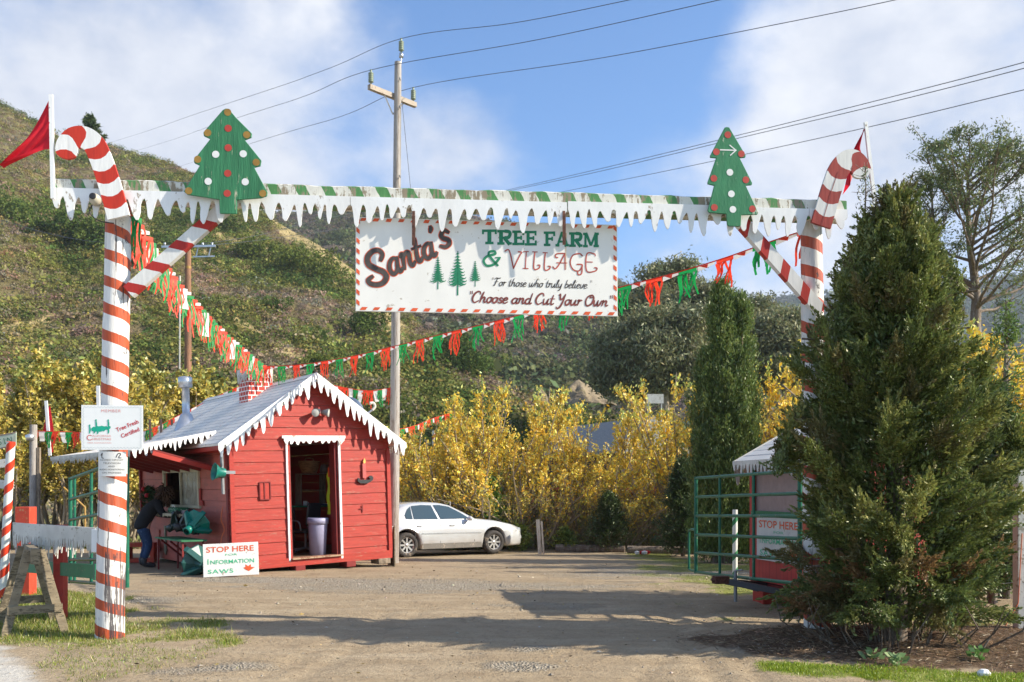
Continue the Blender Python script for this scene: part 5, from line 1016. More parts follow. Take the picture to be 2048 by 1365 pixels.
# ---------------------------------------------------------------- utility poles and wires
PB = Vector((px3(787, 0, 21.5).x, 21.5, g1(-2.7, 21.5))); PT = px3(796, 125, 21.5)
up = thing('utility_pole', 'tall grey wooden utility pole with insulators rising behind the hut', 'utility pole', PB); mb = MB(); k = 16; mb.tube([(PT-PB)*(i/k) for i in range(k+1)], [.125-.045*i/k for i in range(k+1)], 20); mb.build('pole', m_pole, up)
A = px3(738, 174, 21.0)-PB; B = px3(831, 211, 22.05)-PB; mb = MB(); mb.bar(A, B, .10, .11); mb.build('crossarm', painted('crossarm_wood', (.38, .32, .26), (.2, .14, .1), .15, rough=.8), up)
m_insul = plain('green_glass_insulator', (.20, .24, .17), .3)
def insulator(p, s=1.):
    mb = MB(); pr = [(0, 0), (.02, 0), (.02, .07)]
    for i in range(5): pr += [(.06, .075+i*.045), (.06, .095+i*.045), (.035, .105+i*.045)]
    pr += [(.02, .32), (.03, .35), (0, .37)]; mb.lathe([(r*s, z*s) for r, z in pr], 14, p); mb.build('insulator', m_insul, up)
insulator(A+(B-A)*.04+Vector((0, 0, .05))); insulator(A+(B-A)*.95+Vector((0, 0, .05))); top = PT-PB
mb = MB(); mb.tube([top+Vector((.06, 0, -.1)), top+Vector((.075, 0, .18))], .02, 8); mb.lathe([(.0, .1), (.05, .11), (.05, .2), (0, .22)], 10, top+Vector((.075, 0, .0))); mb.build('pin', m_galv, up); insulator(top+Vector((.075, 0, .2)))
for q in (.3, .78):
    P_ = A+(B-A)*q; mb = MB(); mb.bar(P_, Vector(((A+B)/2).to_tuple())+Vector((0, 0, -.42)), .03, .012, up=(0, 1, 0)); mb.build('brace', m_galv, up)
mb = MB()
for z in (.45, 1.1, 2.7, 3.3): mb.tube([top+Vector((.06, -.08, -z)), top+Vector((.06, -.2, -z))], .015, 6)
mb.build('bolts', m_dull_metal, up)
m_wire = plain('dark_wire', (.06, .065, .075), .5)
def wire(label, pts, r=.012, n=10):
    P = [px3(*p) for p in pts]; t = MB(); o = P[0]; t.tube([p-o for p in spline(P, n)], r, 5); w = t.build('overhead_wire', m_wire, None, o); return tag(w, label, 'wire', 'overhead wires')
i0 = PB+top+Vector((.075, 0, .55)); iA = PB+A+(B-A)*.04+Vector((0, 0, .40)); iB = PB+A+(B-A)*.95+Vector((0, 0, .40))
def topx(p): return (1024+p.x/p.y*F, HOR-(p.z-EYE)/p.y*F, p.y)
wire('overhead wire on the top insulator of the grey utility pole', [(60, 330, 420), (180, 297, 120), (420, 219, 38), (640, 144, 27), topx(i0), (1030, 46, 19), (1260, 0, 17.2), (1500, -52, 15.5)], .007)
wire('overhead wire on the left insulator of the crossarm', [(60, 362, 420), (220, 317, 120), (440, 247, 38), (600, 196, 27), topx(iA), (1080, 79, 18), (1440, 0, 16), (1700, -60, 14)], .007)
wire('overhead wire on the right insulator of the crossarm', [(200, 386, 330), (330, 343, 110), (500, 288, 38), (680, 234, 27), topx(iB), (1200, 117, 18), (1560, 48, 16), (1792, 0, 15), (2100, -70, 13)], .007)
wire('upper of the two close wires crossing the sky at right', [(990, 386, 70), (1200, 338, 52), (1480, 270, 40), (1760, 200, 32), (2048, 125, 27), (2300, 50, 24)], .014); wire('lower of the two close wires crossing the sky at right', [(1000, 386, 70), (1200, 343, 52), (1480, 276, 40), (1760, 210, 32), (2048, 137, 27), (2300, 66, 24)], .014)
wire('single lowest wire crossing the sky at right', [(1090, 391, 70), (1300, 349, 52), (1560, 294, 40), (1800, 240, 32), (2048, 180, 27), (2300, 120, 24)], .014)
w = px3(806, 400, 21.4); t = MB(); t.tube([Vector((0, 0, 0)), Vector((.12, 0, -1.2)), Vector((.24, 0, -2.4))], .006, 5); tag(t.build('guy_wire', m_wire, None, px3(804, 205, 21.45)), 'thin slack wire hanging beside the grey utility pole', 'wire', 'overhead wires')
b0 = px3(376, 0, 44); zb = -1.8; t = thing('utility_pole', 'distant brown utility pole with metal crossarms in front of the scrub hillside', 'utility pole', (b0.x, 44, zb)); tp_ = px3(376, 490, 44).z-zb
mb = MB(); mb.tube([(0, 0, 0), (0, 0, tp_/2), (0, 0, tp_)], [.2, .17, .14], 14); mb.build('pole', m_pole_b, t)
mb = MB(); mb.bar((-1.25, 0, tp_-.1), (1.3, 0, tp_-.06), .1, .1); mb.build('crossarm', m_galv, t); mb = MB(); mb.bar((.2, .1, tp_-.55), (1.2, .2, tp_-.5), .06, .06); mb.bar((.35, .1, tp_-.55), (.45, .1, tp_-.1), .04, .04); mb.bar((.95, .1, tp_-.55), (1.05, .1, tp_-.1), .04, .04); mb.build('switch_bracket', m_galv, t)
for x in (-1.1, -.6, .3, .7, 1.15): mb = MB(); mb.lathe([(0, 0), (.05, .02), (.05, .12), (0, .14)], 8, (x, 0, tp_-.03)); mb.build('insulator', m_galv, t)
mb = MB(); mb.tube([(-.35, -.1, tp_-1.5), (-.38, -.1, 1.5)], .04, 8); mb.build('guy_guard', m_white_old, t); mb = MB(); mb.lathe([(.155, 0), (.155, .12)], 12, (0, 0, tp_-1.15)); mb.build('yellow_band', m_gold, t)
wire('faint distant wire leaving the brown pole toward the right, upper', [(405, 488, 44), (520, 470, 60), (640, 440, 85), (760, 415, 120)], .012); wire('faint distant wire leaving the brown pole toward the right, lower', [(410, 492, 44), (540, 478, 60), (700, 455, 85)], .012); wire('faint distant wire leaving the brown pole toward the left', [(350, 490, 44), (200, 485, 46), (100, 468, 50), (0, 440, 56)], .014)
# ---------------------------------------------------------------- car
m = NT('pearl_silver_car_paint'); m.p.inputs['Coat Weight'].default_value = .6; m.p.inputs['Coat Roughness'].default_value = .06
c = m.coord(); dirtc = m.n('ShaderNodeSeparateXYZ'); m.l(c, dirtc.inputs[0]); dd = m.math('MULTIPLY', m.rng(dirtc.outputs[2], .2, .75, 1, 0), m.rng(m.noise(c, 3, 5), .35, .7)); m_car = m.set(m.mix(m.math('MULTIPLY', dd, .7), (.60, .61, .62), (.36, .31, .25)), .25, .35)
m_glass = NT('tinted_car_glass').set((.03, .055, .075), .04, 0., .8); m_tyre = painted('dusty_tyre_rubber', (.045, .04, .037), (.2, .16, .12), .12, rough=.85); m_clad = painted('dusty_grey_cladding', (.16, .145, .125), (.3, .25, .2), .15)
m_rim = plain('silver_wheel_metal', (.50, .49, .47), .35, .6)
cp = px3(811, 0, 23.7)+Vector((-.41, .64, 0)); cp.z = g1(cp.x, 23.7); car = thing('parked_car', 'silver white four-door sedan parked behind the right corner of the hut', 'car', cp, R(33))
def zb(x):
    z = .20
    for xa in (0, 2.62):
        d = .385**2-(x-xa)**2
        if d > 0: z = max(z, .32+math.sqrt(d))
    return z
CX = sorted(set([round(-1.12+i*.055, 3) for i in range(87)]+[3.62, 3.64])); belt = lambda x: float(np.interp(x, [-1.12, -1.0, -.5, 0, 1.9, 2.2, 2.8, 3.3, 3.5, 3.6, 3.64], [.78, .93, .97, .96, .93, .92, .86, .76, .69, .6, .5]))
hwid = lambda x: float(np.interp(x, [-1.12, -1.0, -.7, 0, 1.5, 2.6, 3.2, 3.5, 3.6, 3.64], [.66, .78, .84, .86, .87, .86, .82, .74, .66, .6]))
mb = MB(); vs = []
for x in CX:
    b, w, z0 = belt(x), hwid(x), min(zb(x), belt(x)-.06); arch = z0 > .21
    sec = [(.5, z0), (w-.05, z0), (w-.005, z0+.03 if arch else .26), (w+.005, max(.45, z0+.04)), (w, max(.62, z0+.045)), (w-.03, max(b-.07, z0+.05)), (w-.07, b), (w*.55, b+.035), (0, b+.05)]
    vs += [(x, -y, z) for y, z in sec]+[(x, y, z) for y, z in reversed(sec[:-1])]
n = 17
mb.add(vs, [(i*n+j, (i+1)*n+j, (i+1)*n+j+1, i*n+j+1) for i in range(len(CX)-1) for j in range(n-1)], 0, None, True); mb.add(vs[:n], [tuple(range(n))]); mb.add(vs[-n:], [tuple(range(n-1, -1, -1))])
body = mb.build('body', m_car, car)
roof = lambda x: float(np.interp(x, [-.62, -.3, .0, .3, .7, 1.1, 1.35, 1.7, 2.12], [.96, 1.16, 1.33, 1.385, 1.40, 1.385, 1.33, 1.16, .93])); mb = MB(); vs = []; GXS = [-.62+i*2.74/28 for i in range(29)]
sl = lambda z: .80-(z-.93)*.50
for x in GXS:
    r_, b = roof(x), belt(x)-.02; r_ = max(r_, b+.01); yt = sl(r_-.045); sec = [(min(sl(b), .8), b), (min(.8, sl((b+r_-.045)/2)), (b+r_-.045)/2), (yt, max(r_-.05, b)), (yt-.05, max(r_-.012, b)), (yt*.5, r_+.008), (0, r_+.012)]; vs += [(x, -y, z) for y, z in sec]+[(x, y, z) for y, z in reversed(sec[:-1])]
n = 11; mb.add(vs, [(i*n+j, (i+1)*n+j, (i+1)*n+j+1, i*n+j+1) for i in range(len(GXS)-1) for j in range(n-1)], 0, None, True); mb.build('cabin', m_car, car)
def sidewin(name, poly):
    for s_ in (-1, 1): mb = MB(); mb.prism(poly, .0, .004, fr=lambda p: Vector((p.x, s_*(sl(p.z)+.008+(.004 if p.y > 0 else 0)), p.z))); mb.build(name, m_glass, car)
sidewin('rear_quarter_window', [(.0, .985), (.19, .975), (.19, 1.30), (.08, 1.22), (-.02, 1.08)]); sidewin('rear_window', [(.22, .975), (.93, .965), (.80, 1.325), (.5, 1.335), (.22, 1.31)]); sidewin('front_window', [(1.0, .965), (1.88, .965), (1.62, 1.13), (1.32, 1.285), (1.05, 1.33), (.87, 1.33)])
for nm, a, b in (('windscreen', 2.08, 1.36), ('back_window', -.58, -.02)):
    mb = MB(); k = 6; vs = []
    for i in range(k+1):
        x = a+(b-a)*i/k; z = roof(x)+.018; y = sl(z)-.09; vs += [(x+(.012 if a > 1 else -.012), yy, z) for yy in (-y, -y*.5, 0, y*.5, y)]
    mb.add(vs, [(i*5+j, (i+1)*5+j, (i+1)*5+j+1, i*5+j+1) for i in range(k) for j in range(4)], 0, None, True); mb.build(nm, m_glass, car)
for s_ in (-1, 1):
    mb = MB()
    for xa, xb in ((.40, 2.22),): mb.prism([(xa, .20), (xb, .20), (xb-.02, .34), (xa+.02, .34)], 0, .012, fr=lambda p: Vector((p.x, s_*(.868+p.y), p.z)))
    mb.build('sill_cladding', m_clad, car); mb = MB(); mb.prism([(.42, .585), (2.2, .575), (2.2, .60), (.42, .61)], 0, .008, fr=lambda p: Vector((p.x, s_*(.868+p.y), p.z))); mb.build('side_moulding', m_galv, car)
    for x in (.35, 1.32): mb = MB(); mb.box((x, s_*.862, .80), (.15, .03, .025)); mb.build('door_handle', m_car, car)
    for x in (.22, .95, 1.98): mb = MB(); mb.prism([(x, .35), (x+.012, .35), (x+.012+(.0 if x > 1.5 else .02), .9), (x+(0 if x > 1.5 else .02), .9)], 0, .001, fr=lambda p: Vector((p.x, s_*(.8705-max(0, p.z-.62)*.10+p.y), p.z))); mb.build('door_gap', m_black, car)
    mb = MB(); mb.lathe([(0, -.05), (.06, -.04), (.085, .02), (.08, .04), (0, .05)], 12, (1.80, s_*.92, .97), M=Matrix.Rotation(R(90), 3, 'Y')@Matrix.Diagonal((.8, 1.2, 1))); mb.build('wing_mirror', m_car, car)
    mb = MB(); mb.box((3.47, s_*.60, .62), (.16, .24, .13), Matrix.Rotation(-s_*R(28), 3, 'Z')); mb.build('headlight', NT('headlight_glass').set((.35, .38, .4), .1), car, bevel=.02); mb = MB(); mb.box((3.45, s_*.70, .45), (.16, .05, .05), Matrix.Rotation(-s_*R(28), 3, 'Z')); mb.build('indicator', m_orange, car)
    mb = MB(); mb.box((-1.06, s_*.62, .72), (.1, .3, .15)); mb.build('tail_light', m_flag, car, bevel=.02)
mb = MB(); mb.box((3.5, 0, .42), (.3, 1.36, .2)); mb.build('front_bumper', m_car, car, bevel=.06); mb = MB(); mb.box((-1.05, 0, .42), (.26, 1.46, .24)); mb.build('rear_bumper', m_car, car, bevel=.06); mb = MB(); mb.box((1.3, 0, .24), (3.6, 1.1, .16)); mb.build('underbody', m_black, car)
mb = MB(); mb.tube([(1.42, -.55, 1.30), (1.42, -.55, 1.42)], .006, 6); mb.build('aerial', m_white, car)
for xa in (0, 2.62):
    for s_ in (-1, 1):
        Mx = Matrix.Rotation(R(90)*s_*-1, 3, 'X'); cc = (xa, s_*.76, .315)
        wh = MB(); wh.lathe([(.195, -.09), (.26, -.1), (.305, -.085), (.318, -.04), (.318, .05), (.305, .09), (.26, .105), (.205, .09), (.195, .06)], 30, cc, M=Mx); tyre = wh.build('wheel', m_tyre, car)
        mb = MB(); mb.lathe([(.20, .085), (.185, .075), (.18, .03)], 30, cc, M=Mx); mb.lathe([(0, .075), (.05, .072), (.055, .05)], 16, cc, M=Mx)
        for q in range(8):
            a = 2*PI*q/8; p = [Vector((.045*math.cos(a), .045*math.sin(a), .06)), Vector((.19*math.cos(a), .19*math.sin(a), .07))]; p = [Mx@v+Vector(cc) for v in p]; mb.bar(p[0], p[1], .045, .02, up=(0, 1, 0))
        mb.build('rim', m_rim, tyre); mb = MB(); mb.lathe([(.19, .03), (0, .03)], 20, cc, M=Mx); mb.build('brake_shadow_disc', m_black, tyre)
# ---------------------------------------------------------------- left fence, street sign, sawhorse, gate
def gp(px, py, Y): p = px3(px, py, Y); p.z = 0; return p
def ypix(py): return EYE*F/(py-HOR)     # depth of flat ground seen at this row
q = px3(6, 0, 13.2); t = thing('striped_signpost', 'thin red and white spiral post carrying the street name and arrow boards', 'signpost', (q.x, q.y, g1(q.x, q.y))); tp2 = px3(22, 884, 13.0)-t.location
mb = MB(); k = 10; mb.tube([tp2*(i/k) for i in range(k+1)], .058, 14, uvs=True); mb.build('post', striped('thin_post_stripes', (.60, .045, .015), (.70, .70, .66), .30, -.30, .42, off=.1), t)
def board(par, name, x0, z0, x1, z1, h, y, mat, th=.02, cut=True):
    mb = MB(); n = 6; poly = [(x0, z0-h/2), (x1, z1-h/2)]+([(x1+.02*(i % 2)+.01, z1-h/2+h*i/n) for i in range(1, n)] if cut else [])+[(x1, z1+h/2), (x0, z0+h/2)]; mb.prism(poly, y-th/2, y+th/2); return mb.build(name, mat, par)
s_ = 13.0/F; bz = lambda py: EYE+(HOR-py)*s_-t.location.z
mg = plain('pale_green_enamel', (.36, .42, .34), .4, var=.15); b = board(t, 'name_board', -.45, bz(897), (39-6)*s_, bz(877), .20, -.08, mg, cut=False); mb = MB(); 
for dz in (-.09, .09): mb.bar((-.45, -.092, bz(897)+dz), ((39-6)*s_, -.092, bz(877)+dz), .006, .014, up=(0, 1, 0))
mb.build('brick_red_edging', m_dark_red, t); sl_ = math.atan2(bz(877)-bz(897), (39-6)*s_+.45); lettering('lettering', 'SANTA CLAUS LN', .085, plain('dark_green_lettering', (.03, .12, .07), .5), t, -.60, bz(900)-.05, -.094, width=.80, rot=sl_)
board(t, 'arrow_board', -.3, bz(934), (24-6)*s_, bz(925), .12, -.08, m_white_old); board(t, 'arrow_board', -.3, bz(964), (31-6)*s_, bz(971), .12, -.08, m_white_old)
for (nm, lb, px0, w, pyt, pyb, mt) in (('fence_post', 'thick orange red square post behind the left end of the white icicle board', 52, .215, 1014, 1192, m_bright_red), ('fence_post', 'slim dark red square post under the middle of the white icicle board', 121, .125, 1050, 1240, m_red)):
    Y = ypix(pyb); p = gp(px0, 0, Y); h = EYE-(pyt-HOR)/F*Y; t2 = MB(); t2.box((0, 0, h/2-.05), (w, w, h+.1)); o = t2.build(nm, mt, None, p, bevel=.006); tag(o, lb, 'post', 'red posts of the roadside fence')
pa = gp(30, 0, 11.3); pb_ = gp(197, 0, 10.45); t = thing('icicle_rail', 'white board with sawn icicle fringe at the left, by the sawhorse', 'fence rail', (pa.x, pa.y, 0), math.atan2(pb_.y-pa.y, pb_.x-pa.x)); Lr = (pb_-pa).length; za, zb2 = EYE-(1045-HOR)/F*11.3, EYE-(1057-HOR)/F*10.45
rg_ = random.Random(31); mb = MB(); mb.bar((0, 0, za-.10), (Lr, 0, zb2-.09), .03, .19, up=(0, 0, 1)); mb.build('board', m_white_old, t)
mb = MB(); icicles(mb, (0, -.018, za-.0), (Lr-.02, -.018, zb2+.0), .16, .08, .22, .036, .012, (0, -1, 0), rg_, wob=.4); mb.build('icicle_fringe', m_white_old, t); mb = MB(); mb.box((Lr+.01, -.0, zb2-.14), (.14, .1, .26)); mb.build('end_cap', m_white, t, bevel=.004)
pa = gp(38, 0, 12.6); pb_ = gp(196, 0, 10.3); t = thing('green_rail', 'green board rail running from the red posts to the left striped post', 'fence rail', (pa.x, pa.y, 0), math.atan2(pb_.y-pa.y, pb_.x-pa.x)); Lr = (pb_-pa).length; za, zb2 = EYE-(1132-HOR)/F*12.6, EYE-(1144-HOR)/F*10.3
mb = MB(); mb.bar((0, 0, za), (Lr, 0, zb2), .035, .16); mb.build('rail', m_green_board, t, bevel=.004); mb = MB(); mb.bar((Lr-.01, -.02, zb2), (Lr+.05, -.02, zb2), .06, .18); mb.build('end_block', m_green_tube, t)
# sawhorse
pa = gp(62, 0, 10.6); t = thing('sawhorse', 'weathered grey brown wooden sawhorse standing on the grass at the left', 'sawhorse', (pa.x, pa.y, g1(pa.x, pa.y)), R(-58)); 
mb = MB(); mb.bar((-.55, 0, .86), (.55, 0, .86), .09, .17); mb.build('beam', m_wood_h, t, bevel=.004)
for sx in (-1, 1):
    for sy_ in (-1, 1): mb = MB(); mb.bar((sx*.42, sy_*.06, .92), (sx*.54, sy_*.30, -.02), .09, .045, up=(sx, 0, 0)); mb.build('leg', m_wood_h, t, bevel=.003)
    mb = MB(); mb.bar((sx*.535, -.27, .28), (sx*.535, .27, .28), .03, .09); mb.build('crosspiece', m_wood_h, t)
# tubular gates
def gate(label, A, B, zA, zB, vert, group):
    d = Vector((B[0]-A[0], B[1]-A[1], 0)); L_ = d.length; t = thing('tubular_gate', label, 'gate', (A[0], A[1], 0), math.atan2(d.y, d.x), group); rs = [0, .20, .40, .60, .79, 1.]
    for f in rs: mb = MB(); mb.tube([(0, 0, zA[1]+(zA[0]-zA[1])*f), (L_, 0, zB[1]+(zB[0]-zB[1])*f)], .023, 10); mb.build('rail', m_green_tube, t)
    for v in vert: x = L_*v; z0 = zA[0]+(zB[0]-zA[0])*v; z1 = zA[1]+(zB[1]-zA[1])*v; mb = MB(); mb.tube([(x, -.002, min(z0, z1)-.02), (x, -.002, max(z0, z1)+.02)], .028 if v in (0, 1) else .021, 10); mb.build('upright', m_green_tube, t)
    return t, L_
gA = px3(1392, 0, 14.3); gB = px3(1600, 0, 11.0)
t, L_ = gate('green tubular metal gate standing open beside the small red booth', (gA.x, gA.y), (gB.x, gB.y), (px3(0, 1145, 14.3).z, px3(0, 957, 14.3).z), (px3(0, 1168, 11.).z, px3(0, 942, 11.).z), (0, .28, .62, 1), 'green tubular gates')
mb = MB(); z0 = px3(0, 1143, 14.3).z; mb.tube(spline([(0, 0, z0), (-.28, 0, z0), (-.30, 0, z0+.1), (-.30, 0, z0+.55), (-.26, 0, z0+.62), (-.12, 0, z0+.64), (-.02, 0, z0+.62)], 5), .02, 8); mb.build('latch_hoop', m_green_tube, t)
gA = px3(141, 0, 13.2); gB = px3(254, 0, 10.75)
t, L_ = gate('green tubular metal gate standing open behind the left striped post', (gA.x, gA.y), (gB.x, gB.y), (px3(0, 1163, 13.2).z, px3(0, 958, 13.2).z), (px3(0, 1172, 10.75).z, px3(0, 917, 10.75).z), (0, .09, .42, 1), 'green tubular gates')
# old posts
q = px3(66, 850, 22.4); gzq = g1(q.x, q.y); t = thing('wooden_post', 'old grey wooden post holding the end of the pennant garland at the far left', 'post', (q.x, q.y, gzq)); mb = MB(); mb.tube([(0, 0, 0), (.01, 0, q.z-gzq)], .085, 12); mb.build('post', m_pole, t); mb = MB(); mb.bar((.13, 0, 0), (.14, 0, q.z-gzq-.55), .07, .07); mb.build('splint', m_wood, t)
mb = MB(); mb.lathe([(0, -.1), (.09, -.1), (.11, .02), (0, .06)], 12, (-.02, -.1, q.z-gzq-.28)); mb.build('lamp_head', m_galv, t)
q = px3(1080, 1040, 25.2); gzq = g1(q.x, q.y); t = MB(); t.bar((0, 0, 0), (-.06, 0, q.z-gzq), .10, .10); t.bar((.1, 0, 0), (.04, 0, q.z-gzq-.04), .05, .05); tag(t.build('wooden_post', m_pole, None, (q.x, q.y, gzq)), 'short grey split wooden post at the edge of the lot right of the car', 'post')
q = px3(2041, 936, 10.6); t = thing('wooden_post', 'white painted fence post with wires at the right edge', 'post', (q.x, q.y, g1(q.x, q.y))); mb = MB(); mb.box((.0, 0, q.z/2), (.12, .12, q.z+.05)); mb.build('post', m_white_old, t, bevel=.005)
mb = MB(); 
for z0, z1 in ((q.z-.42, q.z-.55), (q.z-1.3, q.z-1.35)): mb.tube(spline([(0, -.06, z0), (-.3, .5, z1-.04), (-.7, 1.4, z1)], 5), .004, 5)
mb.build('fence_wire', m_galv, t); mb = MB(); mb.tube([(-.02, -.07, q.z-.75), (-.08, -.1, .3), (-.25, -.15, .05)], .006, 5); mb.build('orange_string', m_cord, t)
q = px3(1470, 1020, 16.0); t = thing('striped_bollard', 'short white and green striped stake behind the green gate', 'post', (q.x, q.y, g1(q.x, 16))); mb = MB(); h = q.z-g1(q.x, 16); mb.tube([(0, 0, h*i/6) for i in range(7)], .045, 12, uvs=True); mb.build('stake', striped('white_green_stripes', (.04, .2, .08), (.66, .66, .62), .3, -.28, .35), t)
for i, (p0, p1, yy, lb) in enumerate(((1112, 1250, 26.6, 'left half of the dark log edging the lot'), (1255, 1420, 25.6, 'right half of the dark log edging the lot'), (1420, 1500, 24.6, 'short dark log behind the green gate'))):
    a = px3(p0, 0, yy); b = px3(p1, 0, yy-.5); a.z = g1(a.x, a.y)+.08; b.z = g1(b.x, b.y)+.08; mb = MB(); mb.tube([Vector((0, 0, 0)), (b-a)*.5+Vector((0, 0, .01)), b-a], [.13, .12, .11], 12); tag(mb.build('edging_log', m_bark, None, a), lb, 'log', 'logs edging the lot')
q = px3(1283, 1106, 24.8); t = MB(); rr = random.Random(2); 
for i in range(7): t.lathe([(0, -.05), (.06, -.03), (.07, .03), (0, .06)], 6, (rr.uniform(-.15, .2), rr.uniform(-.1, .1), .06), mi=i % 2, smooth=False)
q.z = g1(q.x, q.y); tag(t.build('litter', [m_flag, m_white], None, q), 'scrap of red and white wrapping on the gravel by the log', 'litter')
q = px3(1968, 1328, 7.9); q.z = g1(q.x, q.y); t = MB(); t.lathe([(0, -.02), (.05, 0), (.055, .03), (.03, .055), (0, .06)], 9, smooth=False); tag(t.build('white_stone', m_white, None, q), 'small white stone in the grass at the lower right', 'stone')
q = px3(283, 1100, 21.6); q.z = g1(q.x, q.y); t = thing('red_crate', 'orange red open wooden frame standing behind the person', 'crate', q, R(10)); w = .45; mb = MB()
for z in (.06, .42): mb.box((0, 0, z), (.62, .4, .09))
mb.build('rail', m_bright_red, t); mb = MB(); 
for x in (-.27, .27): mb.box((x, -.01, .24), (.08, .38, .27))
mb.build('upright', m_bright_red, t)
q = px3(170, 1015, 16.5); a = px3(127, 975, 16.5)-q; t = thing('yellow_rope', 'yellow strap slanting between the shrubs and the left gate', 'strap', q); mb = MB(); mb.tube([(0, 0, -.45), (0, 0, 0), a], .018, 6); mb.build('strap', m_gold, t)
q = px3(100, 912, 22.6); t = thing('flag', 'small red flag on a leaning white stick at the far end of the awning', 'flag', q, 0, 'red flags on white poles'); a = px3(92, 802, 22.6)-q; mb = MB(); mb.bar((0, 0, 0), a, .07, .03, up=(0, 1, 0)); mb.build('flagpole', m_white, t)
mb = MB(); P = [(x, z) for x, z in [((px3(x, y, 22.6)-q).x, (px3(x, y, 22.6)-q).z) for x, y in ((92, 826), (84, 868), (96, 876), (93, 890), (99, 904), (105, 905), (107, 866), (99, 812))]]; mb.prism(P, .02, .03); mb.build('flag_cloth', m_flag, t)
q = px3(199, 905, 20.); t = MB(); t.bar((0, 0, 0), (px3(196, 772, 20.)-q), .07, .03, up=(0, 1, 0)); tag(t.build('white_stick', m_white, None, q), 'white flag stick standing just behind the left striped post', 'flagpole', 'red flags on white poles')
# ---------------------------------------------------------------- red booth on a trailer
BA = px3(1499, 0, 13.35); bz_ = R(-78); booth = thing('red_booth', 'small red booth with white icicle roof on a trailer, half hidden by the bushy tree', 'booth', (BA.x, BA.y, g1(BA.x, BA.y)), bz_)
m_bb = m_red; bw, bh, bd = 2.05, 1.72, 1.5; z0 = .30
m = NT('red_grooved_boards'); sp = m.n('ShaderNodeSeparateXYZ'); c = m.coord(); m.l(c, sp.inputs[0]); gv = m.math('PINGPONG', m.math('ADD', sp.outputs[0], sp.outputs[1]), .05); gk = m.rng(gv, .0, .007, 1, 0); base = m.mix(m.rng(m.noise(m.coord('Object', (1, 1, .2)), 9, 5), .3, .7), (.42, .035, .03), (.52, .05, .04)); base = m.mix(m.math('MULTIPLY', gk, .75), base, (.1, .01, .01)); m.bump(gk, -.8, .01); m_groove = m.set(base, .6)
# local x runs along the window side (toward the camera), local y away to the right
mb = MB(); wx0, wx1, wz0b, wz1b = .16, 1.9, 1.28, 1.9
mb.box((bw/2, .02, z0+(wz0b-z0)/2), (bw, .04, wz0b-z0)); mb.box((.08, .02, (wz0b+bh+z0)/2), (.16, .04, bh+z0-wz0b)); mb.box((bw-.075, .02, (wz0b+bh+z0)/2), (.15, .04, bh+z0-wz0b)); mb.box(((wx0+wx1)/2, .02, (wz1b+bh+z0)/2), (wx1-wx0, .04, bh+z0-wz1b))
mb.build('front_wall', m_groove, booth)
mb = MB(); mb.box((.02, bd/2+.02, z0+bh/2), (.038, bd-.04, bh)); mb.box((bw-.02, bd/2+.02, z0+bh/2), (.038, bd-.04, bh)); mb.box((bw/2, bd, z0+bh/2), (bw-.08, .04, bh)); [mb.prism([(.0, bh+z0), (bd, bh+z0), (bd/2, bh+z0+.38)], x, x+.038, fr=lambda p: Vector((p.y, p.x, p.z))) for x in (.002, bw-.04)]; mb.build('side_walls', m_groove, booth)
mb = MB(); mb.box(((wx0+wx1)/2, .03, (wz0b+wz1b)/2), (wx1-wx0, .012, wz1b-wz0b)); mb.build('window_panel', plain('pinkish_grey_window_panel', (.33, .24, .22), .5, var=.1), booth)
mb = MB(); mb.box(((wx0+wx1)/2, -.02, wz0b-.03), (wx1-wx0+.06, .05, .08)); mb.box((wx0-.01, -.012, (wz0b+wz1b)/2), (.05, .03, wz1b-wz0b)); mb.box((wx1+.01, -.012, (wz0b+wz1b)/2), (.05, .03, wz1b-wz0b)); mb.box(((wx0+wx1)/2, -.012, wz1b+.02), (wx1-wx0+.1, .03, .04)); mb.build('green_window_trim', m_green_board, booth)
ez = bh+z0-.03; pk = bh+z0+.46; yf = -.17; ybk = bd+.17; FR = lambda p: Vector((p.y, p.x, p.z))
for sg in (0, 1):
    ey = yf if sg == 0 else ybk; poly = [(ey, ez), (bd/2, pk), (bd/2, pk-.05), (ey, ez-.05)]; mb = MB(); mb.prism(poly, -.18, bw+.18, fr=FR); mb.build('roof_slope', m_shingle, booth)
    mb = MB(); icicles(mb, (-.17, bd/2, pk+.02), (-.17, ey, ez+.01), .09, .14, .34, .15, .014, (-1, 0, 0), rgi); mb.build('icicle_board', m_white_old, booth)
    mb = MB(); icicles(mb, (bw+.18, bd/2, pk+.02), (bw+.18, ey, ez+.01), .09, .14, .3, .15, .014, (1, 0, 0), rgi); mb.build('icicle_board', m_white_old, booth)
mb = MB(); icicles(mb, (-.15, yf-.01, ez+.01), (bw+.17, yf-.01, ez+.01), .05, .06, .18, .11, .012, (0, -1, 0), rgi); mb.build('icicle_board', m_white_old, booth)
for x, y in ((.35, .2), (1.7, .2), (.35, .9), (1.7, .9)): mb = MB(); mb.box((x, y, .09), (.32, .5, .26)); mb.build('skid', m_red, booth, bevel=.01)
mb = MB(); mb.box((bw/2, bd/2, z0-.05), (bw-.02, bd-.02, .07)); mb.build('chassis', m_dark_red, booth)
mb = MB(); mb.bar((.45, .1, .24), (.80, -.75, .36), .06, .08); mb.bar((1.35, .1, .20), (.82, -.75, .36), .06, .08); mb.bar((.60, -.4, .27), (1.05, -.4, .26), .04, .04); mb.build('drawbar', plain('dark_steel', (.05, .055, .07), .4, .4), booth)
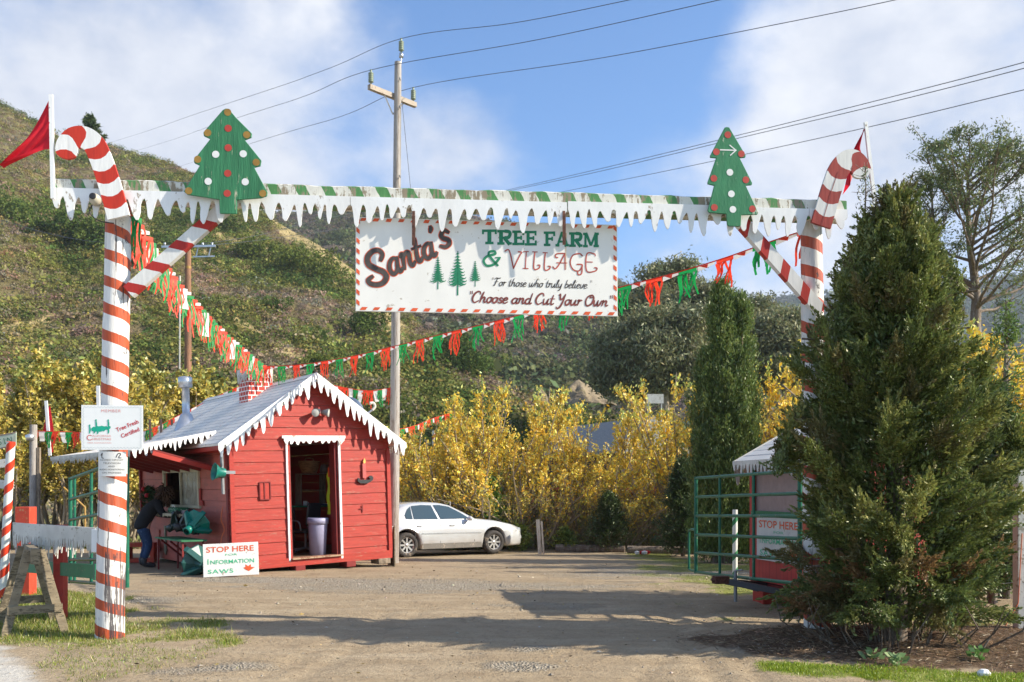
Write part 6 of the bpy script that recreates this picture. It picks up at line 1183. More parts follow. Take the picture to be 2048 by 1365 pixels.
mb = MB(); mb.box((.81, -.82, .38), (.12, .2, .1)); mb.lathe([(0, -.03), (.05, 0), (0, .06)], 8, (.81, -.92, .38), smooth=False); mb.build('coupling', m_rust, booth); mb = MB(); mb.tube([(.8, -.6, .08), (.8, -.6, .5)], .025, 8); mb.tube([(.8, -.6, .5), (.95, -.57, .52)], .012, 6); mb.build('jack', m_dull_metal, booth)
bs = thing('booth_sign', 'board lettered Stop Here, Information, fixed to the red booth behind the green gate', 'sign', (BA.x+(Matrix.Rotation(bz_, 3, 'Z')@Vector((.30, -.03, 0))).x, BA.y+(Matrix.Rotation(bz_, 3, 'Z')@Vector((.30, -.03, 0))).y, g1(BA.x, BA.y)+.62), bz_)
mb = MB(); mb.box((.62, -.0, .29), (1.24, .016, .60)); mb.build('board', painted('booth_sign_white', (.62, .60, .55), (.4, .36, .3), .05), bs); stopsign(bs, 1.24, .60, -.011)
# ---------------------------------------------------------------- person at the service window
def skin(name, nodes, edges, mat, par, sub=2):
    me = bpy.data.meshes.new(name); me.from_pydata([n[0] for n in nodes], edges, []); me.materials.append(mat); o = bpy.data.objects.new(name, me); COL.objects.link(o); o.parent = par
    sk = o.modifiers.new('skin', 'SKIN'); sk.use_smooth_shade = True
    if not me.skin_vertices: raise RuntimeError('no skin layer')
    for i, n in enumerate(nodes): me.skin_vertices[0].data[i].radius = (n[1], n[1] if len(n) < 3 else n[2]); me.skin_vertices[0].data[i].use_root = (i == 0)
    sd = o.modifiers.new('sub', 'SUBSURF'); sd.levels = sub; sd.render_levels = sub; return o
w = HM@Vector((-.72, 3.05, 0)); w.z = g1(w.x, w.y); per = thing('person', 'person in black jacket, blue jeans and dark boots leaning over the hut window counter', 'person', w, R(33)); per.scale = (1.06, 1.06, 1.04)
J = {'pel': (-.12, 0, .90), 'sp': (-.03, 0, 1.08), 'ch': (.10, 0, 1.28), 'ne': (.22, 0, 1.40), 'he': (.29, 0, 1.47), 'to': (.33, 0, 1.55)}
nodes = [(J['pel'], .12), (J['sp'], .115), (J['ch'], .125), (J['ne'], .055), (J['he'], .09), (J['to'], .085)]; edges = [(0, 1), (1, 2), (2, 3), (3, 4), (4, 5)]
arms = {}
for s_ in (-1, 1):
    b = len(nodes); nodes += [((.10, s_*.17, 1.33), .06), ((.19, s_*.25, 1.10), .045), ((.42, s_*.17, 1.06), .03), ((.50, s_*.15, 1.065), .028)]; edges += [(2, b), (b, b+1), (b+1, b+2), (b+2, b+3)]
    for k, (dy, l) in enumerate(((-.03, .07), (-.012, .085), (.008, .08), (.026, .065))): m0 = len(nodes); nodes += [((.53, s_*.15+dy, 1.06), .009), ((.53+l, s_*.15+dy*1.2, 1.045), .008)]; edges += [(b+3, m0), (m0, m0+1)]
    m0 = len(nodes); nodes += [((.50, s_*.15-s_*.045, 1.055), .01), ((.54, s_*.15-s_*.065, 1.05), .009)]; edges += [(b+3, m0), (m0, m0+1)]
    b = len(nodes); nodes += [((-.11, s_*.10, .84), .09), ((-.03, s_*.12, .48), .058), ((-.13, s_*.12, .10), .042), ((.03, s_*.13, .045), .035)]; edges += [(0, b), (b, b+1), (b+1, b+2), (b+2, b+3)]
m_skin = plain('skin', (.45, .26, .18), .5); skin('body', nodes, edges, m_skin, per)
m_jacket = painted('black_jacket_cloth', (.012, .012, .015), None, rough=.8, var=.3, bump=.6); m_jean = painted('blue_denim', (.022, .05, .12), (.06, .10, .18), .15, rough=.85, var=.25, bump=.5)
nd = [((-.16, 0, .76), .195, .18), ((-.15, 0, .88), .205, .17), ((-.09, 0, 1.02), .195, .16), ((.0, 0, 1.18), .195, .165), ((.12, 0, 1.31), .17, .15), ((.20, 0, 1.38), .09)]; ed = [(0, 1), (1, 2), (2, 3), (3, 4), (4, 5)]
for s_ in (-1, 1): b = len(nd); nd += [((.11, s_*.20, 1.32), .09), ((.20, s_*.28, 1.10), .075), ((.40, s_*.19, 1.065), .052)]; ed += [(4, b), (b, b+1), (b+1, b+2)]
jk = skin('jacket', nd, ed, m_jacket, per)
nd = [((-.13, 0, .86), .13, .12)]; ed = []
for s_ in (-1, 1): b = len(nd); nd += [((-.12, s_*.10, .76), .112), ((-.07, s_*.115, .62), .098), ((-.03, s_*.12, .48), .078), ((-.09, s_*.12, .28), .07), ((-.13, s_*.12, .17), .062)]; ed += [(0, b)]+[(b+i, b+i+1) for i in range(4)]
skin('jeans', nd, ed, m_jean, per)
for s_ in (-1, 1): skin('boot', [((-.13, s_*.12, .22), .068), ((-.13, s_*.12, .06), .06), ((-.02, s_*.125, .055), .055), ((.10, s_*.13, .045), .045)], [(0, 1), (1, 2), (2, 3)], plain('dark_leather', (.03, .027, .03), .5), per)
mb = MB(); rr = random.Random(4)
for i in range(150):
    a = rr.uniform(0, 2*PI); e = rr.uniform(-.9, PI/2); d = Vector((math.cos(a)*math.cos(e), math.sin(a)*math.cos(e), math.sin(e)))
    if d.x > .55 and d.z < .4: continue
    p = Vector((.30, 0, 1.51))+d*.105; q = [p]; v = (d+Vector((0, 0, -.6))).normalized()
    for j in range(6): v = (v+Vector((rr.uniform(-.6, .6), rr.uniform(-.6, .6), -.35))).normalized(); q.append(q[-1]+v*.035)
    mb.tube(q, [.018, .02, .02, .018, .015, .012, .006], 5)
mb.build('hair', painted('brown_curly_hair', (.06, .03, .018), (.10, .05, .025), .3, rough=.7, var=.3), per)
mb = MB()
for s_ in (-1, 1): mb.lathe([(0, -.009), (.009, 0), (0, .009)], 8, (.385, s_*.033, 1.50))
mb.build('eyes', m_ink, per); mb = MB(); mb.prism([(.38, 1.49), (.405, 1.455), (.38, 1.45)], -.012, .012); mb.bar((.382, -.02, 1.425), (.382, .02, 1.425), .008, .008); mb.build('nose_and_mouth', m_skin, per)
# ---------------------------------------------------------------- trees
def tubes_obj(segs, name, mat, par, n=6):
    mb = MB()
    for pts, rad in segs: mb.tube(pts, rad, n, caps=False)
    return mb.build(name, mat, par)
def rv(rg): v = rg.normal(size=3); return Vector(v/np.linalg.norm(v))
def willow(label, loc, H, Rr, seed, pal, nleaf, nst=9, lsize=.092, group='yellow leaved willows', spread=.65, bend=.07, f0=.36):
    rg = np.random.default_rng(seed); t = thing('yellow_willow', label, 'tree', loc, 0, group); segs = []; C = []; D = []; TT = []
    for s in range(nst):
        a = 2*PI*s/nst+rg.uniform(-.4, .4); r0 = rg.uniform(.0, .35)*Rr*.5; p = Vector((r0*math.cos(a), r0*math.sin(a), -.1)); d = Vector((math.cos(a)*rg.uniform(.1, spread), math.sin(a)*rg.uniform(.1, spread), 1)).normalized(); pts = [p]; L_ = H*rg.uniform(.7, 1.0); n = 9
        for i in range(n): d = (d+rv(rg)*.16+Vector((0, 0, bend))).normalized(); pts.append(pts[-1]+d*L_/n)
        segs.append((pts, [.045*(H/5)*(1-.85*i/n)+.006 for i in range(n+1)]))
        for b in range(13):
            f = rg.uniform(f0, .99); i = int(f*n); tint = rg.choice([-1, -1, -1, 2, 3]); q = pts[i].lerp(pts[min(i+1, n)], f*n-i); e = (rv(rg)*.8+Vector((0, 0, .75))+d*.4).normalized(); l = rg.uniform(.35, .95)*(1.25-f)*H*.32+.25; tw = [q]
            for j in range(4): e = (e+rv(rg)*.2+Vector((0, 0, .08))).normalized(); tw.append(tw[-1]+e*l/4)
            segs.append((tw, [.014, .011, .008, .006, .003])); k = int(nleaf/(nst*13)*rg.uniform(.5, 1.5)*(1.2 if f > .45 else .6))
            for _ in range(k):
                u = rg.uniform(.1, 1)*4; j = min(int(u), 3); c = tw[j].lerp(tw[j+1], u-j)+rv(rg)*abs(rg.normal())*.11; C.append(c); D.append((rv(rg)*.8+e*.6).normalized()); TT.append(tint)
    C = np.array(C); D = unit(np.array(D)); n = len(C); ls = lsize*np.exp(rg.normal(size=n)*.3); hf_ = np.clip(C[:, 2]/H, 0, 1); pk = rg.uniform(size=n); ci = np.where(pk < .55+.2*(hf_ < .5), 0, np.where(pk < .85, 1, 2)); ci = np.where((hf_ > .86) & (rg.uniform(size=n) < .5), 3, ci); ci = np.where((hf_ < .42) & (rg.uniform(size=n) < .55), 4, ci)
    tubes_obj(segs, 'trunk', m_bark_pale, t, 5); leafobj('crown', leafquads(C, D, ls, ls*.5, rg), colvar(np.array(pal)[ci], n, rg, .2, .08), t); return t
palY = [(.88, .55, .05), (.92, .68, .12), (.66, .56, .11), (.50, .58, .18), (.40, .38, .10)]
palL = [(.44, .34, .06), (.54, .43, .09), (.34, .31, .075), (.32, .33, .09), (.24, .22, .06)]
EMP = {}
def put(proto, px, Y, ytop, H0, rot, label=None, wide=1.):
    p = px3(px, ytop, Y); z = g1(p.x, p.y); s = (p.z-z)/H0; proto.location = (p.x, p.y, z); proto.rotation_euler = (0, 0, rot); proto.scale = (s*wide, s*wide, s)
    if label: proto['label'] = label
    return proto
ordn = ['first', 'second', 'third', 'fourth', 'fifth', 'sixth', 'seventh', 'eighth', 'ninth', 'tenth', 'eleventh', 'twelfth', 'thirteenth', 'fourteenth', 'fifteenth', 'sixteenth', 'seventeenth', 'eighteenth', 'nineteenth', 'twentieth']
palG = [(.80, .52, .06), (.62, .56, .12), (.50, .48, .11), (.48, .56, .16), (.42, .38, .09)]; palM = [(.88, .54, .05), (.84, .62, .10), (.56, .50, .11), (.48, .54, .15), (.44, .37, .08)]
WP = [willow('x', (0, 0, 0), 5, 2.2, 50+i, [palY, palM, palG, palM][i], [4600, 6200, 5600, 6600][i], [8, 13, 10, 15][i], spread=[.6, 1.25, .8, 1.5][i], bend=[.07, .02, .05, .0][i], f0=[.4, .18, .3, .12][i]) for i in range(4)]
rr = random.Random(77)
spots = [(812, 862, 31), (845, 806, 30), (888, 830, 29.0), (915, 775, 29.6), (960, 738, 28.6), (1005, 815, 28.2), (1034, 750, 29.3), (1075, 842, 27.9), (1112, 775, 29.6), (1165, 838, 28.6), (1208, 800, 29.6), (1248, 858, 27.8), (1300, 790, 29.2), (1345, 835, 28.2), (1384, 728, 27.9), (1430, 745, 28.5), (1535, 700, 27), (1565, 665, 26.5), (1600, 690, 27.5)]
for i, (px_, yt, Y) in enumerate(spots):
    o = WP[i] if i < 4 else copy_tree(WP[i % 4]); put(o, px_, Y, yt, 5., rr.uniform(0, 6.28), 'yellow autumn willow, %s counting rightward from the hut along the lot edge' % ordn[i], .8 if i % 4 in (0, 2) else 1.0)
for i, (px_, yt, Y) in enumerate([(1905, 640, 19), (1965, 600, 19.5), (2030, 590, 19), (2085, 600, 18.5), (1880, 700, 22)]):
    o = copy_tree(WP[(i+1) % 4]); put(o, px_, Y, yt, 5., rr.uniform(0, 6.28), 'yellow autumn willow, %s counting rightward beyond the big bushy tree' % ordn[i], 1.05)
WL = [willow('x', (0, 0, 0), 6, 3, 70+i, palL, 9500, 10, .12, 'olive yellow willows behind the hut') for i in range(3)]
for i, (px_, yt, Y) in enumerate([(-70, 700, 33), (-5, 705, 34), (55, 692, 32), (110, 730, 31), (160, 715, 33), (215, 700, 32), (262, 712, 34), (305, 728, 33), (350, 735, 35), (400, 765, 36), (30, 800, 28.5), (140, 820, 28), (240, 800, 29), (330, 820, 30), (450, 790, 37)]):
    o = WL[i] if i < 3 else copy_tree(WL[i % 3]); put(o, px_, Y, yt, 6., rr.uniform(0, 6.28), 'olive yellow willow, %s of the thicket behind the left gate and hut' % ordn[i], 1.15)
# big juniper-like tree at right
def conifer_boughs(rg, H, rad, nb, z0, lf, up=.25, blen=.55):
    """bough tips spread over an uneven crown surface: start, direction, length"""
    out = []
    for i in range(nb):
        f = rg.uniform(0, 1)**.85; z = z0+(H-z0)*f; a = rg.uniform(0, 2*PI); lob = 1+.16*math.sin(a*3+z*2.1)+.10*math.sin(a*7-z*3.3)+.08*math.sin(z*6+a*2); r = rad(z)*lob*rg.uniform(.5, 1.02)**.5
        out.append((Vector((r*math.cos(a), r*math.sin(a), z)), a, f, r))
    return out
def big_tree():
    rg = np.random.default_rng(5); H = 4.65; loc = (4.05, 9.75, g1(4, 9.75)); t = thing('bushy_tree', 'big dark green bushy conifer in front of the right striped post', 'tree', loc)
    rad = lambda z: float(np.interp(z, [.1, .35, .8, 1.5, 2.2, 3.0, 3.6, 4.1, 4.45, 4.65], [.88, 1.04, 1.10, 1.06, .93, .76, .57, .38, .20, .05]))
    segs = [([(0, 0, -.1), (.02, 0, 1.2), (-.03, .02, 2.4), (.02, 0, 3.6), (.0, 0, 4.5)], [.13, .11, .08, .05, .015])]; C = []; D = []; K = []; S_ = []
    B = []
    for i in range(520):        # tufts in rough tiers over the crown
        f = rg.uniform(0, 1)**.9; z = .22+(H-.22)*f; a = rg.uniform(0, 2*PI); tier = .5+.5*math.sin(z*7.5+2.2*math.sin(a*2+1)+a); lob = .60+.44*tier+.14*math.sin(a*3+z*1.7)+.06*math.sin(a*7-z*3.3); lob *= 1+max(0, -math.cos(a))*float(np.interp(z, [.2, .8, 1.0, 1.75, 1.95, 2.7, 3.4, 3.6], [0, .08, -.16, -.16, .06, .10, .12, 0])); B.append((Vector((rad(z)*lob*math.cos(a), rad(z)*lob*math.sin(a), z)), a, f))
    peaks = [(-.33, 0, 4.62, .16), (.12, .1, 4.45, .2), (.60, .1, 4.0, .22), (-.02, -.2, 4.2, .25), (-.80, -.1, 3.35, .25), (.98, .1, 3.0, .25), (.3, -.15, 3.9, .3), (-.55, -.1, 3.85, .2), (1.25, 0, 2.2, .22), (-1.10, -.1, 2.45, .22)]
    for x, y, z, w_ in peaks:
        for k in range(7): q = rg.uniform(0, 1); B.append((Vector((x+rg.normal()*w_*.5*(1.1-q), y+rg.normal()*w_*.5*(1.1-q), z-.7*(1-q))), rg.uniform(0, 6.28), .9))
    for p, a, f in B:
        o = Vector((math.cos(a), math.sin(a), 0)); d = (o*(1-.55*f)+Vector((0, 0, .30+.75*f+rg.normal()*.15))+rv(rg)*.18).normalized()
        if f < .10: d = (o+Vector((0, 0, rg.uniform(-.35, .35)))+rv(rg)*.2).normalized()
        l = rg.uniform(.34, .68)*(1-.35*f); w_ = rg.uniform(.09, .15)*(1-.2*f); kk = rg.choice([0, 1, 2, 3], p=[.3, .36, .26, .08]) if f > .16 else rg.choice([0, 1, 3, 4], p=[.3, .3, .25, .15]); n = int(700*l/.42)
        s0 = p-d*l*.55; u = rg.uniform(0, 1, n); ww = w_*np.sin(np.clip(u*1.05+.12, 0, 1)*PI)**.6; th = rg.uniform(0, 2*PI, n); rr_ = ww*rg.uniform(.25, 1, n)**.5; x_ = np.array(d.cross(Vector((.1, .2, 1))).normalized()); y_ = np.cross(np.array(d), x_); rad_ = np.cos(th)[:, None]*x_+np.sin(th)[:, None]*y_*.8
        # finger-like sprays inside the tuft
        nf = 9; fi = rg.integers(0, nf, n); fd = unit(np.array(d)[None]+rg.normal(size=(nf, 3))*.42); base = np.array(s0)[None]+np.array(d)[None]*(rg.uniform(0, .65, nf)*l)[:, None]
        fingers = base[fi]+fd[fi]*(u*l*.55)[:, None]+rg.normal(size=(n, 3))*(.030*(1.1-u))[:, None]; body_ = np.array(s0)[None]+np.array(d)[None]*(u*l)[:, None]+rad_*rr_[:, None]; sel = rg.uniform(size=n) < .62
        cc = np.where(sel[:, None], fingers, body_); dd_ = np.where(sel[:, None], fd[fi], np.array(d)[None]+rad_*.8)+rg.normal(size=(n, 3))*.33; C.append(cc); D.append(dd_); K.append(np.full(n, kk)); S_.append(np.full(n, 1.))
        if rg.uniform() < .25: segs.append(([s0-o*.15, s0, p+d*l*.3], [.012, .009, .003]))
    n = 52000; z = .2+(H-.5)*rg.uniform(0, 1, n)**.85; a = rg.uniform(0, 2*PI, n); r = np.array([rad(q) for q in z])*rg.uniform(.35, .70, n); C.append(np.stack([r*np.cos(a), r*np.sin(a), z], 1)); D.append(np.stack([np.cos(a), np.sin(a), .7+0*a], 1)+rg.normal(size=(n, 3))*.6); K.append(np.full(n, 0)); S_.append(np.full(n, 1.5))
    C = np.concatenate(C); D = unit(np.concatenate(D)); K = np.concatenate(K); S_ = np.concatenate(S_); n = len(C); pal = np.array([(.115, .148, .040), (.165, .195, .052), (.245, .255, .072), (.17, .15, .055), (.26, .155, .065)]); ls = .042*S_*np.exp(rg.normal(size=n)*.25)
    leafobj('crown', leafquads(C, D, ls, .016*S_*np.exp(rg.normal(size=n)*.2), rg), colvar(pal[K], n, rg, .2, .08), t)
    # bare stems and dead brush low down
    for i in range(60): a = rg.uniform(0, 6.28); r = rg.uniform(.2, 1.15); q = Vector((r*math.cos(a), r*math.sin(a), 0)); segs.append(([q*.8, q+Vector((rg.normal()*.05, rg.normal()*.05, .2)), q*1.05+Vector((rg.normal()*.12, rg.normal()*.12, .45))], [.010, .008, .004]))
    tubes_obj(segs, 'trunk', m_bark, t, 5)
    # long thin leader twigs on top
    sg = []; CC = []; DD = []
    for x, z0_, z1_ in ((-.33, 4.5, 5.0), (.10, 4.35, 4.85), (-.12, 4.4, 4.8)):
        pts = [Vector((x, 0, z0_)), Vector((x+.01, 0, (z0_+z1_)/2)), Vector((x-.0, 0, z1_))]; sg.append((pts, [.01, .007, .003]))
        for k in range(14): q = pts[0].lerp(pts[2], rg.uniform(.0, .95)); e = (rv(rg)+Vector((0, 0, .8))).normalized(); sg.append(([q, q+e*.14], [.004, .002])); 
        for k in range(160): q = pts[0].lerp(pts[2], rg.uniform(0, 1)); CC.append(q+rv(rg)*.10*(1.2-(q.z-z0_)/(z1_-z0_))); DD.append(rv(rg)+Vector((0, 0, .8)))
    tubes_obj(sg, 'leader_twigs', m_bark, t, 4); n = len(CC); leafobj('leader_needles', leafquads(np.array(CC), unit(np.array(DD)), .045, .012, rg), colvar((.1, .12, .035), n, rg), t)
    return t
big_tree()
# broad cypress, its spire plumes, and small conifers
def plume_tree(name, label, px, Y, ytop, width, seed, pal, spires, group=None, trunk=.12, leaf=.13, n_plume=420, dense=46):
    rg = np.random.default_rng(seed); p = px3(px, ytop, Y); z = g1(p.x, Y); H = p.z-z; t = thing(name, label, 'tree', (p.x, Y, z), 0, group); C = []; D = []; K = []; segs = []
    for sx, sh, sw in spires:
        hh = H*sh; segs.append(([(sx*.5, 0, 0), (sx, 0, hh*.5), (sx, 0, hh*.95)], [trunk*.8, trunk*.5, .015]))
        for i in range(int(n_plume*sw*sh)):
            f = rg.uniform(.02, 1); a = rg.uniform(0, 2*PI); r = width*sw*(.86+.24*math.sin(f*23+sx*5))*float(np.interp(f, [0, .1, .35, .7, .9, 1], [.62, .85, 1, .72, .36, .02]))*rg.uniform(.55, 1.05)*(1+.14*math.sin(a*3+f*9)); c = Vector((sx+r*math.cos(a), r*math.sin(a), f*hh)); d = (Vector((math.cos(a)*.35, math.sin(a)*.35, 1))+rv(rg)*.18).normalized(); l = rg.uniform(.35, .75)*(1.1-f*.4); k = rg.integers(0, len(pal))
            u = rg.uniform(0, 1, dense); w_ = .12*(1-u*.75); cc = np.array(c)[None]+np.array(d)[None]*(u*l)[:, None]+rg.normal(size=(dense, 3))*w_[:, None]; C.append(cc); D.append(np.array(d)[None]+rg.normal(size=(dense, 3))*.4); K.append(np.full(dense, k))
    C = np.concatenate(C); D = unit(np.concatenate(D)); K = np.concatenate(K); n = len(C); tubes_obj(segs, 'trunk', m_bark, t); leafobj('crown', leafquads(C, D, leaf*np.exp(rg.normal(size=n)*.25), leaf*.3, rg), colvar(np.array(pal)[K], n, rg, .2, .08), t); return t
plume_tree('cypress', 'dense upright dark green cypress with twin tips behind the green gate', 1446, 21.5, 583, .50, 61, [(.085, .13, .035), (.13, .185, .045), (.19, .24, .06)], [(-.02, 1., .95), (.44, .955, .70), (-.36, .76, .75), (.08, .8, 1.15), (.50, .70, .6)], leaf=.085, dense=110)
def whorl(name, label, px, Y, ytop, width, seed, pal, leaf=.09, droop=.0, nb=120, dense=60, group=None, dx=1., zmin=.05, zbase=None):
    rg = np.random.default_rng(seed); p = px3(px, ytop, Y); z = g1(p.x, Y) if zbase is None else zbase; H = p.z-z; t = thing(name, label, 'tree', (p.x, Y, z), 0, group); C = []; D = []; K = []; segs = [([(0, 0, 0), (0, 0, H*.5), (0, 0, H)], [.05*H/2, .03*H/2, .006])]
    for i in range(nb):
        f = rg.uniform(zmin, 1); a = rg.uniform(0, 6.28); r = width*(1-f)**.75*rg.uniform(.65, 1.1)+.05; q0 = Vector((0, 0, f*H)); e = Vector((math.cos(a), math.sin(a), .35-droop+.5*f)).normalized(); segs.append(([q0, q0+e*r], [.012, .004])); k = rg.integers(0, len(pal)); u = rg.uniform(.15, 1.05, dense); side = rg.normal(size=(dense, 3))*(.05+.10*(1-u))[:, None]*min(1.5, width)
        C.append(np.array(q0)[None]+np.array(e)[None]*(u*r)[:, None]+side); D.append(np.array(e)[None]+rg.normal(size=(dense, 3))*.7); K.append(np.full(dense, k))
    C = np.concatenate(C); D = unit(np.concatenate(D)); K = np.concatenate(K); n = len(C); tubes_obj(segs, 'trunk', m_bark, t, 5); leafobj('crown', leafquads(C, D, leaf*np.exp(rg.normal(size=n)*.25), leaf*.26, rg), colvar(np.array(pal)[K], n, rg, .25, .08), t); return t
dk = [(.04, .07, .022), (.06, .095, .03), (.085, .12, .038)]; lt = [(.16, .28, .05), (.22, .35, .07), (.11, .2, .04)]
whorl('young_conifer', 'bright green leafy shrub just behind the bonnet of the silver car', 978, 28, 968, 1.05, 62, lt, .17, nb=150)
whorl('young_conifer', 'small dark conifer standing alone right of the split post', 1218, 26.2, 992, .85, 63, dk, .10, nb=150)
whorl('young_conifer', 'dark conifer left of the green gate beside the cypress', 1366, 24, 925, .9, 64, dk, .12, nb=170)
whorl('young_conifer', 'small dark conifer tucked at the foot of the cypress', 1410, 23, 985, .6, 65, dk, .10, nb=100)
whorl('young_conifer', 'loose green young pine in front of the yellow trees at the right edge', 2012, 13.5, 600, .75, 66, [(.12, .19, .04), (.16, .23, .05), (.10, .16, .04)], .09, nb=70, dense=40)
whorl('young_conifer', 'dark green conifer filling the gap between the bushy tree and the white fence post', 1985, 13.0, 790, .95, 67, dk+[(.04, .08, .02)], .10, nb=260, dense=80)
whorl('young_conifer', 'tall dark conifer on the skyline behind the candy cane', 180, 118, 236, 2.4, 68, dk, .8, nb=90, dense=40, zbase=px3(180, 300, 118).z)
for i, (px_, yt, Y, w_, lb) in enumerate([(905, 1085, 27.4, .55, 'low yellow green weeds in front of the willows behind the car'), (1040, 1075, 27, .6, 'leafy yellow green weeds beside the split post'), (1130, 1080, 26.8, .5, 'yellow green weeds between the split post and the small conifer')]):
    whorl('weed_clump', lb, px_, Y, yt-20, w_, 80+i, [(.2, .24, .04), (.28, .3, .05), (.14, .2, .04)], .12, nb=50, dense=30)['category'] = 'plant'
# pine with bare limbs at right
def limb_tree(name, label, px, Y, ytop, ybase, W_, seed, pal, nlimb, clump, leaf, density, f0=.35, flat=.45, trunk=.35, tmat=None, fcrown=None, group=None, lean=0., dens_f=1.):
    rg = np.random.default_rng(seed); p = px3(px, ytop, Y); zb_ = px3(px, ybase, Y).z; H = p.z-zb_; t = thing(name, label, 'tree', (p.x, Y, zb_), 0, group); segs = []; C = []; D = []; K = []
    tr = [Vector((lean*H*(i/8)**1.5+rg.normal()*.008*H, rg.normal()*.008*H, H*.96*i/8)) for i in range(9)]; tr[0] = Vector((0, 0, -.5)); segs.append((tr, [trunk*(1-.85*i/8) for i in range(9)]))
    for i in range(nlimb):
        f = f0+(1-f0)*(i+rg.uniform(0, 1))/nlimb; k = min(int(f*8), 7); q = tr[k].lerp(tr[k+1], f*8-k); a = rg.uniform(0, 6.28); wf = fcrown(f) if fcrown else math.sin(min(1, (1.02-f)*1.5+.15)*PI/2); L_ = W_*wf*rg.uniform(.7, 1.12); e = Vector((math.cos(a), math.sin(a), flat+.7*f*f)).normalized(); pts = [q]
        for j in range(5): e = (e+rv(rg)*.16+Vector((0, 0, .05))).normalized(); pts.append(pts[-1]+e*L_/5)
        segs.append((pts, [trunk*.32*(1-.8*j/5)*(1.1-f*.6) for j in range(6)])); kk = rg.integers(0, len(pal))
        for b in range(7):
            u = rg.uniform(.25, 1.)*5; j = min(int(u), 4); s0 = pts[j].lerp(pts[j+1], u-j); e2 = (e+rv(rg)*.9).normalized(); l2 = L_*.28*rg.uniform(.5, 1.2); s1 = s0+e2*l2; segs.append(([s0, s1], [trunk*.07, trunk*.025]))
            m_ = int(density*rg.uniform(.5, 1.5)); u2 = rg.uniform(.35, 1.1, m_); cc = np.array(s0)[None]+np.array(e2)[None]*(u2*l2)[:, None]+rg.normal(size=(m_, 3))*clump*np.array([1, 1, .55]); C.append(cc); D.append(rg.normal(size=(m_, 3))+np.array([0, 0, .5])); K.append(np.full(m_, (kk+b) % len(pal)))
    C = np.concatenate(C); D = unit(np.concatenate(D)); K = np.concatenate(K); n = len(C); tubes_obj(segs, 'trunk', tmat or m_bark, t, 6); leafobj('crown', leafquads(C, D, leaf*np.exp(rg.normal(size=n)*.3), leaf*.35, rg), colvar(np.array(pal)[K], n, rg, .22, .08), t); return t
pp = [(.085, .12, .045), (.125, .16, .05), (.17, .19, .06)]
limb_tree('pine_tree', 'tall open pine with bare limbs rising behind the bushy tree at right', 1955, 36, 312, 760, 4.1, 90, pp, 50, .15, .13, 62, .30, .28, .26, fcrown=lambda f: float(np.interp(f, [.3, .5, .8, 1], [1.2, 1.2, .95, .4])), lean=-.06)
limb_tree('pine_tree', 'second thinner pine leaning left behind the top of the bushy tree', 1885, 37, 345, 760, 2.3, 91, pp, 28, .12, .12, 26, .5, .55, .16, lean=-.05)
eu = [(.17, .185, .09), (.21, .22, .105), (.26, .25, .13), (.14, .15, .085)]
for i, (px_, yt, yb, Y, w_, lb) in enumerate([(1338, 545, 800, 92, 4.6, 'tallest grey green eucalyptus of the grove right of the hanging sign'), (1285, 612, 800, 88, 3.8, 'lower left eucalyptus of the grove beside the hanging sign'), (1395, 590, 800, 86, 3.6, 'right eucalyptus of the grove, just left of the cypress'), (1250, 690, 810, 84, 3.0, 'small eucalyptus at the left foot of the grove'), (1330, 660, 810, 80, 4.0, 'front eucalyptus in the middle of the grove'), (1500, 622, 800, 90, 3.6, 'eucalyptus seen right of the cypress, below the brace'), (1555, 650, 800, 84, 3.4, 'rounded eucalyptus between the cypress and the bushy tree')]):
    limb_tree('eucalyptus', lb, px_, Y, yt, yb, w_, 100+i, eu, 46, .62, .42, 95, .10, .35, .4, tmat=m_bark_pale, fcrown=lambda f: float(np.interp(f, [.1, .35, .65, .9, 1], [.75, 1.05, 1.05, .7, .3])), group='eucalyptus grove')
# dark round bushes one can tell apart on the hillside
def hillbush(name, label, px, py, Y, w_, h_, seed, pal):
    rg = np.random.default_rng(seed); p = px3(px, py, Y); t = thing(name, label, 'bush', (p.x, Y, p.z), 0, 'dark bushes on the hillside'); n = 2600; k = 26; cc = rg.normal(size=(k, 3))*np.array([w_*.38, w_*.25, h_*.22])+np.array([0, 0, h_*.5]); ci = rg.integers(0, k, n); d = unit(rg.normal(size=(n, 3))); C = cc[ci]+d*w_*.22*rg.uniform(.7, 1.05, n)[:, None]
    leafobj('crown', leafquads(C, unit(rg.normal(size=(n, 3))), .055*w_+.12, .035*w_+.07, rg), colvar(np.array(pal)[ci % len(pal)], n, rg, .2, .07), t, mat=m_scrub); tubes_obj([([(0, 0, -.8), (0, 0, h_*.6)], [.12, .05])], 'trunk', m_bark, t); return t
db = [(.075, .115, .03), (.105, .15, .04), (.13, .17, .045)]
def hill_t(px, py):
    ts = np.linspace(.02, 1, 200); P = H1.at(np.full(200, float(px)), ts); yy = HOR-(P[:, 2]-EYE)/P[:, 1]*F; i = int(np.argmin(np.abs(yy-py))); return float(P[i, 1]), float(P[i, 2])
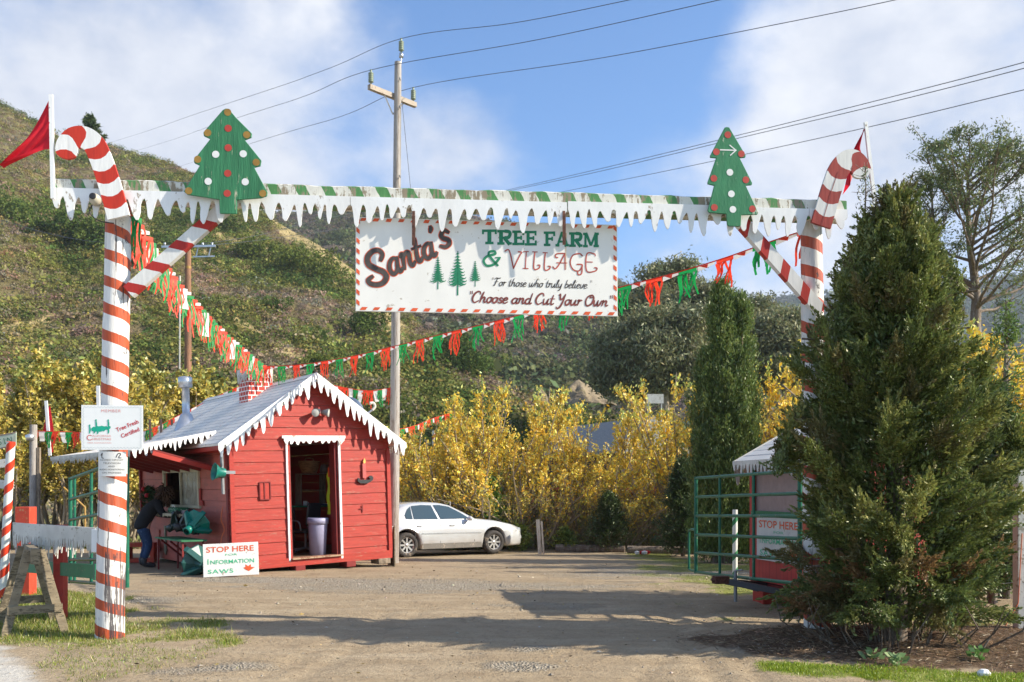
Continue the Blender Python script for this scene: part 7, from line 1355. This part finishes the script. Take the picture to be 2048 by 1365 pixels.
for i, (px_, py, wp, hp, lb) in enumerate([(35, 445, 75, 55, 'round dark green bush left of the striped post on the hillside'), (25, 418, 30, 22, 'small round bush above the larger one at far left'), (150, 490, 95, 75, 'wide dark bush beside the left striped post'), (95, 470, 50, 40, 'dark bush between the round bush and the striped post'), (190, 500, 60, 55, 'dark bush just left of the striped post'), (735, 675, 75, 75, 'dark conifer-like bush left of the utility pole under the sign'), (905, 755, 85, 95, 'dark rounded oak at the foot of the shaded slope right of the pole'), (955, 760, 60, 60, 'lower half of the dark oak clump right of the utility pole'), (275, 535, 40, 35, 'dark bush seen between the striped post and the brace'), (520, 520, 70, 45, 'broad green bush on the slope right of the brown pole'), (620, 560, 90, 60, 'spreading green bush uphill left of the hanging sign'), (550, 625, 40, 32, 'lone dark bush on the slope above the hut'), (430, 455, 60, 40, 'dark bush beneath the left tree cutout'), (640, 745, 50, 38, 'low bush on the slope above the hut ridge')]):
    Y, zz = hill_t(px_, py); s = Y/F; b = hillbush('hillside_bush', lb, px_, py, Y, wp*s, hp*s, 200+i, db if i not in (9, 10, 13) else [(.1, .13, .03), (.13, .16, .035)]); b.location.z = zz-.2
# ---------------------------------------------------------------- things beyond the lot
a = px3(1008, 0, 34.5); zc = g1(a.x, 34.5); m_cont = painted('rusty_red_container_paint', (.20, .035, .03), (.25, .09, .06), .08, var=.2); t = thing('shipping_container', 'dark red shipping container behind the willows right of the car', 'container', (a.x, 34.5, zc), R(4)); Lc, hc = 6.06, px3(0, 975, 34.5).z-zc
mb = MB(); n = 48; vs = []
for i in range(n+1): x = Lc*i/n; y = .05*(1 if (i//1) % 4 in (1, 2) else 0); vs += [(x, y, .1), (x, y, hc-.08)]
mb.add(vs, [(2*i, 2*i+2, 2*i+3, 2*i+1) for i in range(n)]); mb.box((Lc/2, 1.25, hc/2), (Lc, 2.3, hc-.02)); mb.build('walls', m_cont, t)
mb = MB(); mb.box((Lc/2, 0, hc-.04), (Lc+.04, .1, .1)); mb.box((Lc/2, 0, .06), (Lc+.04, .1, .12)); 
for x in (0, Lc): mb.box((x, 0, hc/2), (.12, .12, hc))
mb.build('frame', m_cont, t)
a = px3(1232, 0, 33.); zc = g1(a.x, 33.); t = thing('red_shed', 'low faded red shed glimpsed through the bare willow stems', 'shed', (a.x, 33., zc), R(-4)); mb = MB(); mb.box((1.1, 1., 1.15), (2.2, 2., 2.3)); mb.build('walls', m_cont, t); mb = MB(); mb.prism([(-.1, 2.3), (2.3, 2.3), (2.3, 2.38), (-.1, 2.38)], -.15, 2.1); mb.build('roof', m_cont, t); mb = MB(); mb.box((.9, -.02, 1.75), (.35, .03, .2)); mb.build('notice', m_white_old, t)
for i, (px_, yt, yb) in enumerate(((868, 862, 968), (893, 870, 965))):
    p = px3(px_, yt, 33.5); zc = g1(p.x, 33.5); t = MB(); t.tube([(0, 0, (p.z-zc)*k/8) for k in range(9)], .07, 10, uvs=True); tag(t.build('striped_pole', striped('far_striped_pole_%d' % i, (.4, .06, .04), (.66, .66, .62), .35, -.3, .4), None, (p.x, 33.5, zc)), ['left', 'right'][i]+' one of two striped poles among the willows behind the car', 'post', 'striped poles behind the willows')
m_plastic = painted('grey_sheeting', (.20, .195, .19), (.13, .13, .13), .2, rough=.5, grain=(1, 4, 1)); p = px3(1062, 838, 72); q = px3(1245, 846, 60); zt = px3(1075, 803, 72).z
t = thing('long_shed_roof', 'long low grey roofed shed beyond the yellow willows', 'shed', (p.x, p.y, -1.5), math.atan2(q.y-p.y, q.x-p.x)); Ls = math.hypot(q.x-p.x, q.y-p.y); mb = MB(); mb.prism([(-.5, 5.6), (2.5, 7.9), (5.5, 5.6), (5.5, 5.4), (-.5, 5.4)], 0, Ls, fr=lambda v: Vector((v.y, v.x, v.z))); mb.build('roof', m_plastic, t); mb = MB(); mb.box((Ls/2, 2.5, 2.7), (Ls-.3, 5., 5.4)); mb.build('walls', m_dark, t)
p = px3(1310, 798, 70); t = MB(); t.box((0, 0, .0), (1.3, .06, .7)); t.bar((-.5, .05, -6), (-.5, .05, 0), .08, .08); t.bar((.5, .05, -6), (.5, .05, 0), .08, .08); tag(t.build('distant_board', m_white_old, None, p), 'small pale board standing beyond the willows, left of the cypress', 'sign')
rgk = np.random.default_rng(9); m_cut = hillmat('pale_cut_rock', (.30, .245, .17), (.24, .19, .13), (.20, .17, .10), .5)
def outcrop(label, px0, px1, ytop, ybot, Y, seed):
    a = px3(px0, ybot, Y); b = px3(px1, ybot, Y); zt = px3(0, ytop, Y).z; Lx = b.x-a.x; n = 26; V = []
    for j in range(n):
        for i in range(n):
            u, v = i/(n-1), j/(n-1); hgt = (zt-a.z)*max(0, 1-abs(u-.4)/.62)**.8; V.append((Lx*u, 9*v+1.5*float(vnoise(u*5, v*5, seed)), hgt*min(1, v*1.7)**.8+.5*float(vnoise(u*9, v*9, seed+2))-.6))
    V = np.array(V); ii = (np.arange(n-1)[:, None]*n+np.arange(n-1)[None]).ravel(); o = np_mesh('rock_cutting', V, np.stack([ii, ii+1, ii+1+n, ii+n], 1), m_cut, loc=(a.x, Y, a.z)); tag(o, label, 'rock')
outcrop('pale tan earth cutting on the slope above the yellow willows', 1120, 1235, 738, 800, 96, 3); outcrop('smaller tan earth cutting left of the larger one', 1068, 1110, 755, 800, 98, 5)
# weeds with broad leaves in front of the bushy tree
for i, (px_, py, lb) in enumerate(((1745, 1318, 'pale broad-leaved weed in front of the bushy tree, nearest its middle'), (1790, 1330, 'low pale weed right beside the broad-leaved one'), (1955, 1318, 'darker leafy weed near the white stone'))):
    Y = ypix(py); p = gp(px_, 0, Y); rg = np.random.default_rng(300+i); n = 26; a = rg.uniform(0, 6.28, n); r = rg.uniform(.02, .11, n); C = np.stack([r*np.cos(a), r*np.sin(a), rg.uniform(.02, .10, n)], 1); t = thing('weed', lb, 'plant', (p.x, p.y, g1(p.x, p.y))); leafobj('leaves', leafquads(C, unit(np.stack([np.cos(a), np.sin(a), .6*np.ones(n)], 1)), .085, .05, rg), colvar((.20, .30, .12) if i < 2 else (.1, .2, .05), n, rg, .15, .06), t)
bpy.context.view_layer.update()
# ---------------------------------------------------------------- air
mb = MB(); x0, x1, y0, y1, zb_, zt_ = -750, 1500, -30, 1800, -60, 345
mb.box(((x0+x1)/2, (y0+y1)/2, (zb_+zt_)/2), (x1-x0, y1-y0, zt_-zb_)); m = NT('air'); m.t.nodes.remove(m.p); v = m.n('ShaderNodeVolumePrincipled'); v.inputs['Color'].default_value = (.80, .88, 1, 1); v.inputs['Density'].default_value = .00018; v.inputs['Anisotropy'].default_value = .2; m.l(v.outputs[0], m.o.inputs['Volume'])
hz = mb.build('haze', m.mat); tag(hz, kind='stuff')
